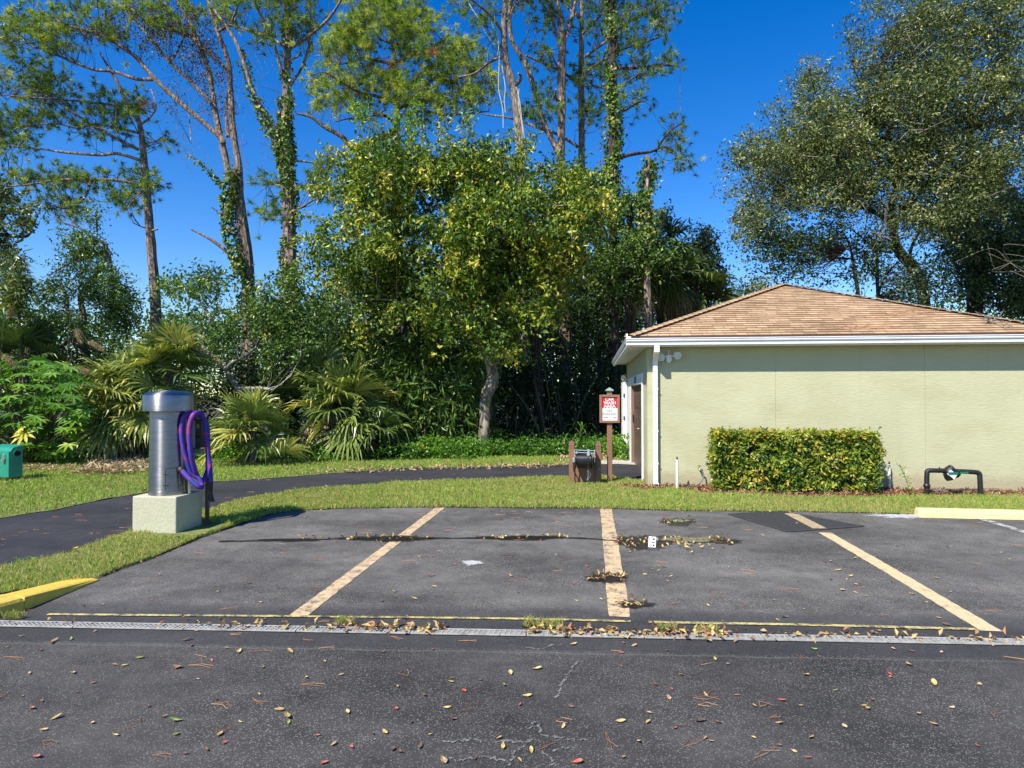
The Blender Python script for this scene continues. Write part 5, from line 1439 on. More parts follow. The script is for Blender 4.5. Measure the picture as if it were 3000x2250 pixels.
blD = [(800 + x * .452, y * .452, a * .452, b * .452, n) for x, y, a, b, n in (
    (700, 170, 230, 160, 75), (900, 120, 180, 110, 50), (520, 210, 150, 120, 40), (1010, 300, 180, 110, 48), (1230, 380, 130, 90, 30), (1350, 560, 130, 110, 36), (400, 300, 120, 90, 30), (760, 540, 170, 80, 40), (560, 500, 160, 90, 30), (1150, 620, 200, 90, 42),
    (400, 640, 130, 80, 24), (900, 620, 140, 70, 24), (330, 520, 100, 60, 16), (1050, 460, 130, 60, 20), (1200, 300, 110, 50, 16), (700, -60, 300, 90, 50), (950, 740, 150, 50, 16), (600, 680, 120, 60, 14))]
tufts(nD, wt, blD, DD, sD, k=40, L=0.30, W=0.019, thick=2.2, tint=(0.58, 0.22), cl=4)
wD.obj("trunk", M_GREYBARK, tD); wt.obj("twigs", M_GREYBARK, tD); nD.obj("needles", M_NEED, tD)
bn = MB(); T = crown_pts(ell(1268, 155, 14, 14), 8, DD - 2.2, 0.3); bn.needles(T, np.tile([0, 0, 1.0], (8, 1)), 40, 0.26, 0.016, rng.uniform(0.7, 1, 8)); 
T = crown_pts(ell(1130, 190, 50, 24), 40, DD - 0.8, 0.8); bn.needles(T, rng.normal(size=(40, 3)), 26, 0.24, 0.012, rng.uniform(0.1, 0.6, 40)); bn.obj("dead_needles", M_BROWN, tD)

# ------------------------------------------------------------ pines between the centre tree and the building
DE = 23.5
LE = [[(1536, 985, 30), (1530, 700, 28), (1523, 456, 26), (1519, 362, 27), (1505, 262, 26), (1482, 181, 22), (1476, 90, 19), (1482, 0, 16), (1485, -140, 11)],
      [(1469, 88, 9), (1433, 41, 8), (1388, 4, 6), (1360, -20, 5)], [(1505, 250, 12), (1520, 240, 12), (1526, 222, 9), (1518, 215, 5)], [(1475, 168, 8), (1440, 178, 7), (1390, 215, 6), (1340, 226, 4)], [(1485, 60, 9), (1510, 10, 7), (1540, -40, 5)]]
tE = thing("pine_tree", base_of(LE, DE), "bare pale barked pine above the yellowing tree, white vines hanging", "tree", "tall pines")
M_EBARK = barkmat("greyish pine bark", (0.17, 0.14, 0.11), (0.44, 0.37, 0.30), 11)
wE, sE = wood_parts(tE, LE, DE, M_EBARK)
wE.obj("trunk", M_EBARK, tE)
wt = MB()
for x0, y0, x1, y1 in ((1462, 150, 1472, 375), (1470, 190, 1478, 330), (1516, 255, 1540, 440), (1518, 260, 1532, 420), (1440, 60, 1462, 160), (1372, 10, 1440, 120)):
    wt.tube(crom([P(x0 + (x1 - x0) * t + rng.normal() * 3, y0 + (y1 - y0) * t, DE - 0.3) for t in np.linspace(0, 1, 5)], 3), 0.014, 4)
wt.obj("hanging_vine", simple("pale dry vine", (0.55, 0.5, 0.4), 0.9), tE)
nE = MB(); wt = MB(); tufts(nE, wt, [(1415, 90, 40, 50, 10), (1500, -50, 120, 60, 40), (1350, 20, 40, 24, 6)], DE, sE, tint=(0.3, 0.18)); wt.obj("twigs", M_GREYBARK, tE); nE.obj("needles", M_NEED, tE)

DF = 24.5
LF = [[(1655, 1000, 34), (1648, 700, 28), (1641, 506, 25), (1645, 407, 23), (1645, 294, 24), (1645, 181, 22), (1648, 113, 18), (1640, 40, 14), (1632, -20, 12), (1630, -150, 8)],
      [(1650, 130, 12), (1672, 68, 11), (1686, 0, 10), (1700, -80, 7)], [(1643, 150, 9), (1623, 68, 9), (1612, 0, 8), (1600, -80, 6)],
      [(1640, 470, 18), (1627, 429, 17), (1591, 357, 17), (1564, 253, 16), (1532, 172, 15), (1501, 122, 13), (1492, 45, 12), (1500, -30, 10), (1500, -120, 7)], [(1640, 300, 9), (1628, 285, 7), (1628, 262, 5)], [(1648, 205, 6), (1630, 190, 6), (1610, 150, 5), (1560, 125, 3)]]
tF = thing("pine_tree", base_of(LF, DF), "forked pine trunk with a dark limb curving left out of its lower fork", "tree", "tall pines")
wF, sF = wood_parts(tF, LF, DF, M_PINEBARK); wF.obj("trunk", M_PINEBARK, tF)
nF = MB(); wt = MB(); tufts(nF, wt, [(a, b, c, d, max(4, int(n * 0.68))) for a, b, c, d, n in [(1570, 150, 60, 30, 14), (1600, 310, 60, 34, 24), (1590, 50, 40, 50, 14), (1630, -40, 130, 60, 40), (1560, 350, 40, 24, 10)]], DF, sF, tint=(0.26, 0.2)); wt.obj("twigs", M_GREYBARK, tF); nF.obj("needles", M_NEED, tF)

DG = 25.5
LG = [[(1712, 1000, 24), (1706, 700, 21), (1704, 497, 20), (1704, 362, 18), (1702, 226, 18), (1704, 113, 15), (1704, 0, 12), (1704, -120, 8)],
      [(1699, 244, 9), (1632, 203, 9), (1541, 163, 6)], [(1712, 215, 9), (1754, 185, 8), (1785, 167, 6)], [(1712, 168, 9), (1781, 117, 7), (1800, 100, 5)], [(1706, 100, 9), (1750, 54, 8), (1795, 27, 6), (1850, 10, 4)],
      [(1690, 430, 9), (1686, 425, 9), (1632, 393, 9), (1577, 375, 8), (1505, 348, 7), (1410, 334, 4)], [(1710, 250, 6), (1760, 255, 5), (1830, 270, 3)], [(1704, 60, 8), (1660, 20, 6), (1640, -20, 4)]]
tG = thing("pine_tree", base_of(LG, DG), "straight slim pine trunk just left of the ivy hung pine beside the blue gap", "tree", "tall pines")
wG, sG = wood_parts(tG, LG, DG, M_PINEBARK); wG.obj("trunk", M_PINEBARK, tG)
nG = MB(); wt = MB(); tufts(nG, wt, [(a, b, c, d, max(4, int(n * 0.68))) for a, b, c, d, n in [(1750, 210, 60, 60, 30), (1720, 330, 50, 30, 14), (1740, 340, 50, 30, 12), (1680, 210, 36, 26, 8), (1760, 70, 50, 50, 20), (1650, 90, 40, 50, 12), (1700, -50, 120, 50, 30), (1620, 240, 40, 20, 8)]], DG, sG, tint=(0.26, 0.2)); wt.obj("twigs", M_GREYBARK, tG); nG.obj("needles", M_NEED, tG)

DH_ = 23.0
LH = [[(1800, 1010, 28), (1796, 700, 26), (1794, 560, 26), (1795, 400, 24), (1796, 250, 22), (1794, 120, 20), (1790, 0, 16), (1786, -140, 10)],
      [(1800, 468, 11), (1850, 452, 10), (1905, 445, 8), (1945, 430, 8), (1978, 450, 6), (1985, 500, 4)], [(1920, 445, 7), (1945, 405, 5), (1975, 375, 4), (2000, 360, 3)],
      [(1800, 330, 8), (1835, 320, 7), (1870, 300, 5), (1895, 295, 3)], [(1798, 200, 9), (1860, 200, 8), (1930, 190, 6), (1975, 195, 4)], [(1794, 100, 9), (1850, 60, 8), (1920, 30, 6), (1975, 10, 4)], [(1798, 150, 8), (1870, 130, 6), (1930, 110, 4)], [(1790, 60, 8), (1760, 10, 6), (1740, -30, 4)], [(1800, 260, 6), (1840, 240, 5), (1875, 215, 3)]]
tH = thing("pine_tree", base_of(LH, DH_), "vine hung pine beside the blue sky gap with a crooked limb reaching right", "tree", "tall pines")
wH, sH = wood_parts(tH, LH, DH_, M_DARKBARK); wH.obj("trunk", M_DARKBARK, tH)
nH = MB(); wt = MB(); tufts(nH, wt, [(a, b, c, d, max(4, int(n * 0.68))) for a, b, c, d, n in [(1935, 45, 50, 46, 22), (1955, 195, 42, 22, 14), (1880, 305, 34, 26, 10), (1990, 390, 36, 34, 16), (1998, 470, 26, 32, 10), (1850, 110, 55, 40, 18), (1880, 190, 40, 20, 8), (1880, 10, 60, 40, 16), (1830, 30, 50, 50, 14), (1840, 230, 36, 24, 8), (1820, -60, 140, 50, 30)]], DH_, sH, tint=(0.26, 0.2))
vine_strings(wt, 1770, 1830, 60, 500, DH_, 24, (60, 200), 0.006)
wt.obj("twigs", M_GREYBARK, tH); nH.obj("needles", M_NEED, tH)
iv = MB(); tr = limb(LH[0], DH_); ivy_on(iv, tr, 3600, 0.10, 1.7, (0.2, 0.72)); ivy_on(iv, tr, 900, 0.09, 1.4, (0.72, 0.97)); iv.obj("ivy", M_IVY, tH)

# broken snag
DI = 22.0
LI = [[(1902, 1000, 22), (1895, 800, 20), (1893, 640, 17), (1897, 520, 15), (1898, 457, 13)]]
tI = thing("dead_snag", base_of(LI, DI), "thin broken off dead trunk with a ragged top before the blue sky", "dead tree")
wI, sI = wood_parts(tI, LI, DI, M_PINEBARK); wI.obj("trunk", M_PINEBARK, tI)
iv = MB(); ivy_on(iv, limb(LI[0], DI), 1500, 0.10, 2.2, (0.35, 0.95)); iv.obj("ivy", M_IVY, tI)

# ------------------------------------------------------------ general leafy tree builder
def leafy(name, label, cat, limbs, D, bark, leaf, polys, L=0.09, Wd=0.05, per=18, sig=0.22, tint=(0.5, 0.22), thick=2.0, up=0.5, droop=0.35, twig=0.02, ntw=0.5, group=None, sq=0.8, hol=2.3, vth=-0.3):
    L *= 1.38; Wd *= 1.38
    t = thing(name, base_of(limbs, D), label, cat, group)
    wb, sk = wood_parts(t, limbs, D, bark)
    lf = MB(); wt = MB()
    for poly, n in polys:
        if n > 100: C = hollow(crown_pts(poly, int(n * 1.85), D, thick, 1.0, 62), hol, vth)
        else: C = crown_pts(poly, n, D, thick)
        n = len(C)
        kk = rng.uniform(size=n) < ntw
        twigs(wt, C[kk], sk, twig, 0.06)
        td = twigdir(C, sk) + rng.normal(size=(n, 3)) * 0.45; td /= np.linalg.norm(td, axis=1, keepdims=True)
        Q = spray(C, per, sig, sq, td)
        zc = np.repeat(rng.normal(tint[0], tint[1] * 0.85, n), per) + rng.normal(size=len(Q)) * tint[1] * 0.6
        dirs = np.repeat(C - sk.mean(0), per, 0); dirs /= np.linalg.norm(dirs, axis=1, keepdims=True) + 1e-6
        lf.leaves(Q, L * rng.uniform(0.65, 1.3, len(Q)), Wd * rng.uniform(0.75, 1.2, len(Q)), np.clip(zc, 0, 1), up, droop, None, 0.12)
    wb.obj("trunk", bark, t)
    if wt.n: wt.obj("twigs", bark, t)
    lf.obj("crown", leaf, t)
    return t, sk

# centre tree, yellow green
DJ = 18.6
LJ = [[(1414, 1330, 33), (1420, 1242, 31), (1424, 1161, 33), (1444, 1116, 37), (1438, 1070, 30), (1424, 1034, 25), (1419, 971, 22), (1415, 880, 20), (1410, 760, 16), (1400, 640, 12), (1380, 520, 7), (1370, 420, 4)],
      [(1420, 960, 14), (1360, 880, 13), (1280, 790, 10), (1180, 700, 8), (1080, 640, 5), (980, 600, 3)], [(1420, 950, 13), (1480, 860, 12), (1560, 760, 9), (1640, 650, 7), (1700, 560, 4)], [(1415, 860, 11), (1340, 760, 10), (1260, 620, 8), (1200, 500, 6), (1150, 400, 3)],
      [(1412, 800, 11), (1480, 680, 9), (1520, 560, 7), (1540, 470, 4)], [(1425, 1030, 10), (1380, 980, 9), (1280, 920, 7), (1150, 880, 5), (1020, 880, 3)], [(1410, 760, 9), (1360, 620, 7), (1310, 480, 4)], [(1420, 980, 10), (1480, 950, 8), (1560, 900, 6)], [(1180, 700, 6), (1060, 720, 5), (960, 690, 3)]]
PJ = [(895, 664), (920, 600), (945, 560), (976, 515), (1003, 447), (1071, 380), (1125, 352), (1193, 415), (1250, 400), (1302, 400), (1370, 362), (1464, 388), (1532, 440), (1627, 502), (1736, 529), (1776, 597), (1763, 705), (1690, 800), (1640, 880), (1560, 960), (1500, 1030), (1420, 1000), (1342, 1003), (1302, 976), (1193, 940), (1140, 930), (1060, 985), (985, 985), (949, 922), (1003, 854), (936, 800), (895, 732)]
tJ, sJ = leafy("yellowing_tree", "large yellow green broadleaf tree with a crooked trunk beside the path", "tree", LJ, DJ, M_TREEBARK, M_CTR,
      [(PJ, 900), (ell(1630, 640, 120, 170), 95), (ell(1700, 590, 60, 70), 40), (ell(1180, 470, 150, 80), 80), (ell(1560, 860, 90, 90), 60), (ell(1500, 620, 190, 160), 220), (ell(1250, 780, 220, 150), 240), (ell(1100, 560, 120, 90), 60), (ell(1340, 560, 180, 120), 140), (ell(1310, 940, 80, 50), 26), (ell(1470, 1000, 60, 50), 26)],
      L=0.108, Wd=0.056, per=42, sig=0.25, tint=(0.50, 0.25), thick=2.3, hol=1.9, vth=-0.15, up=0.6, droop=0.75, twig=0.016, ntw=0.22)

ob = MB(); ow = MB()
for k_ in range(46):
    e_ = rng.uniform(0, len(PJ)); i_ = int(e_) % len(PJ); a_, b_ = np.array(PJ[i_]), np.array(PJ[(i_ + 1) % len(PJ)])
    m_ = a_ + (b_ - a_) * (e_ % 1); cen_ = np.array([1350, 690]); o_ = (m_ - cen_) / np.linalg.norm(m_ - cen_)
    d_ = DJ + rng.uniform(-1.6, 1.2); p0 = P(*(m_ - o_ * 70), d_); p1 = P(*(m_ + o_ * rng.uniform(15, 62) + np.array([0, -12])), d_ + rng.normal() * .2)
    q = crom([p0, (p0 + p1) / 2 + np.array([0, 0, .12]), p1], 5); ow.tube(q, np.linspace(.014, .004, len(q)), 4)
    Q = np.repeat(q[2:], 8, 0) + rng.normal(size=((len(q) - 2) * 8, 3)) * 0.085
    ob.leaves(Q, 0.145 * rng.uniform(.7, 1.2, len(Q)), 0.07, np.clip(rng.normal(0.62, 0.2, len(Q)), 0, 1), 0.5, 0.8)
ow.obj("outer_twigs", M_TREEBARK, tJ); ob.obj("outer_leaves", M_CTR, tJ)

# young feathery shoots above it
for px, py, l, an in ((1040, 300, 60, -0.3), (1075, 305, 40, 0.6), (1225, 300, 60, 0.9), (1160, 330, 60, 0.3), (1375, 340, 50, -0.2), (1190, 350, 60, -0.5)):
    sh = MB(); swd = MB()
    b = P(px - math.sin(an) * l, py + 70 + l * .4, DJ - 0.4); e = P(px, py, DJ - 0.4)
    q = crom([b, (b + e) / 2 + np.array([0, 0, .1]), e], 6); swd.tube(q, np.linspace(.014, .005, len(q)), 4)
    Q = np.repeat(q[3:], 9, 0) + rng.normal(size=(len(q[3:]) * 9, 3)) * 0.09
    sh.leaves(Q, 0.12, 0.05, np.clip(rng.normal(0.7, 0.15, len(Q)), 0, 1), 0.4, 0.8)
    s1_ = swd.obj("young_shoot", M_STEM, tJ); sh.obj("leaves", M_BRIGHT, s1_)

# right hand big oak
DK = 21.5
LK = [[(2712, 1000, 36), (2708, 900, 33), (2703, 850, 31), (2680, 790, 31), (2640, 745, 29), (2620, 700, 25), (2618, 660, 23), (2612, 620, 19), (2628, 550, 17), (2630, 470, 13), (2600, 380, 10), (2590, 260, 7), (2600, 120, 5)],
      [(2612, 650, 15), (2560, 620, 14), (2497, 590, 12), (2430, 530, 9), (2362, 452, 7), (2290, 400, 4), (2240, 330, 3)], [(2625, 640, 10), (2690, 570, 9), (2760, 470, 8), (2820, 350, 6)], [(2628, 560, 9), (2570, 460, 9), (2560, 330, 6), (2500, 200, 4)],
      [(2668, 770, 9), (2669, 730, 9), (2700, 670, 8), (2760, 600, 7), (2850, 540, 5)], [(2497, 590, 8), (2400, 590, 6), (2300, 600, 4), (2200, 590, 3)], [(2630, 480, 8), (2700, 380, 7), (2760, 220, 5), (2790, 60, 4)], [(2430, 530, 7), (2350, 540, 5), (2230, 510, 3)], [(2612, 740, 8), (2570, 730, 7), (2530, 700, 5)], [(2362, 452, 5), (2390, 300, 4), (2370, 200, 3)]]
PK = [(2515, -20), (2542, 81), (2493, 108), (2520, 145), (2479, 172), (2488, 253), (2452, 165), (2384, 163), (2353, 217), (2407, 289), (2393, 344), (2344, 362), (2298, 312), (2244, 280), (2235, 316), (2280, 380), (2244, 407), (2181, 429), (2140, 452), (2181, 520), (2208, 556), (2136, 601), (2163, 655), (2160, 695), (2271, 640), (2407, 635), (2500, 655), (2600, 600), (2700, 560), (2760, 610), (2900, 585), (3060, 560), (3120, 300), (3100, -60), (2800, -120)]
tK, sK = leafy("oak_tree", "large spreading oak with a crooked dark trunk rising behind the shingle roof", "tree", LK, DK, M_DARKBARK, M_OAK,
      [(PK, 1500), ([(2500, 20), (2950, -60), (3100, 400), (2900, 560), (2600, 500), (2450, 330)], 600), (ell(2400, 520, 170, 100), 150), (ell(2300, 480, 110, 60), 50), (ell(2230, 580, 80, 60), 50), (ell(2390, 290, 60, 90), 70), (ell(2500, 420, 110, 110), 100), (ell(2300, 430, 110, 60), 90), (ell(2440, 400, 110, 70), 90), (ell(2650, 300, 120, 140), 100), (ell(2600, 560, 110, 60), 70), (ell(2800, 480, 150, 120), 100), (ell(2450, 570, 120, 60), 80), (ell(2750, 620, 120, 60), 90), (ell(2240, 650, 70, 40), 30), (ell(2850, 560, 130, 70), 90), (ell(2700, 650, 140, 60), 60)],
      L=0.080, Wd=0.038, per=46, sig=0.27, tint=(0.50, 0.25), thick=2.6, up=0.5, droop=0.1, twig=0.014, ntw=0.2)
wt = MB(); C = crown_pts(PK, 90, DK - 2.0, 0.8); 
for c in C:
    d = rng.normal(size=3) * np.array([0.6, 0.4, 0.35]); wt.tube(crom([c, c + d * .5 + rng.normal(size=3) * .08, c + d], 3), [0.012] * 3 + [0.006] * 4, 4)
for cx, cy in ((2960, 770), (2575, 690)):
    c0 = P(cx, cy, DK - 2.2)
    for _ in range(8): wt.tube(crom([c0, c0 + rng.normal(size=3) * .3, c0 + rng.normal(size=3) * .6], 4), 0.006, 4)
wt.obj("twigs", M_TWIG, tK)

# further trees behind the building on the right
leafy("oak_tree", "dark dense oak behind the right end of the shingle roof", "tree", [[(2858, 1000, 44), (2856, 900, 42), (2850, 780, 36), (2842, 600, 26), (2842, 450, 20), (2840, 250, 16), (2838, 100, 12)], [(2850, 780, 14), (2920, 700, 10), (2980, 640, 6)], [(2848, 720, 12), (2780, 680, 8), (2740, 640, 5)]], 25.5, M_DARKBARK, M_DKLEAF,
      [([(2730, 640), (2800, 600), (2900, 560), (3100, 540), (3150, 920), (2990, 915), (2900, 890), (2800, 870), (2760, 760)], 1300), ([(2760, 880), (3150, 940), (3150, 800), (2760, 800)], 160)], L=0.10, Wd=0.055, per=24, sig=0.26, tint=(0.62, 0.3), thick=2.2, ntw=0.15)
leafy("small_oak", "small sparse oak with thin dark stems seen just over the roof apex", "tree", [[(2592, 1000, 14), (2574, 880, 11), (2570, 800, 10), (2568, 740, 8), (2550, 690, 5)], [(2572, 860, 7), (2600, 800, 6), (2640, 760, 4)], [(2520, 900, 12), (2505, 800, 10), (2490, 720, 6), (2470, 680, 4)], [(2570, 800, 5), (2530, 760, 4), (2480, 730, 3)]], 20.5, M_DARKBARK, M_DKLEAF,
      [([(2190, 700), (2260, 650), (2360, 650), (2480, 660), (2600, 680), (2640, 740), (2600, 800), (2500, 850), (2380, 830), (2300, 840), (2260, 780)], 420), ([(2600, 780), (2740, 730), (2790, 890), (2640, 880)], 95), (ell(2660, 850, 80, 50), 60), (ell(2290, 760, 90, 60), 50)], L=0.085, Wd=0.045, per=15, sig=0.22, tint=(0.35, 0.25), thick=1.6, ntw=0.5, twig=0.012)
leafy("small_oak", "low light green oak top just above the left slope of the roof", "tree", [[(2210, 1000, 10), (2205, 900, 8), (2215, 850, 5)], [(2205, 890, 5), (2180, 860, 4)]], 27.0, M_DARKBARK, M_OAK, [(ell(2215, 860, 66, 36), 70)], L=0.09, Wd=0.05, per=18, sig=0.25, thick=1.2)
leafy("oak_tree", "tall dark oak left of the blue sky gap behind the cabbage palms", "tree", [[(1975, 1000, 20), (1980, 850, 18), (2010, 790, 14), (2060, 740, 10), (2100, 700, 6)], [(2010, 790, 9), (2080, 770, 7), (2130, 790, 4)], [(1985, 800, 10), (1960, 700, 8), (1950, 620, 5)]], 27.5, M_DARKBARK, M_OAK,
      [([(1925, 580), (1960, 620), (1990, 680), (2030, 700), (2040, 650), (2060, 680), (2110, 672), (2110, 740), (2130, 800), (2150, 745), (2155, 790), (2140, 860), (2150, 900), (2060, 930), (1990, 940), (1940, 860), (1900, 760), (1890, 640)], 520)], L=0.10, Wd=0.055, per=24, sig=0.26, tint=(0.35, 0.25), thick=1.8, ntw=0.3)
leafy("vine_tree", "leafy vine covered tree between the ivy pine and the snag", "tree", [[(1840, 1010, 20), (1838, 850, 17), (1845, 700, 12), (1850, 600, 7)], [(1842, 760, 8), (1880, 700, 5)], [(1840, 780, 8), (1790, 720, 5)]], 22.6, M_DARKBARK, M_MIDLEAF,
      [([(1760, 560), (1800, 600), (1850, 570), (1900, 560), (1940, 640), (1960, 740), (1930, 800), (1840, 800), (1760, 760), (1720, 700)], 360), (ell(1860, 760, 110, 34), 70), ([(1760, 780), (1900, 780), (1880, 880), (1760, 880)], 60)], L=0.095, Wd=0.055, per=22, sig=0.22, tint=(0.45, 0.25), thick=1.2, ntw=0.3)

# dark trunks and understorey in the shade right of the centre tree
for i, (x0, y0, x1, y1, w_, D, lab) in enumerate(((1583, 1340, 1560, 880, 30, 21.5, "dark shaded trunk just right of the crooked centre trunk"), (1500, 1330, 1505, 900, 14, 24, "thin dark trunk directly right of the crooked centre trunk, in deep shade"),
                                       (1760, 1300, 1752, 700, 20, 27.5, "slim dark trunk in the shade behind the sign"))):
    l = [[(x0, y0, w_ * 1.15), ((x0 + x1) / 2 + 4, (y0 + y1) / 2, w_), (x1, y1, w_ * 0.85), (x1 - 6, y1 - 160, w_ * 0.7)]]
    t = thing("tree_trunk", base_of(l, D), lab, "tree"); wb, sk = wood_parts(t, l, D, M_DARKBARK); wb.obj("trunk", M_DARKBARK, t)
    lf = MB(); C = crown_pts(ell(x1, y1 - 120, 90, 80), 60, D, 1.0); Q = spray(C, 20, 0.25); lf.leaves(Q, 0.1, 0.06, rng.uniform(0, 0.7, len(Q)), 0.4, 0.5); lf.obj("crown", M_DKLEAF, t)

# ------------------------------------------------------------ left side trees
leafy("cedar_tree", "vine covered cedar with a ragged leaning top at the left", "tree", [[(250, 1010, 22), (245, 930, 18), (240, 860, 15), (300, 780, 12), (310, 720, 10), (260, 690, 7), (220, 655, 5), (185, 622, 3)], [(330, 900, 12), (328, 800, 10), (318, 730, 6)], [(200, 960, 12), (195, 880, 10), (175, 820, 7)], [(250, 745, 5), (190, 780, 4), (145, 805, 2)], [(300, 740, 6), (250, 740, 5), (215, 765, 3)], [(230, 665, 4), (180, 650, 3), (158, 632, 2)], [(352, 830, 5), (384, 850, 3)], [(285, 680, 5), (280, 620, 3)]], 22.0, M_GREYBARK, M_MIDLEAF,
      [([(225, 660), (290, 680), (340, 715), (360, 780), (390, 860), (395, 930), (370, 980), (300, 990), (260, 900), (230, 850), (200, 800), (215, 740)], 300), (ell(280, 830, 70, 60), 80), (ell(355, 900, 40, 60), 60), ([(150, 770), (215, 760), (220, 790), (150, 800)], 14), (ell(275, 630, 18, 36), 16), ([(70, 830), (190, 815), (200, 870), (90, 880)], 55), (ell(165, 900, 60, 40), 40), (ell(205, 720, 30, 50), 20)],
      L=0.085, Wd=0.042, per=17, sig=0.2, tint=(0.48, 0.26), thick=1.2, ntw=0.45, twig=0.012)
leafy("oak_tree", "dark oak crown cut off by the photo's left edge", "tree", [[(-60, 1000, 40), (-70, 850, 34), (-60, 730, 24), (-20, 690, 14), (40, 692, 11), (82, 690, 8), (92, 650, 6), (70, 610, 4)], [(-40, 700, 10), (0, 650, 8), (40, 600, 5)], [(-50, 800, 10), (0, 770, 6), (30, 760, 3)]], 19.0, M_DARKBARK, M_OAK,
      [([(-120, 520), (0, 550), (60, 565), (127, 600), (130, 625), (100, 640), (105, 665), (80, 680), (0, 668), (-120, 690)], 190), (ell(10, 740, 34, 40), 30), (ell(-60, 640, 80, 120), 80)], L=0.09, Wd=0.05, per=24, sig=0.16, tint=(0.4, 0.2), thick=1.5, ntw=0.3)
leafy("feathery_shrub", "thin feathery green shrub rising at the left edge below the oak branch", "shrub", [[(60, 1050, 7), (58, 950, 6), (48, 850, 5), (42, 760, 3)], [(50, 900, 4), (20, 860, 3)]], 17.5, M_STEM, M_PALM,
      [([(10, 830), (30, 760), (45, 735), (65, 770), (70, 830), (60, 880), (20, 900)], 90)], L=0.2, Wd=0.014, per=14, sig=0.14, tint=(0.5, 0.25), thick=0.4, droop=0.5)
leafy("wild_shrub", "tall tangled shrub behind the palmetto at the left", "shrub", [[(150, 1150, 12), (150, 1000, 8), (140, 940, 4)], [(150, 1050, 6), (230, 960, 4)]], 19.5, M_DARKBARK, M_MIDLEAF,
      [([(-80, 930), (60, 900), (140, 930), (220, 920), (330, 960), (380, 1010), (360, 1120), (200, 1160), (-80, 1150)], 420)], L=0.10, Wd=0.055, per=20, sig=0.24, tint=(0.45, 0.25), thick=1.0, ntw=0.2)

# small leaning tree with pale limbs behind the vacuum
leafy("pale_limbed_tree", "small leaning tree with bare white limbs behind the steel vacuum", "tree",
      [[(800, 1300, 16), (750, 1200, 16), (700, 1140, 16), (672, 1100, 15), (655, 1070, 14), (625, 1045, 13), (597, 1020, 12), (600, 975, 9), (618, 935, 7), (640, 900, 4)], [(665, 1080, 10), (680, 1062, 9), (720, 1040, 8), (752, 1015, 6)], [(597, 1020, 8), (570, 1015, 5), (555, 1010, 3)], [(700, 1138, 10), (760, 1137, 9), (800, 1142, 6)], [(770, 1120, 7), (785, 1098, 6), (790, 1080, 4)], [(615, 935, 5), (590, 890, 4), (560, 840, 3)], [(640, 910, 5), (700, 900, 4), (740, 880, 3)]], 18.0, M_PALEBARK, M_MIDLEAF,
      [([(470, 840), (500, 810), (560, 800), (620, 790), (680, 820), (740, 830), (800, 800), (870, 790), (910, 850), (930, 930), (900, 1000), (800, 990), (700, 980), (640, 1000), (560, 960), (520, 900)], 330), ([(760, 880), (930, 860), (950, 1020), (900, 1120), (780, 1100), (740, 1000)], 260), (ell(560, 850, 80, 40), 40)], L=0.085, Wd=0.045, per=20, sig=0.2, tint=(0.4, 0.24), thick=1.3, ntw=0.16, twig=0.012)
leafy("tangled_shrub", "dark tangled shrub behind the pale limbed tree and ivy pine", "shrub", [[(830, 1250, 14), (840, 1050, 10), (845, 950, 5)], [(835, 1100, 7), (900, 1000, 4)], [(835, 1100, 7), (760, 1050, 4)]], 19.8, M_DARKBARK, M_DKLEAF,
      [([(600, 1000), (760, 980), (830, 880), (900, 890), (960, 960), (1000, 1050), (980, 1250), (700, 1280), (600, 1180)], 420)], L=0.095, Wd=0.05, per=20, sig=0.24, tint=(0.5, 0.28), thick=0.9, ntw=0.2)

# far woodland mass closing the view behind everything: uncountable
fw_ = MB()
for poly, n, D, th in (([(-1600, 900), (-400, 930), (0, 920), (380, 925), (520, 905), (700, 920), (900, 900), (1000, 900), (1000, 1180), (-1600, 1180)], 2600, 42, 5), ([(900, 860), (1450, 760), (1900, 760), (2050, 900), (2050, 1190), (900, 1190)], 2600, 36, 5), ([(2000, 920), (3500, 880), (3500, 1180), (2000, 1180)], 800, 40, 5), ([(500, 940), (680, 925), (700, 1050), (500, 1050)], 120, 38, 3)):
    C = crown_pts(poly, n, D, th); Q = spray(C, 16, 0.5); fw_.leaves(Q, 0.26, 0.16, np.clip(rng.normal(0.35, 0.25, len(Q)), 0, 1), 0.5, 0.3)
tag(fw_.obj("woods", M_MIDLEAF, org=(0, 0, 0)), "far green woodland mass seen between the nearer trunks", "woodland", kind='stuff')
# understorey: bamboo like reed thicket and shaded shrubs, one tangle
un = MB(); us = MB(); rd = MB()
C = crown_pts([(960, 1010), (1100, 985), (1420, 1020), (1430, 1330), (1060, 1350), (960, 1330)], 560, 19.6, 1.0); Q = spray(C, 20, 0.26)
rd.leaves(Q, 0.34 * rng.uniform(0.6, 1.3, len(Q)), 0.026, np.clip(rng.normal(0.42, 0.24, len(Q)), 0, 1), 0.3, 0.7)
tag(rd.obj("reed_thicket", M_MIDLEAF, org=(0, 0, 0)), "fine leaved reed thicket left of the crooked trunk", "reeds", kind='stuff')
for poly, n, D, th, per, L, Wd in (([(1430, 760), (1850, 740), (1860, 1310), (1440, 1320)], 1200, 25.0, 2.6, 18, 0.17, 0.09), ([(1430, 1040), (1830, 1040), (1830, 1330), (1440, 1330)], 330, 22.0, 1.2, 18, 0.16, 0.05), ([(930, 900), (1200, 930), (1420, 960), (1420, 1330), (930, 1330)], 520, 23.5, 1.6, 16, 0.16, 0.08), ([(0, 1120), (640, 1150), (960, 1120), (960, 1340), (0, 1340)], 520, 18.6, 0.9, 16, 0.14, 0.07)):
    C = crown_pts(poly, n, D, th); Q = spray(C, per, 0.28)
    un.leaves(Q, L * rng.uniform(0.6, 1.3, len(Q)), Wd, np.clip(rng.normal(0.3, 0.24, len(Q)), 0, 1), 0.3, 0.7)
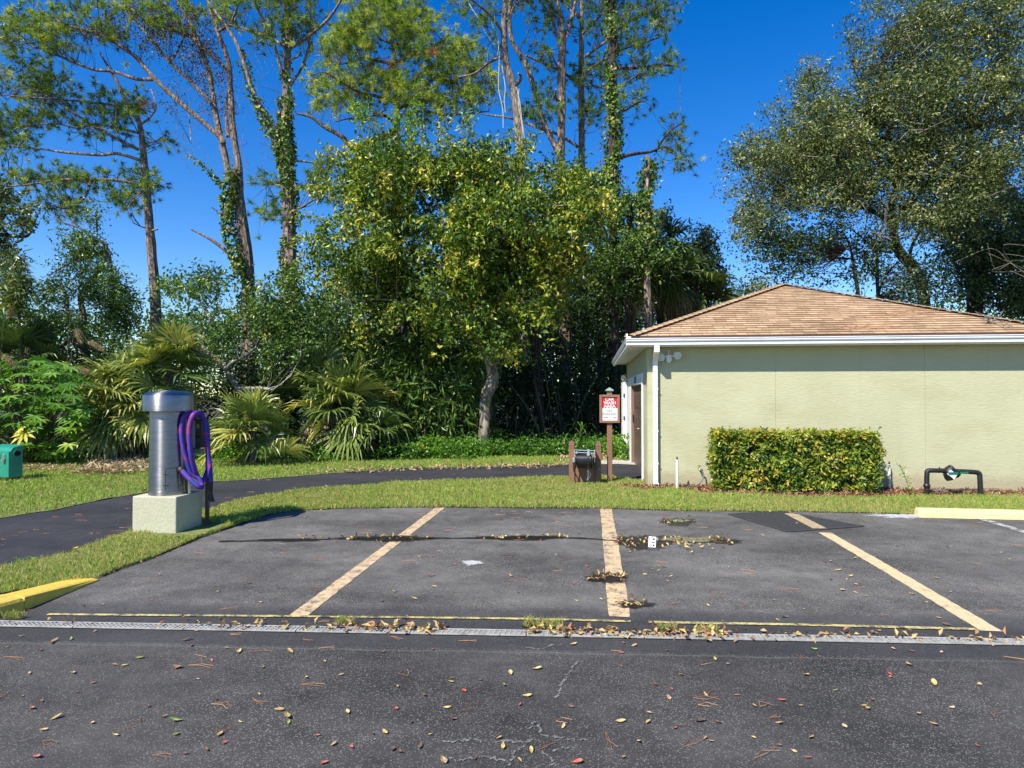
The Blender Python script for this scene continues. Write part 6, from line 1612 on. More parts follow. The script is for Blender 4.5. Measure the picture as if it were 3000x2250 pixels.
for _ in range(80):
    x = rng.uniform(1000, 1830); D = rng.uniform(19.5, 24); b = P(x, 1330, D); b[2] = 0
    h = rng.uniform(1.2, 3.4); l = rng.normal(size=2) * 0.35
    us.tube(crom([b, b + np.array([l[0] * .3, l[1] * .3, h * .5]), b + np.array([l[0], l[1], h])], 4), rng.uniform(0.008, 0.02), 4)
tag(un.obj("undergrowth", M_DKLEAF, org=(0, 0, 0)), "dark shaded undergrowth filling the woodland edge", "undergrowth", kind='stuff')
tag(us.obj("thicket_stems", simple("dry stems", (0.13, 0.105, 0.07), 0.9), org=(0, 0, 0)), "thin bare stems crowding the shaded undergrowth", "undergrowth", kind='stuff')

# ---------------------------------------------------------------- fan palms
def fan(lf, st, base, d, petiole, Rr, n=24, droop=0.25, tint=0.5, spread=2.2, ws=1.0):
    d = np.asarray(d, float); d /= np.linalg.norm(d)
    t = np.linspace(0, 1, 5)[:, None]
    hub = base + d * petiole - np.array([0, 0, 0.10 * petiole])
    q = base + d * petiole * t - np.array([0, 0, 0.10 * petiole]) * t * t
    if st is not None: st.tube(q, np.linspace(0.016, 0.009, 5), 4, False)
    ax = q[-1] - q[-2]; ax /= np.linalg.norm(ax)
    s = np.cross(ax, (0, 0, 1)); s /= np.linalg.norm(s) + 1e-6
    roll = rng.normal() * 0.45
    nn = np.cross(s, ax); s = s * math.cos(roll) + nn * math.sin(roll); nn = np.cross(s, ax)
    V = []; F = []; T = []
    for i in range(n):
        th = (i / (n - 1) - 0.5) * 2 * spread
        e = ax * math.cos(th) + s * math.sin(th) + nn * (0.10 + 0.22 * abs(math.sin(th)))
        e /= np.linalg.norm(e)
        L = Rr * (0.72 + 0.28 * math.cos(th * 0.6)) * rng.uniform(0.9, 1.08)
        wv = np.cross(nn, e); wv /= np.linalg.norm(wv) + 1e-6
        w = Rr * spread / n * 0.42 * ws
        tilt = nn * (w * 0.9 * (1 if i % 2 else -1) * 0.5)
        k = len(V); dz = droop * rng.uniform(0.4, 1.6)
        for u, ww, dd in ((0.04, 0.25, 0), (0.5, 1.0, 0.10), (0.80, 0.62, 0.42), (1.0, 0.03, 1.0)):
            c = hub + e * L * u - np.array([0, 0, 1]) * L * dz * dd
            V += [c - wv * w * ww - tilt * ww, c + wv * w * ww + tilt * ww]
        for j in range(3): F.append([k + 2 * j, k + 2 * j + 1, k + 2 * j + 3, k + 2 * j + 2])
        T += [np.clip(tint + rng.normal() * 0.08, 0, 1)] * 8
    lf.add(V, F, np.array(T))

def fan_plant(name, label, cat, base, n, pet, Rr, lo=-0.1, hi=1.3, tint=(0.45, 0.18), trunk=None, dead=0, droop=0.3, group=None, spread=2.2, nl=24, toward=0.0):
    base = np.asarray(base, float)
    t = thing(name, (base[0], base[1], 0), label, cat, group)
    lf, st, dl = MB(), MB(), MB()
    c = base.copy()
    for i in range(n):
        az = i * 2.39996 + rng.normal() * 0.3
        el = lo + (hi - lo) * rng.uniform() ** 0.85
        d = np.array([math.cos(az) * math.cos(el), math.sin(az) * math.cos(el) - toward * 0.3, math.sin(el)])
        fan(lf, st, c + np.array([0, 0, rng.uniform(0, 0.1)]), d, pet * rng.uniform(0.7, 1.25), Rr * rng.uniform(0.8, 1.15), nl, droop, rng.normal(*tint), spread)
    for i in range(dead):
        az = rng.uniform(0, 6.28); el = rng.uniform(-1.4, -0.7)
        d = np.array([math.cos(az) * math.cos(el), math.sin(az) * math.cos(el), math.sin(el)])
        fan(dl, dl, c, d, pet * rng.uniform(0.5, 0.8), Rr * 0.8, 14, 0.5, rng.uniform(0.2, 0.9), 1.0)
    if trunk:
        tr = MB(); tr.tube(crom([(base[0], base[1], -0.1), (base[0] + .05, base[1], base[2] * .5), c], 6), trunk, 10, True, jit=0.08); tr.obj("trunk", M_GREYBARK, t)
    lf.obj("fronds", M_PALM, t); st.obj("petioles", M_STEM, t)
    if dead: dl.obj("dead_fronds", M_DEADPALM, t)
    return t

def gd(px, D):       # ground point straight below a photo column at distance D
    p = P(px, 1158, D); return np.array([p[0], p[1], 0.0])
def at(px, py, D): return P(px, py, D)

fan_plant("saw_palmetto", "big bushy palmetto behind the steel vacuum, left part of its clump", "palmetto", at(400, 1180, 16.6), 40, 0.8, 0.9, -0.7, 1.4, (0.74, 0.18), 0.10, 6, 0.28, "palmettos at the woodland edge", nl=26)
fan_plant("saw_palmetto", "tall narrow leaved palmetto top right above the steel vacuum dome", "palmetto", at(490, 1090, 17.0), 34, 0.75, 0.9, -0.4, 1.4, (0.72, 0.18), 0.10, 4, 0.28, "palmettos at the woodland edge", nl=26)
fan_plant("saw_palmetto", "palmetto with low drooping fronds left of the steel vacuum", "palmetto", at(330, 1240, 16.3), 26, 0.55, 0.8, -0.8, 1.0, (0.72, 0.16), 0.09, 8, 0.4, "palmettos at the woodland edge", nl=24)
fan_plant("saw_palmetto", "wide open palmetto just right of the purple hose", "palmetto", at(740, 1270, 15.6), 20, 0.62, 0.78, -0.5, 1.3, (0.62, 0.18), 0.09, 3, 0.3, "palmettos at the woodland edge", nl=28, toward=0.6)
fan_plant("saw_palmetto", "large palmetto midway between the vacuum and the crooked trunk", "palmetto", at(1010, 1195, 17.4), 34, 0.85, 0.95, -0.7, 1.3, (0.66, 0.2), 0.11, 6, 0.34, "palmettos at the woodland edge", nl=28, toward=0.5)
fan_plant("saw_palmetto", "palmetto with upright fronds behind and left of the large middle palmetto", "palmetto", at(945, 1150, 18.2), 20, 0.8, 0.9, -0.2, 1.4, (0.42, 0.18), 0.10, 3, 0.3, "palmettos at the woodland edge", nl=26)
fan_plant("saw_palmetto", "small palmetto at the feet of the large middle palmetto", "palmetto", at(1085, 1280, 17.0), 14, 0.55, 0.75, -0.5, 0.9, (0.5, 0.2), 0.09, 4, 0.5, "palmettos at the woodland edge", nl=24)
fan_plant("saw_palmetto", "dark spiky palmetto clump behind the lobed leaf bush at far left", "palmetto", at(70, 1060, 18.0), 18, 0.7, 0.85, 0.0, 1.4, (0.25, 0.14), 0.10, 0, 0.25, "palmettos at the woodland edge", nl=26)
# a single fallen bright frond
t = thing("palm_frond", tuple(at(840, 1340, 15.3) * np.array([1, 1, 0])), "single pale arching palm frond low over the grass right of the hose", "palm frond")
lf, st = MB(), MB(); b = at(820, 1335, 15.4)
fan(lf, st, np.array([b[0], b[1], 0.02]), (0.45, -0.35, 0.75), 0.45, 0.75, 28, 0.55, 0.93, 1.9); lf.obj("frond", M_PALM, t); st.obj("stalk", M_STEM, t)
# cabbage palms
for px, py, D, lab, nf, dd in ((1848, 800, 24.0, "cabbage palm with hanging dead fronds left of the slim snag", 28, 12), (1962, 810, 25.0, "cabbage palm with a full dark head right of the slim snag", 30, 10), (2040, 860, 25.5, "lower cabbage palm head touching the roof's left slope", 22, 8), (1190, 950, 21.5, "cabbage palm with brown dead skirt behind the left of the yellowing crown", 22, 14), (1930, 720, 26.5, "tallest cabbage palm head behind the snag", 20, 4)):
    fan_plant("cabbage_palm", lab, "palm", at(px, py, D), nf, 1.0, 1.0, -0.9, 1.3, (0.36, 0.18), 0.16, dd, 0.42, "cabbage palms in the woodland", nl=24)

# ---------------------------------------------------------------- lobed leaf bush at far left
def lobed(mb, hub, d, size, tint):
    d = d / np.linalg.norm(d); s = np.cross(d, (0, 0, 1)); s /= np.linalg.norm(s) + 1e-6; n = np.cross(s, d)
    V = [hub]; lob = 7; T = []
    for i in range(lob * 4 + 1):
        th = (i / (lob * 4) - 0.5) * 2 * 2.5
        ph = i % 4
        rr = (0.34, 0.66, 1.0, 0.66)[ph] * size * (0.72 + 0.28 * math.cos(th * 0.6))
        rr *= 1.0 if ph != 2 else rng.uniform(0.9, 1.1)
        o = 0.03 * size * (-1 if ph == 0 else 1)
        p = hub + d * rr * math.cos(th) + s * rr * math.sin(th) + n * o - np.array([0, 0, 1]) * (rr * rr / size * 0.28)
        V.append(p)
    mb.add(V, [[0, i, i + 1] for i in range(1, lob * 4 + 1)], tint)
b0 = gd(95, 15.6)
t = thing("lobed_leaf_bush", tuple(b0), "big bush of pale green deeply lobed leaves at far left behind the green bin", "bush")
lf, st = MB(), MB()
x, y = sample_poly([(-120, 1090), (-40, 1060), (40, 1045), (140, 1045), (225, 1080), (262, 1130), (250, 1230), (235, 1310), (150, 1330), (-120, 1330)], 330)
for xx, yy in zip(x, y):
    e = abs(yy - 1190) / 150
    D = 15.5 + rng.uniform(-1.0, 0.9) * math.sqrt(max(0.15, 1 - min(1, e * e)))
    h = P(xx, yy, D)
    az = math.atan2(h[1] - b0[1], h[0] - b0[0]) + rng.normal() * 0.5
    d = np.array([math.cos(az), math.sin(az) - 0.7, -0.55 + rng.normal() * 0.25])
    low = np.clip((yy - 1060) / 280, 0, 1)
    lobed(lf, h, d, rng.uniform(0.20, 0.32), np.clip(rng.normal(0.46, 0.2), 0.05, 0.9))
    if rng.uniform() < 0.35:
        m = np.array([b0[0] + (h[0] - b0[0]) * .4, b0[1] + (h[1] - b0[1]) * .4, h[2] * 0.5]); st.tube(crom([b0, m, h], 4), 0.012, 4)
lobed(lf, P(70, 1270, 14.6), np.array([0.1, -0.8, -0.9]), 0.30, 1.0); lobed(lf, P(62, 1255, 14.6), np.array([-0.4, -0.8, -0.9]), 0.2, 1.0)
lobed(lf, P(200, 1300, 14.7), np.array([0.3, -0.9, -0.5]), 0.24, 0.92)
lf.obj("leaves", M_BRIGHT, t); st.obj("stems", M_STEM, t)

# reed plumes leaning out
def plume(px0, py0, px1, py1, D, lab):
    b = gd(px0 - 20, D + 0.3); q = crom([b, P(px0, py0, D), P((px0 + px1) / 2, (py0 + py1) / 2 - 4, D), P(px1, py1, D)], 8)
    t = thing("plume_grass", tuple(b), lab, "plume grass", "tan reed plumes at the left")
    mb = MB(); mb.tube(q, 0.007, 5); mb.obj("stalk", M_STEM, t)
    k = len(q); C = []; A = []
    for i in range(520):
        u = rng.uniform(0.66, 1.0); j = u * (k - 1); c = np.array([np.interp(j, np.arange(k), q[:, c_]) for c_ in range(3)])
        wv = 0.06 * math.sin(math.pi * min(1, (u - 0.62) / 0.40)) ** 0.7
        C.append(c + rng.normal(size=3) * wv * 0.4); A.append(q[-1] - q[-5])
    C = np.array(C); A = np.array(A); A /= np.linalg.norm(A, axis=1, keepdims=True)
    lf = MB(); lf.leaves(C, 0.10, 0.006, rng.uniform(0, 1, len(C)), 0.2, 0.3, None, 0, A); lf.obj("plume", M_PLUME, t)
plume(205, 935, 238, 1000, 17.0, "short drooping brown plume by the cedar trunk")
plume(215, 985, 300, 1022, 16.4, "long tan plume leaning right above the palmetto")
plume(-30, 1010, 45, 1072, 15.2, "thick tan plume at the photo's left edge above the lobed leaves")
plume(10, 960, 36, 905, 17.2, "upright tan plume near the left edge before the feathery shrub")
plume(200, 1072, 255, 1090, 15.9, "low small tan plume beside the lobed leaf bush")

# reeds with arching blades, ginger like plants
def blade_plant(name, lab, cat, px, D, h, n, L, wd, mat, tint, group=None, py=None):
    b = gd(px, D); t = thing(name, tuple(b), lab, cat, group)
    st, lf = MB(), MB()
    top = b + np.array([rng.normal() * .1, -0.05, h]); q = crom([b, (b + top) / 2 + rng.normal(size=3) * .04, top], 6)
    st.tube(q, 0.012, 5)
    for i in range(n):
        u = 0.25 + 0.75 * i / n; j = u * (len(q) - 1); c = np.array([np.interp(j, np.arange(len(q)), q[:, k]) for k in range(3)])
        az = i * 2.4 + rng.normal() * .3; d = np.array([math.cos(az), math.sin(az), 0.0]); l = L * rng.uniform(.7, 1.2)
        s = np.array([-d[1], d[0], 0]) * wd
        V = []
        for a, ww, z in ((0, .3, 0), (.35, 1, .30), (.7, .8, .25), (1, .05, -.12)):
            p = c + d * l * a + np.array([0, 0, l * z]); V += [p - s * ww, p + s * ww]
        lf.add(V, [[0, 1, 3, 2], [2, 3, 5, 4], [4, 5, 7, 6]], np.clip(rng.normal(tint, .1), 0, 1))
    st.obj("stem", M_STEM, t); lf.obj("leaves", mat, t)
blade_plant("reed", "tall pale reed shoot standing above the dark thicket left of the crooked trunk", "reed", 1245, 18.6, 2.65, 16, 0.5, 0.022, M_MIDLEAF, 0.7)
blade_plant("reed", "reed shoot with drooping blades beside the slim left pine trunk", "reed", 448, 18.5, 2.75, 12, 0.5, 0.022, M_MIDLEAF, 0.75)
blade_plant("ginger_plant", "bright green broad bladed plant under the large middle palmetto", "plant", 1168, 17.4, 0.75, 22, 0.42, 0.035, M_BRIGHT, 0.62)
blade_plant("ginger_plant", "smaller bright bladed plant left of the crooked trunk's foot", "plant", 1130, 17.0, 0.4, 14, 0.32, 0.03, M_BRIGHT, 0.6)
blade_plant("young_palm", "young spiky green palm in the shade right of the crooked trunk", "plant", 1560, 20.0, 0.95, 16, 0.5, 0.02, M_BRIGHT, 0.4)
blade_plant("young_palm", "young green palm in the shade left of the sign post", "plant", 1705, 18.5, 0.85, 16, 0.5, 0.02, M_BRIGHT, 0.45)

# leafy ground cover along the wood's edge
gc = MB()
for poly, n, zt, L, tm in (([(430, 1356), (430, 1316), (960, 1320), (960, 1352)], 240, 0.28, 0.10, 0.5), ([(900, 1360), (900, 1316), (1440, 1318), (1440, 1346)], 330, 0.34, 0.10, 0.42), ([(1180, 1352), (1180, 1320), (1420, 1322), (1420, 1348)], 120, 0.42, 0.11, 0.6), ([(1440, 1342), (1440, 1318), (1840, 1318), (1840, 1338)], 330, 0.36, 0.10, 0.32), ([(0, 1352), (0, 1326), (440, 1322), (440, 1350)], 200, 0.25, 0.09, 0.6)):
    x, y = sample_poly([(G(a, b)[0], G(a, b)[1]) for a, b in poly], n)
    C = np.stack([x, y, rng.uniform(0.05, zt, n)], 1); Q = spray(C, 24, 0.13, 0.7); Q[:, 2] = np.abs(Q[:, 2])
    gc.leaves(Q, L * rng.uniform(.6, 1.2, len(Q)), L * 0.6, np.clip(np.repeat(rng.normal(tm - 0.16, 0.2, n), 24) + rng.normal(size=len(Q)) * 0.15, 0, 1), 0.9, 0.3)
tag(gc.obj("ground_cover", M_BRIGHT, org=(0, 0, 0)), "low leafy green ground cover along the wood's edge", "ground cover", kind='stuff')
b = gd(1818, 16.9)
t = thing("leafy_weed_clump", tuple(b), "bright leafy clump beside the white door frame at the building's far corner", "plant")
lf = MB(); C = np.array([b + np.array([rng.normal() * .22, rng.normal() * .2, rng.uniform(.05, .62)]) for _ in range(46)]); Q = spray(C, 14, 0.09)
lf.leaves(Q, 0.13 * rng.uniform(.6, 1.2, len(Q)), 0.055, np.clip(rng.normal(0.5, .2, len(Q)), 0, 1), .6, .4); lf.obj("leaves", M_BRIGHT, t)
st = MB()
for _ in range(8): st.tube([b, b + np.array([rng.normal() * .2, rng.normal() * .2, .5])], 0.006, 4)
st.obj("stems", M_STEM, t)

# ---------------------------------------------------------------- clipped hedge against the wall
h0 = G(2104, 1447); h1 = G(2570, 1452)
hx0, hx1 = h0[0], h1[0]; hy0 = h0[1] - 0.0; hy1 = BY - 0.12
HZ = 1.0
hed = thing("hedge", ((hx0 + hx1) / 2, (hy0 + hy1) / 2, 0), "clipped box shaped hedge with yellow green tips against the green wall", "hedge")
lf, st = MB(), MB()
n = 1500
face = rng.choice(5, n, p=[0.44, 0.12, 0.12, 0.27, 0.05])
a, b_ = rng.uniform(0, 1, n), rng.uniform(0, 1, n)
C = np.empty((n, 3)); N = np.zeros((n, 3))
ins = np.abs(rng.normal(size=n)) * 0.10
X = hx0 + (hx1 - hx0) * a; Y = hy0 + (hy1 - hy0) * a; Z = 0.06 + (HZ - 0.06) * b_
lump = 0.06 * np.sin(X * 3.1 + 1) + 0.045 * np.sin(Z * 7 + X * 4.7) + 0.03 * np.sin(X * 11)
for k, (px_, py_, pz_, nv) in enumerate(((X, hy0 + lump + ins, Z, (0, -1, 0)), (hx0 + ins + 0.03 * np.sin(Z * 8), Y, Z, (-1, 0, 0)), (hx1 - ins - 0.03 * np.sin(Z * 6) - 0.10 * np.clip(0.6 - Z, 0, 1), Y, Z, (1, 0, 0)), (X, hy0 + (hy1 - hy0) * b_, HZ - ins * .6 + 0.012 * np.sin(X * 9), (0, 0, 1)), (X, hy1 - ins, Z, (0, 1, 0)))):
    m = face == k
    C[m] = np.stack([np.broadcast_to(px_, n)[m], np.broadcast_to(py_, n)[m], np.broadcast_to(pz_, n)[m]], 1); N[m] = nv
per = 15
Q = (C[:, None, :] + rng.normal(size=(n, per, 3)) * 0.035).reshape(-1, 3)
NN = np.repeat(N, per, 0)
td = rng.normal(size=(n * per, 3)) + NN * 0.8
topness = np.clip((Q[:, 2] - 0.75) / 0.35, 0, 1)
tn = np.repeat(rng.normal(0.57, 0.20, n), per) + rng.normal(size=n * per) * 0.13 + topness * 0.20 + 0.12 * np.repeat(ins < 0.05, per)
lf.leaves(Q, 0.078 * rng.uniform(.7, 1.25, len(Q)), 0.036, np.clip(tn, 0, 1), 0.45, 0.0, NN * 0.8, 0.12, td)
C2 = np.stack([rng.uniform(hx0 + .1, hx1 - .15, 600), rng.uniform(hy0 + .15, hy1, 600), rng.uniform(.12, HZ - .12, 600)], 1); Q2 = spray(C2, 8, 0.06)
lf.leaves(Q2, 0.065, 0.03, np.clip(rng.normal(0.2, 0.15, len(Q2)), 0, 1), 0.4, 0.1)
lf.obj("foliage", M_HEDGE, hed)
for i in range(26):
    x = rng.uniform(hx0 + .1, hx1 - .2); y = rng.uniform(hy0 + .12, hy1)
    for _ in range(3):
        st.tube(crom([(x, y, 0), (x + rng.normal() * .06, y + rng.normal() * .05, .3), (x + rng.normal() * .2, y + rng.normal() * .1, .8)], 3), 0.007, 4)
st.obj("stems", M_GREYBARK, hed)

# weed stems by the wall
for px, py, h, lab in ((2668, 1455, 0.52, "small thin weed growing from the mulch beside the black pipe"),):
    b = G(px, py); t = thing("weed", tuple(b), lab, "weed"); st, lf = MB(), MB()
    q = crom([b, b + np.array([-.06, 0, h * .5]), b + np.array([-.16, 0.02, h])], 5); st.tube(q, 0.004, 4)
    Q = np.repeat(q, 5, 0) + rng.normal(size=(len(q) * 5, 3)) * 0.03; lf.leaves(Q, 0.05, 0.022, rng.uniform(.4, 1, len(Q)), .5, .2)
    st.obj("stem", M_STEM, t); lf.obj("leaves", M_BRIGHT, t)
b = G(2760, 1452); mb = MB()
for _ in range(9): mb.tube(crom([b + rng.normal(size=3) * np.array([.08, .04, 0]) + np.array([0, 0, .02]), b + np.array([rng.normal() * .2, rng.normal() * .05, .08]), b + np.array([rng.normal() * .35, rng.normal() * .08, .03 + abs(rng.normal()) * .05])], 4), 0.006, 4)
tag(mb.obj("dead_branch", M_TWIG), "pale dry twigs lying on the mulch under the black pipe", "branch")
for px, py, lab in ((1592, 1842, "larger straw green grass tuft growing in the drain near the middle"), (1010, 1832, "small grass tuft in the drain below the left tan line"), (1955, 1848, "grass tuft in the drain right of the centre tan line"), (35, 1815, "small grass tuft at the foot of the yellow kerb"), (2075, 1855, "thin mossy grass tuft in the drain between the two right hand tan lines")):
    b = G(px, py); mb = MB(); big = px == 1592
    blades(mb, [b + np.array([-.10 * (1.4 if big else .7), -.02, 0]), b + np.array([.10 * (1.4 if big else .7), -.02, 0]), b + np.array([.10 * (1.4 if big else .7), .05, 0]), b + np.array([-.10 * (1.4 if big else .7), .05, 0])], 380 if big else 140, 0.075 if big else 0.055, 0.005, 0.45, 0.9)
    tag(mb.obj("grass_tuft", M_GRASS), lab, "grass tuft")

# ---------------------------------------------------------------- fallen leaves
LC_ = {"yellow": ((0.56, 0.44, 0.17), (0.46, 0.33, 0.12)), "tan": ((0.52, 0.38, 0.20), (0.40, 0.27, 0.13)), "brown": ((0.20, 0.12, 0.07), (0.12, 0.07, 0.045)), "red": ((0.45, 0.10, 0.07), (0.36, 0.12, 0.09)), "green": ((0.22, 0.32, 0.07), (0.30, 0.36, 0.10))}
LM = {}
for k_, (a, b_) in LC_.items():
    m, n_, p_ = newmat(k_ + " fallen leaf")
    oi = nd(n_, "ShaderNodeObjectInfo")
    c = ramp(n_, [(0, a), (1, b_)], oi.outputs['Random']).outputs[0]
    c = mixc(n_, c, ramp(n_, [(0.35, (0.65, 0.6, 0.55)), (0.6, (1.1, 1.1, 1.1))], noise(n_, 60, 4)).outputs[0], 1.0, 'MULTIPLY')
    n_.links.new(c, p_.inputs['Base Color']); p_.inputs['Roughness'].default_value = 0.6; p_.inputs['Specular IOR Level'].default_value = 0.3
    LM[k_] = m
def leaf_shape(L, W, curl, twist, asym):
    mb = MB(); nu, V = 8, []
    for i in range(nu + 1):
        u = i / nu
        w = W * 0.5 * math.sin(math.pi * min(1, u ** 0.8 * 0.98 + 0.01)) ** 0.9
        z = curl * ((u - 0.5) ** 2 * 4) * L * 0.5 + 0.002
        for v in (-1, 0, 1):
            V.append(((u - 0.5) * L, v * w * (1 + asym * v) + 0.1 * W * math.sin(u * 3), z + abs(v) * w * (0.35 + twist * (u - .5) * v)))
    V += [(-0.5 * L - 0.3 * L, 0.01 * W, 0.004), (-0.5 * L - 0.3 * L, 0.05 * W, 0.004)]
    f = []
    for i in range(nu):
        for j in range(2): f.append([i * 3 + j, (i + 1) * 3 + j, (i + 1) * 3 + j + 1, i * 3 + j + 1])
    mb.add(V, f); return mb
shapes = {}
for k_ in LC_:
    for s_ in range(4):
        o = leaf_shape(1.0, rng.uniform(0.36, 0.55), rng.uniform(0.05, 0.4), rng.uniform(-.8, .8), rng.uniform(-.25, .25)).obj("fallen_leaf", LM[k_], org=(0, 0, 0))
        shapes[(k_, s_)] = o.data; bpy.data.objects.remove(o)
def put_leaf(px, py, kind, lpx):
    g = G(px, py); D = g @ FWD
    L = np.clip(lpx * D / FOC, 0.03, 0.12)
    o = bpy.data.objects.new("fallen_leaf", shapes[(kind, int(rng.integers(4)))]); COL.objects.link(o)
    o.location = (g[0], g[1], 0.0065 + L * 0.02); o.scale = (L, L, L)
    o.rotation_euler = (rng.normal() * 0.16, rng.normal() * 0.16, rng.uniform(0, 6.28))
    zone = "before the drain" if py > 1860 else "on the marked bays"
    tag(o, "%s fallen leaf lying on the asphalt %s" % (kind, "in front of the drain" if py > 1860 else "behind the drain"), "leaf", "%s fallen leaves %s" % (kind, zone))
SEEN = [(545, 1877, 'brown', 30), (160, 1880, 'tan', 28), (700, 1912, 'yellow', 30), (115, 1908, 'brown', 22), (412, 1930, 'green', 28), (366, 1952, 'yellow', 20), (520, 1957, 'brown', 36), (215, 1973, 'tan', 24), (620, 1936, 'red', 16), (850, 1912, 'yellow', 30), (952, 1940, 'yellow', 18), (897, 1988, 'yellow', 20), (120, 2056, 'brown', 20), (93, 2078, 'red', 26), (165, 2105, 'yellow', 34), (512, 2115, 'green', 44), (818, 2082, 'tan', 32), (842, 2102, 'yellow', 48), (642, 2155, 'yellow', 32), (105, 2222, 'red', 32), (480, 2102, 'brown', 24),
        (1495, 1975, 'yellow', 30), (1572, 1962, 'yellow', 34), (1318, 2000, 'yellow', 26), (1324, 1990, 'brown', 20), (1476, 2010, 'green', 18), (1360, 2026, 'red', 22), (1545, 2040, 'yellow', 30), (1680, 1890, 'yellow', 26), (1310, 2075, 'yellow', 24), (1162, 2078, 'red', 20), (1018, 2090, 'yellow', 26), (1128, 2148, 'yellow', 28), (1262, 2155, 'yellow', 18), (1232, 2190, 'brown', 24), (1474, 2190, 'yellow', 34), (1556, 2202, 'yellow', 28), (1870, 2176, 'yellow', 28), (1818, 2116, 'yellow', 34), (1900, 2118, 'tan', 26), (1672, 2072, 'brown', 24), (1522, 2068, 'red', 18), (1980, 2136, 'red', 18), (1300, 2230, 'tan', 44), (1690, 2236, 'red', 40), (1820, 1955, 'red', 18), (1960, 2046, 'tan', 26), (1030, 2192, 'red', 14), (1150, 2200, 'brown', 26),
        (2096, 1934, 'yellow', 22), (2363, 1980, 'yellow', 28), (2292, 2054, 'red', 28), (2543, 2078, 'yellow', 32), (2475, 2130, 'tan', 22), (2283, 2122, 'tan', 26), (2378, 2164, 'yellow', 28), (2053, 2116, 'brown', 38), (2690, 2094, 'tan', 26), (2738, 2125, 'yellow', 28), (2735, 2005, 'yellow', 36), (2664, 1950, 'yellow', 28), (2382, 1904, 'green', 24), (2618, 1904, 'tan', 20), (2668, 1910, 'brown', 22), (2758, 1913, 'tan', 16), (2908, 1893, 'tan', 18), (2950, 1888, 'yellow', 22),
        (640, 1735, 'green', 16), (728, 1711, 'brown', 18), (764, 1767, 'tan', 14), (365, 1787, 'brown', 14), (300, 1773, 'tan', 12), (243, 1778, 'brown', 18), (645, 1815, 'brown', 16), (1262, 1688, 'brown', 20), (1495, 1688, 'yellow', 22), (1272, 1720, 'tan', 18), (1213, 1755, 'tan', 22), (1157, 1735, 'yellow', 18), (1228, 1632, 'tan', 14), (1495, 1634, 'red', 12), (1890, 1685, 'yellow', 16), (1682, 1712, 'brown', 14), (1760, 1758, 'yellow', 18), (1688, 1762, 'yellow', 14), (1945, 1663, 'brown', 16), (1965, 1690, 'yellow', 16),
        (2235, 1570, 'yellow', 14), (2505, 1637, 'yellow', 20), (2456, 1672, 'yellow', 22), (2493, 1690, 'yellow', 20), (2435, 1700, 'brown', 18), (2506, 1713, 'tan', 16), (2470, 1731, 'tan', 22), (2504, 1737, 'tan', 16), (2612, 1706, 'green', 14), (2672, 1742, 'yellow', 20), (2744, 1696, 'yellow', 22), (2786, 1737, 'tan', 14), (2750, 1813, 'yellow', 18), (2773, 1833, 'brown', 26), (2300, 1810, 'tan', 24), (2230, 1796, 'brown', 12), (2138, 1597, 'tan', 18), (2135, 1664, 'yellow', 12), (2268, 1760, 'green', 12), (2075, 1776, 'yellow', 14), (2935, 1621, 'yellow', 14), (2780, 1605, 'green', 18), (2922, 1565, 'tan', 14), (2650, 1600, 'yellow', 14), (2955, 1640, 'tan', 12)]
for s_ in SEEN: put_leaf(s_[0], s_[1], s_[2], s_[3] * 0.95)
kinds = list(LC_)
for _ in range(165):
    py = 1500 + 740 * rng.uniform() ** 1.35; px = rng.uniform(20, 2990)
    if py < 1700 and px < 700 + (1700 - py) * 1.0: continue
    put_leaf(px, py, kinds[int(rng.choice(5, p=[0.26, 0.26, 0.27, 0.16, 0.05]))], rng.uniform(9, 15) * (0.7 + (py - 1500) / 700))
# litter caught in the drain and the wet low spots: uncountable
M_LIT = leafmat("leaf litter", [(0, (0.08, 0.05, 0.03)), (0.35, (0.28, 0.16, 0.08)), (0.6, (0.50, 0.36, 0.16)), (0.9, (0.60, 0.46, 0.16)), (1, (0.42, 0.12, 0.08))], 0.1, 0.6, 0.3)
lt = MB()
def litter(x0, x1, yf, sp, n, L):
    for _ in range(n):
        x = rng.uniform(x0, x1); g = G(x, yf(x) + rng.normal() * sp)
        lt.leaves(g[None, :] + np.array([0, 0, rng.uniform(0.014, 0.035)]), L * rng.uniform(.6, 1.3), L * 0.5, rng.uniform(0, 1), 1.4, 0, None, 0.2)
dr = lambda x: 1826 + (x - 0) * 0.0183
litter(0, 640, dr, 6, 22, 0.045); litter(640, 1000, dr, 5, 40, 0.055); litter(1000, 1300, dr, 6, 90, 0.058); litter(1540, 1680, dr, 6, 50, 0.058); litter(1620, 2120, dr, 6, 170, 0.055); litter(2120, 3000, dr, 6, 70, 0.05)
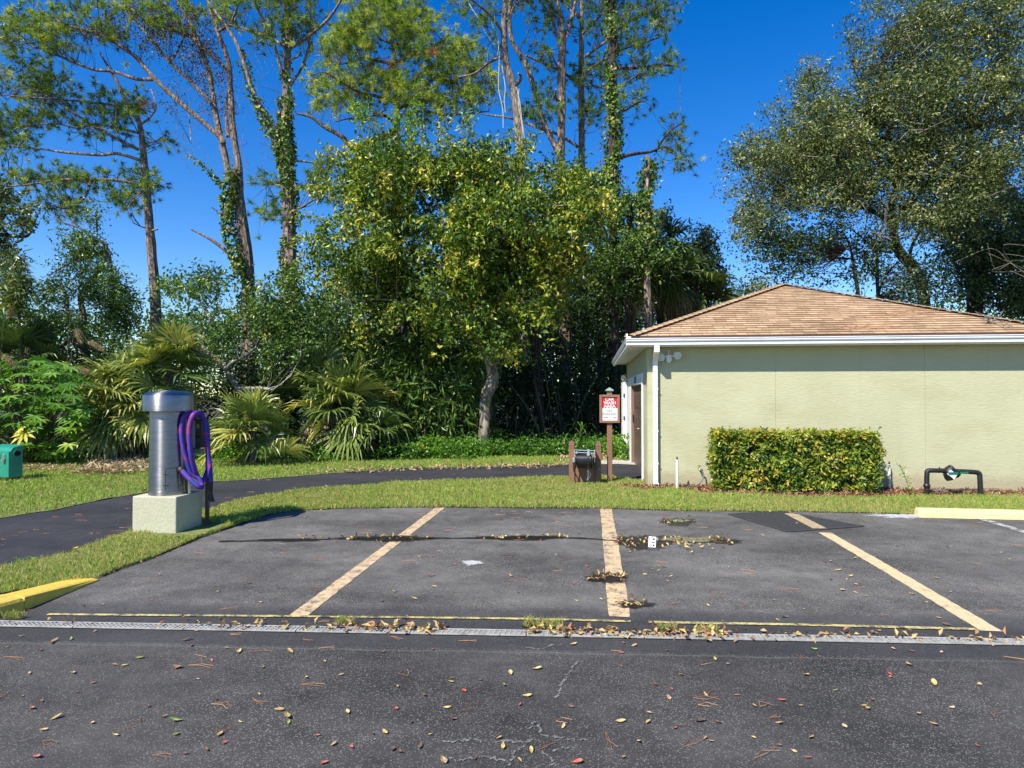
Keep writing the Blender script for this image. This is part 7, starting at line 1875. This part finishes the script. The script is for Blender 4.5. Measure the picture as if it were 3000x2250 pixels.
for x0, x1, yy, sp, n in ((850, 1260, 1579, 3, 46), (1390, 1660, 1577, 3, 30), (1800, 2150, 1592, 10, 90), (1730, 1830, 1695, 6, 46), (1800, 1900, 1772, 5, 20), (1940, 2030, 1530, 4, 22)):
    litter(x0, x1, lambda x: yy, sp, n, 0.055)
for (a, b_) in zip(LOT[:-1], LOT[1:]):
    ln = np.linalg.norm(b_ - a)
    for _ in range(int(ln * 16)):
        q = a + (b_ - a) * rng.uniform() + np.array([0, -abs(rng.normal()) * 0.07, 0.012]); lt.leaves(q[None, :], rng.uniform(0.025, 0.055), 0.022, rng.uniform(0, .85), 1.4, 0, None, .2)
for (a, b_) in list(zip(PF[:-1], PF[1:])) + list(zip(PN[:-1], PN[1:])):
    ln = np.linalg.norm(b_ - a)
    for _ in range(int(ln * 4)):
        q = a + (b_ - a) * rng.uniform() + np.array([0, rng.normal() * 0.12, 0.03]); lt.leaves(q[None, :], rng.uniform(0.04, 0.09), 0.035, rng.uniform(0, .8), 1.4, 0, None, .2)
tag(lt.obj("leaf_litter", M_LIT, org=(0, 0, 0)), "brown and yellow leaf litter caught in the drain, wet cracks and lawn edges", "leaf litter", kind='stuff')
pn = MB()
def needle(px, py, L=None):
    g = G(px, py); a = rng.normal() * 0.5 + (0 if rng.uniform() < .8 else 1.3); L = rng.uniform(0.06, 0.16)
    d = np.array([math.cos(a), math.sin(a), 0]) * L / 2; s = np.array([-d[1], d[0], 0]) / L
    for o in (-1, 1):
        m = g + s * rng.normal() * .04
        pn.tube([g - d + np.array([0, 0, .008]), m + np.array([0, 0, .011]), g + d + s * o * 0.03 + np.array([0, 0, .009])], 0.0013, 3, False, rng.uniform(0, 1))
for _ in range(85): needle(rng.uniform(0, 3000), 1490 + 740 * rng.uniform() ** 1.6)
for _ in range(120): needle(rng.uniform(0, 1700), rng.uniform(1385, 1660))
pv = [i for i in range(1)]
tag(pn.obj("pine_needles", M_RUST, org=(0, 0, 0)), "rust brown pine needles scattered on the asphalt and path", "pine needles", kind='stuff')
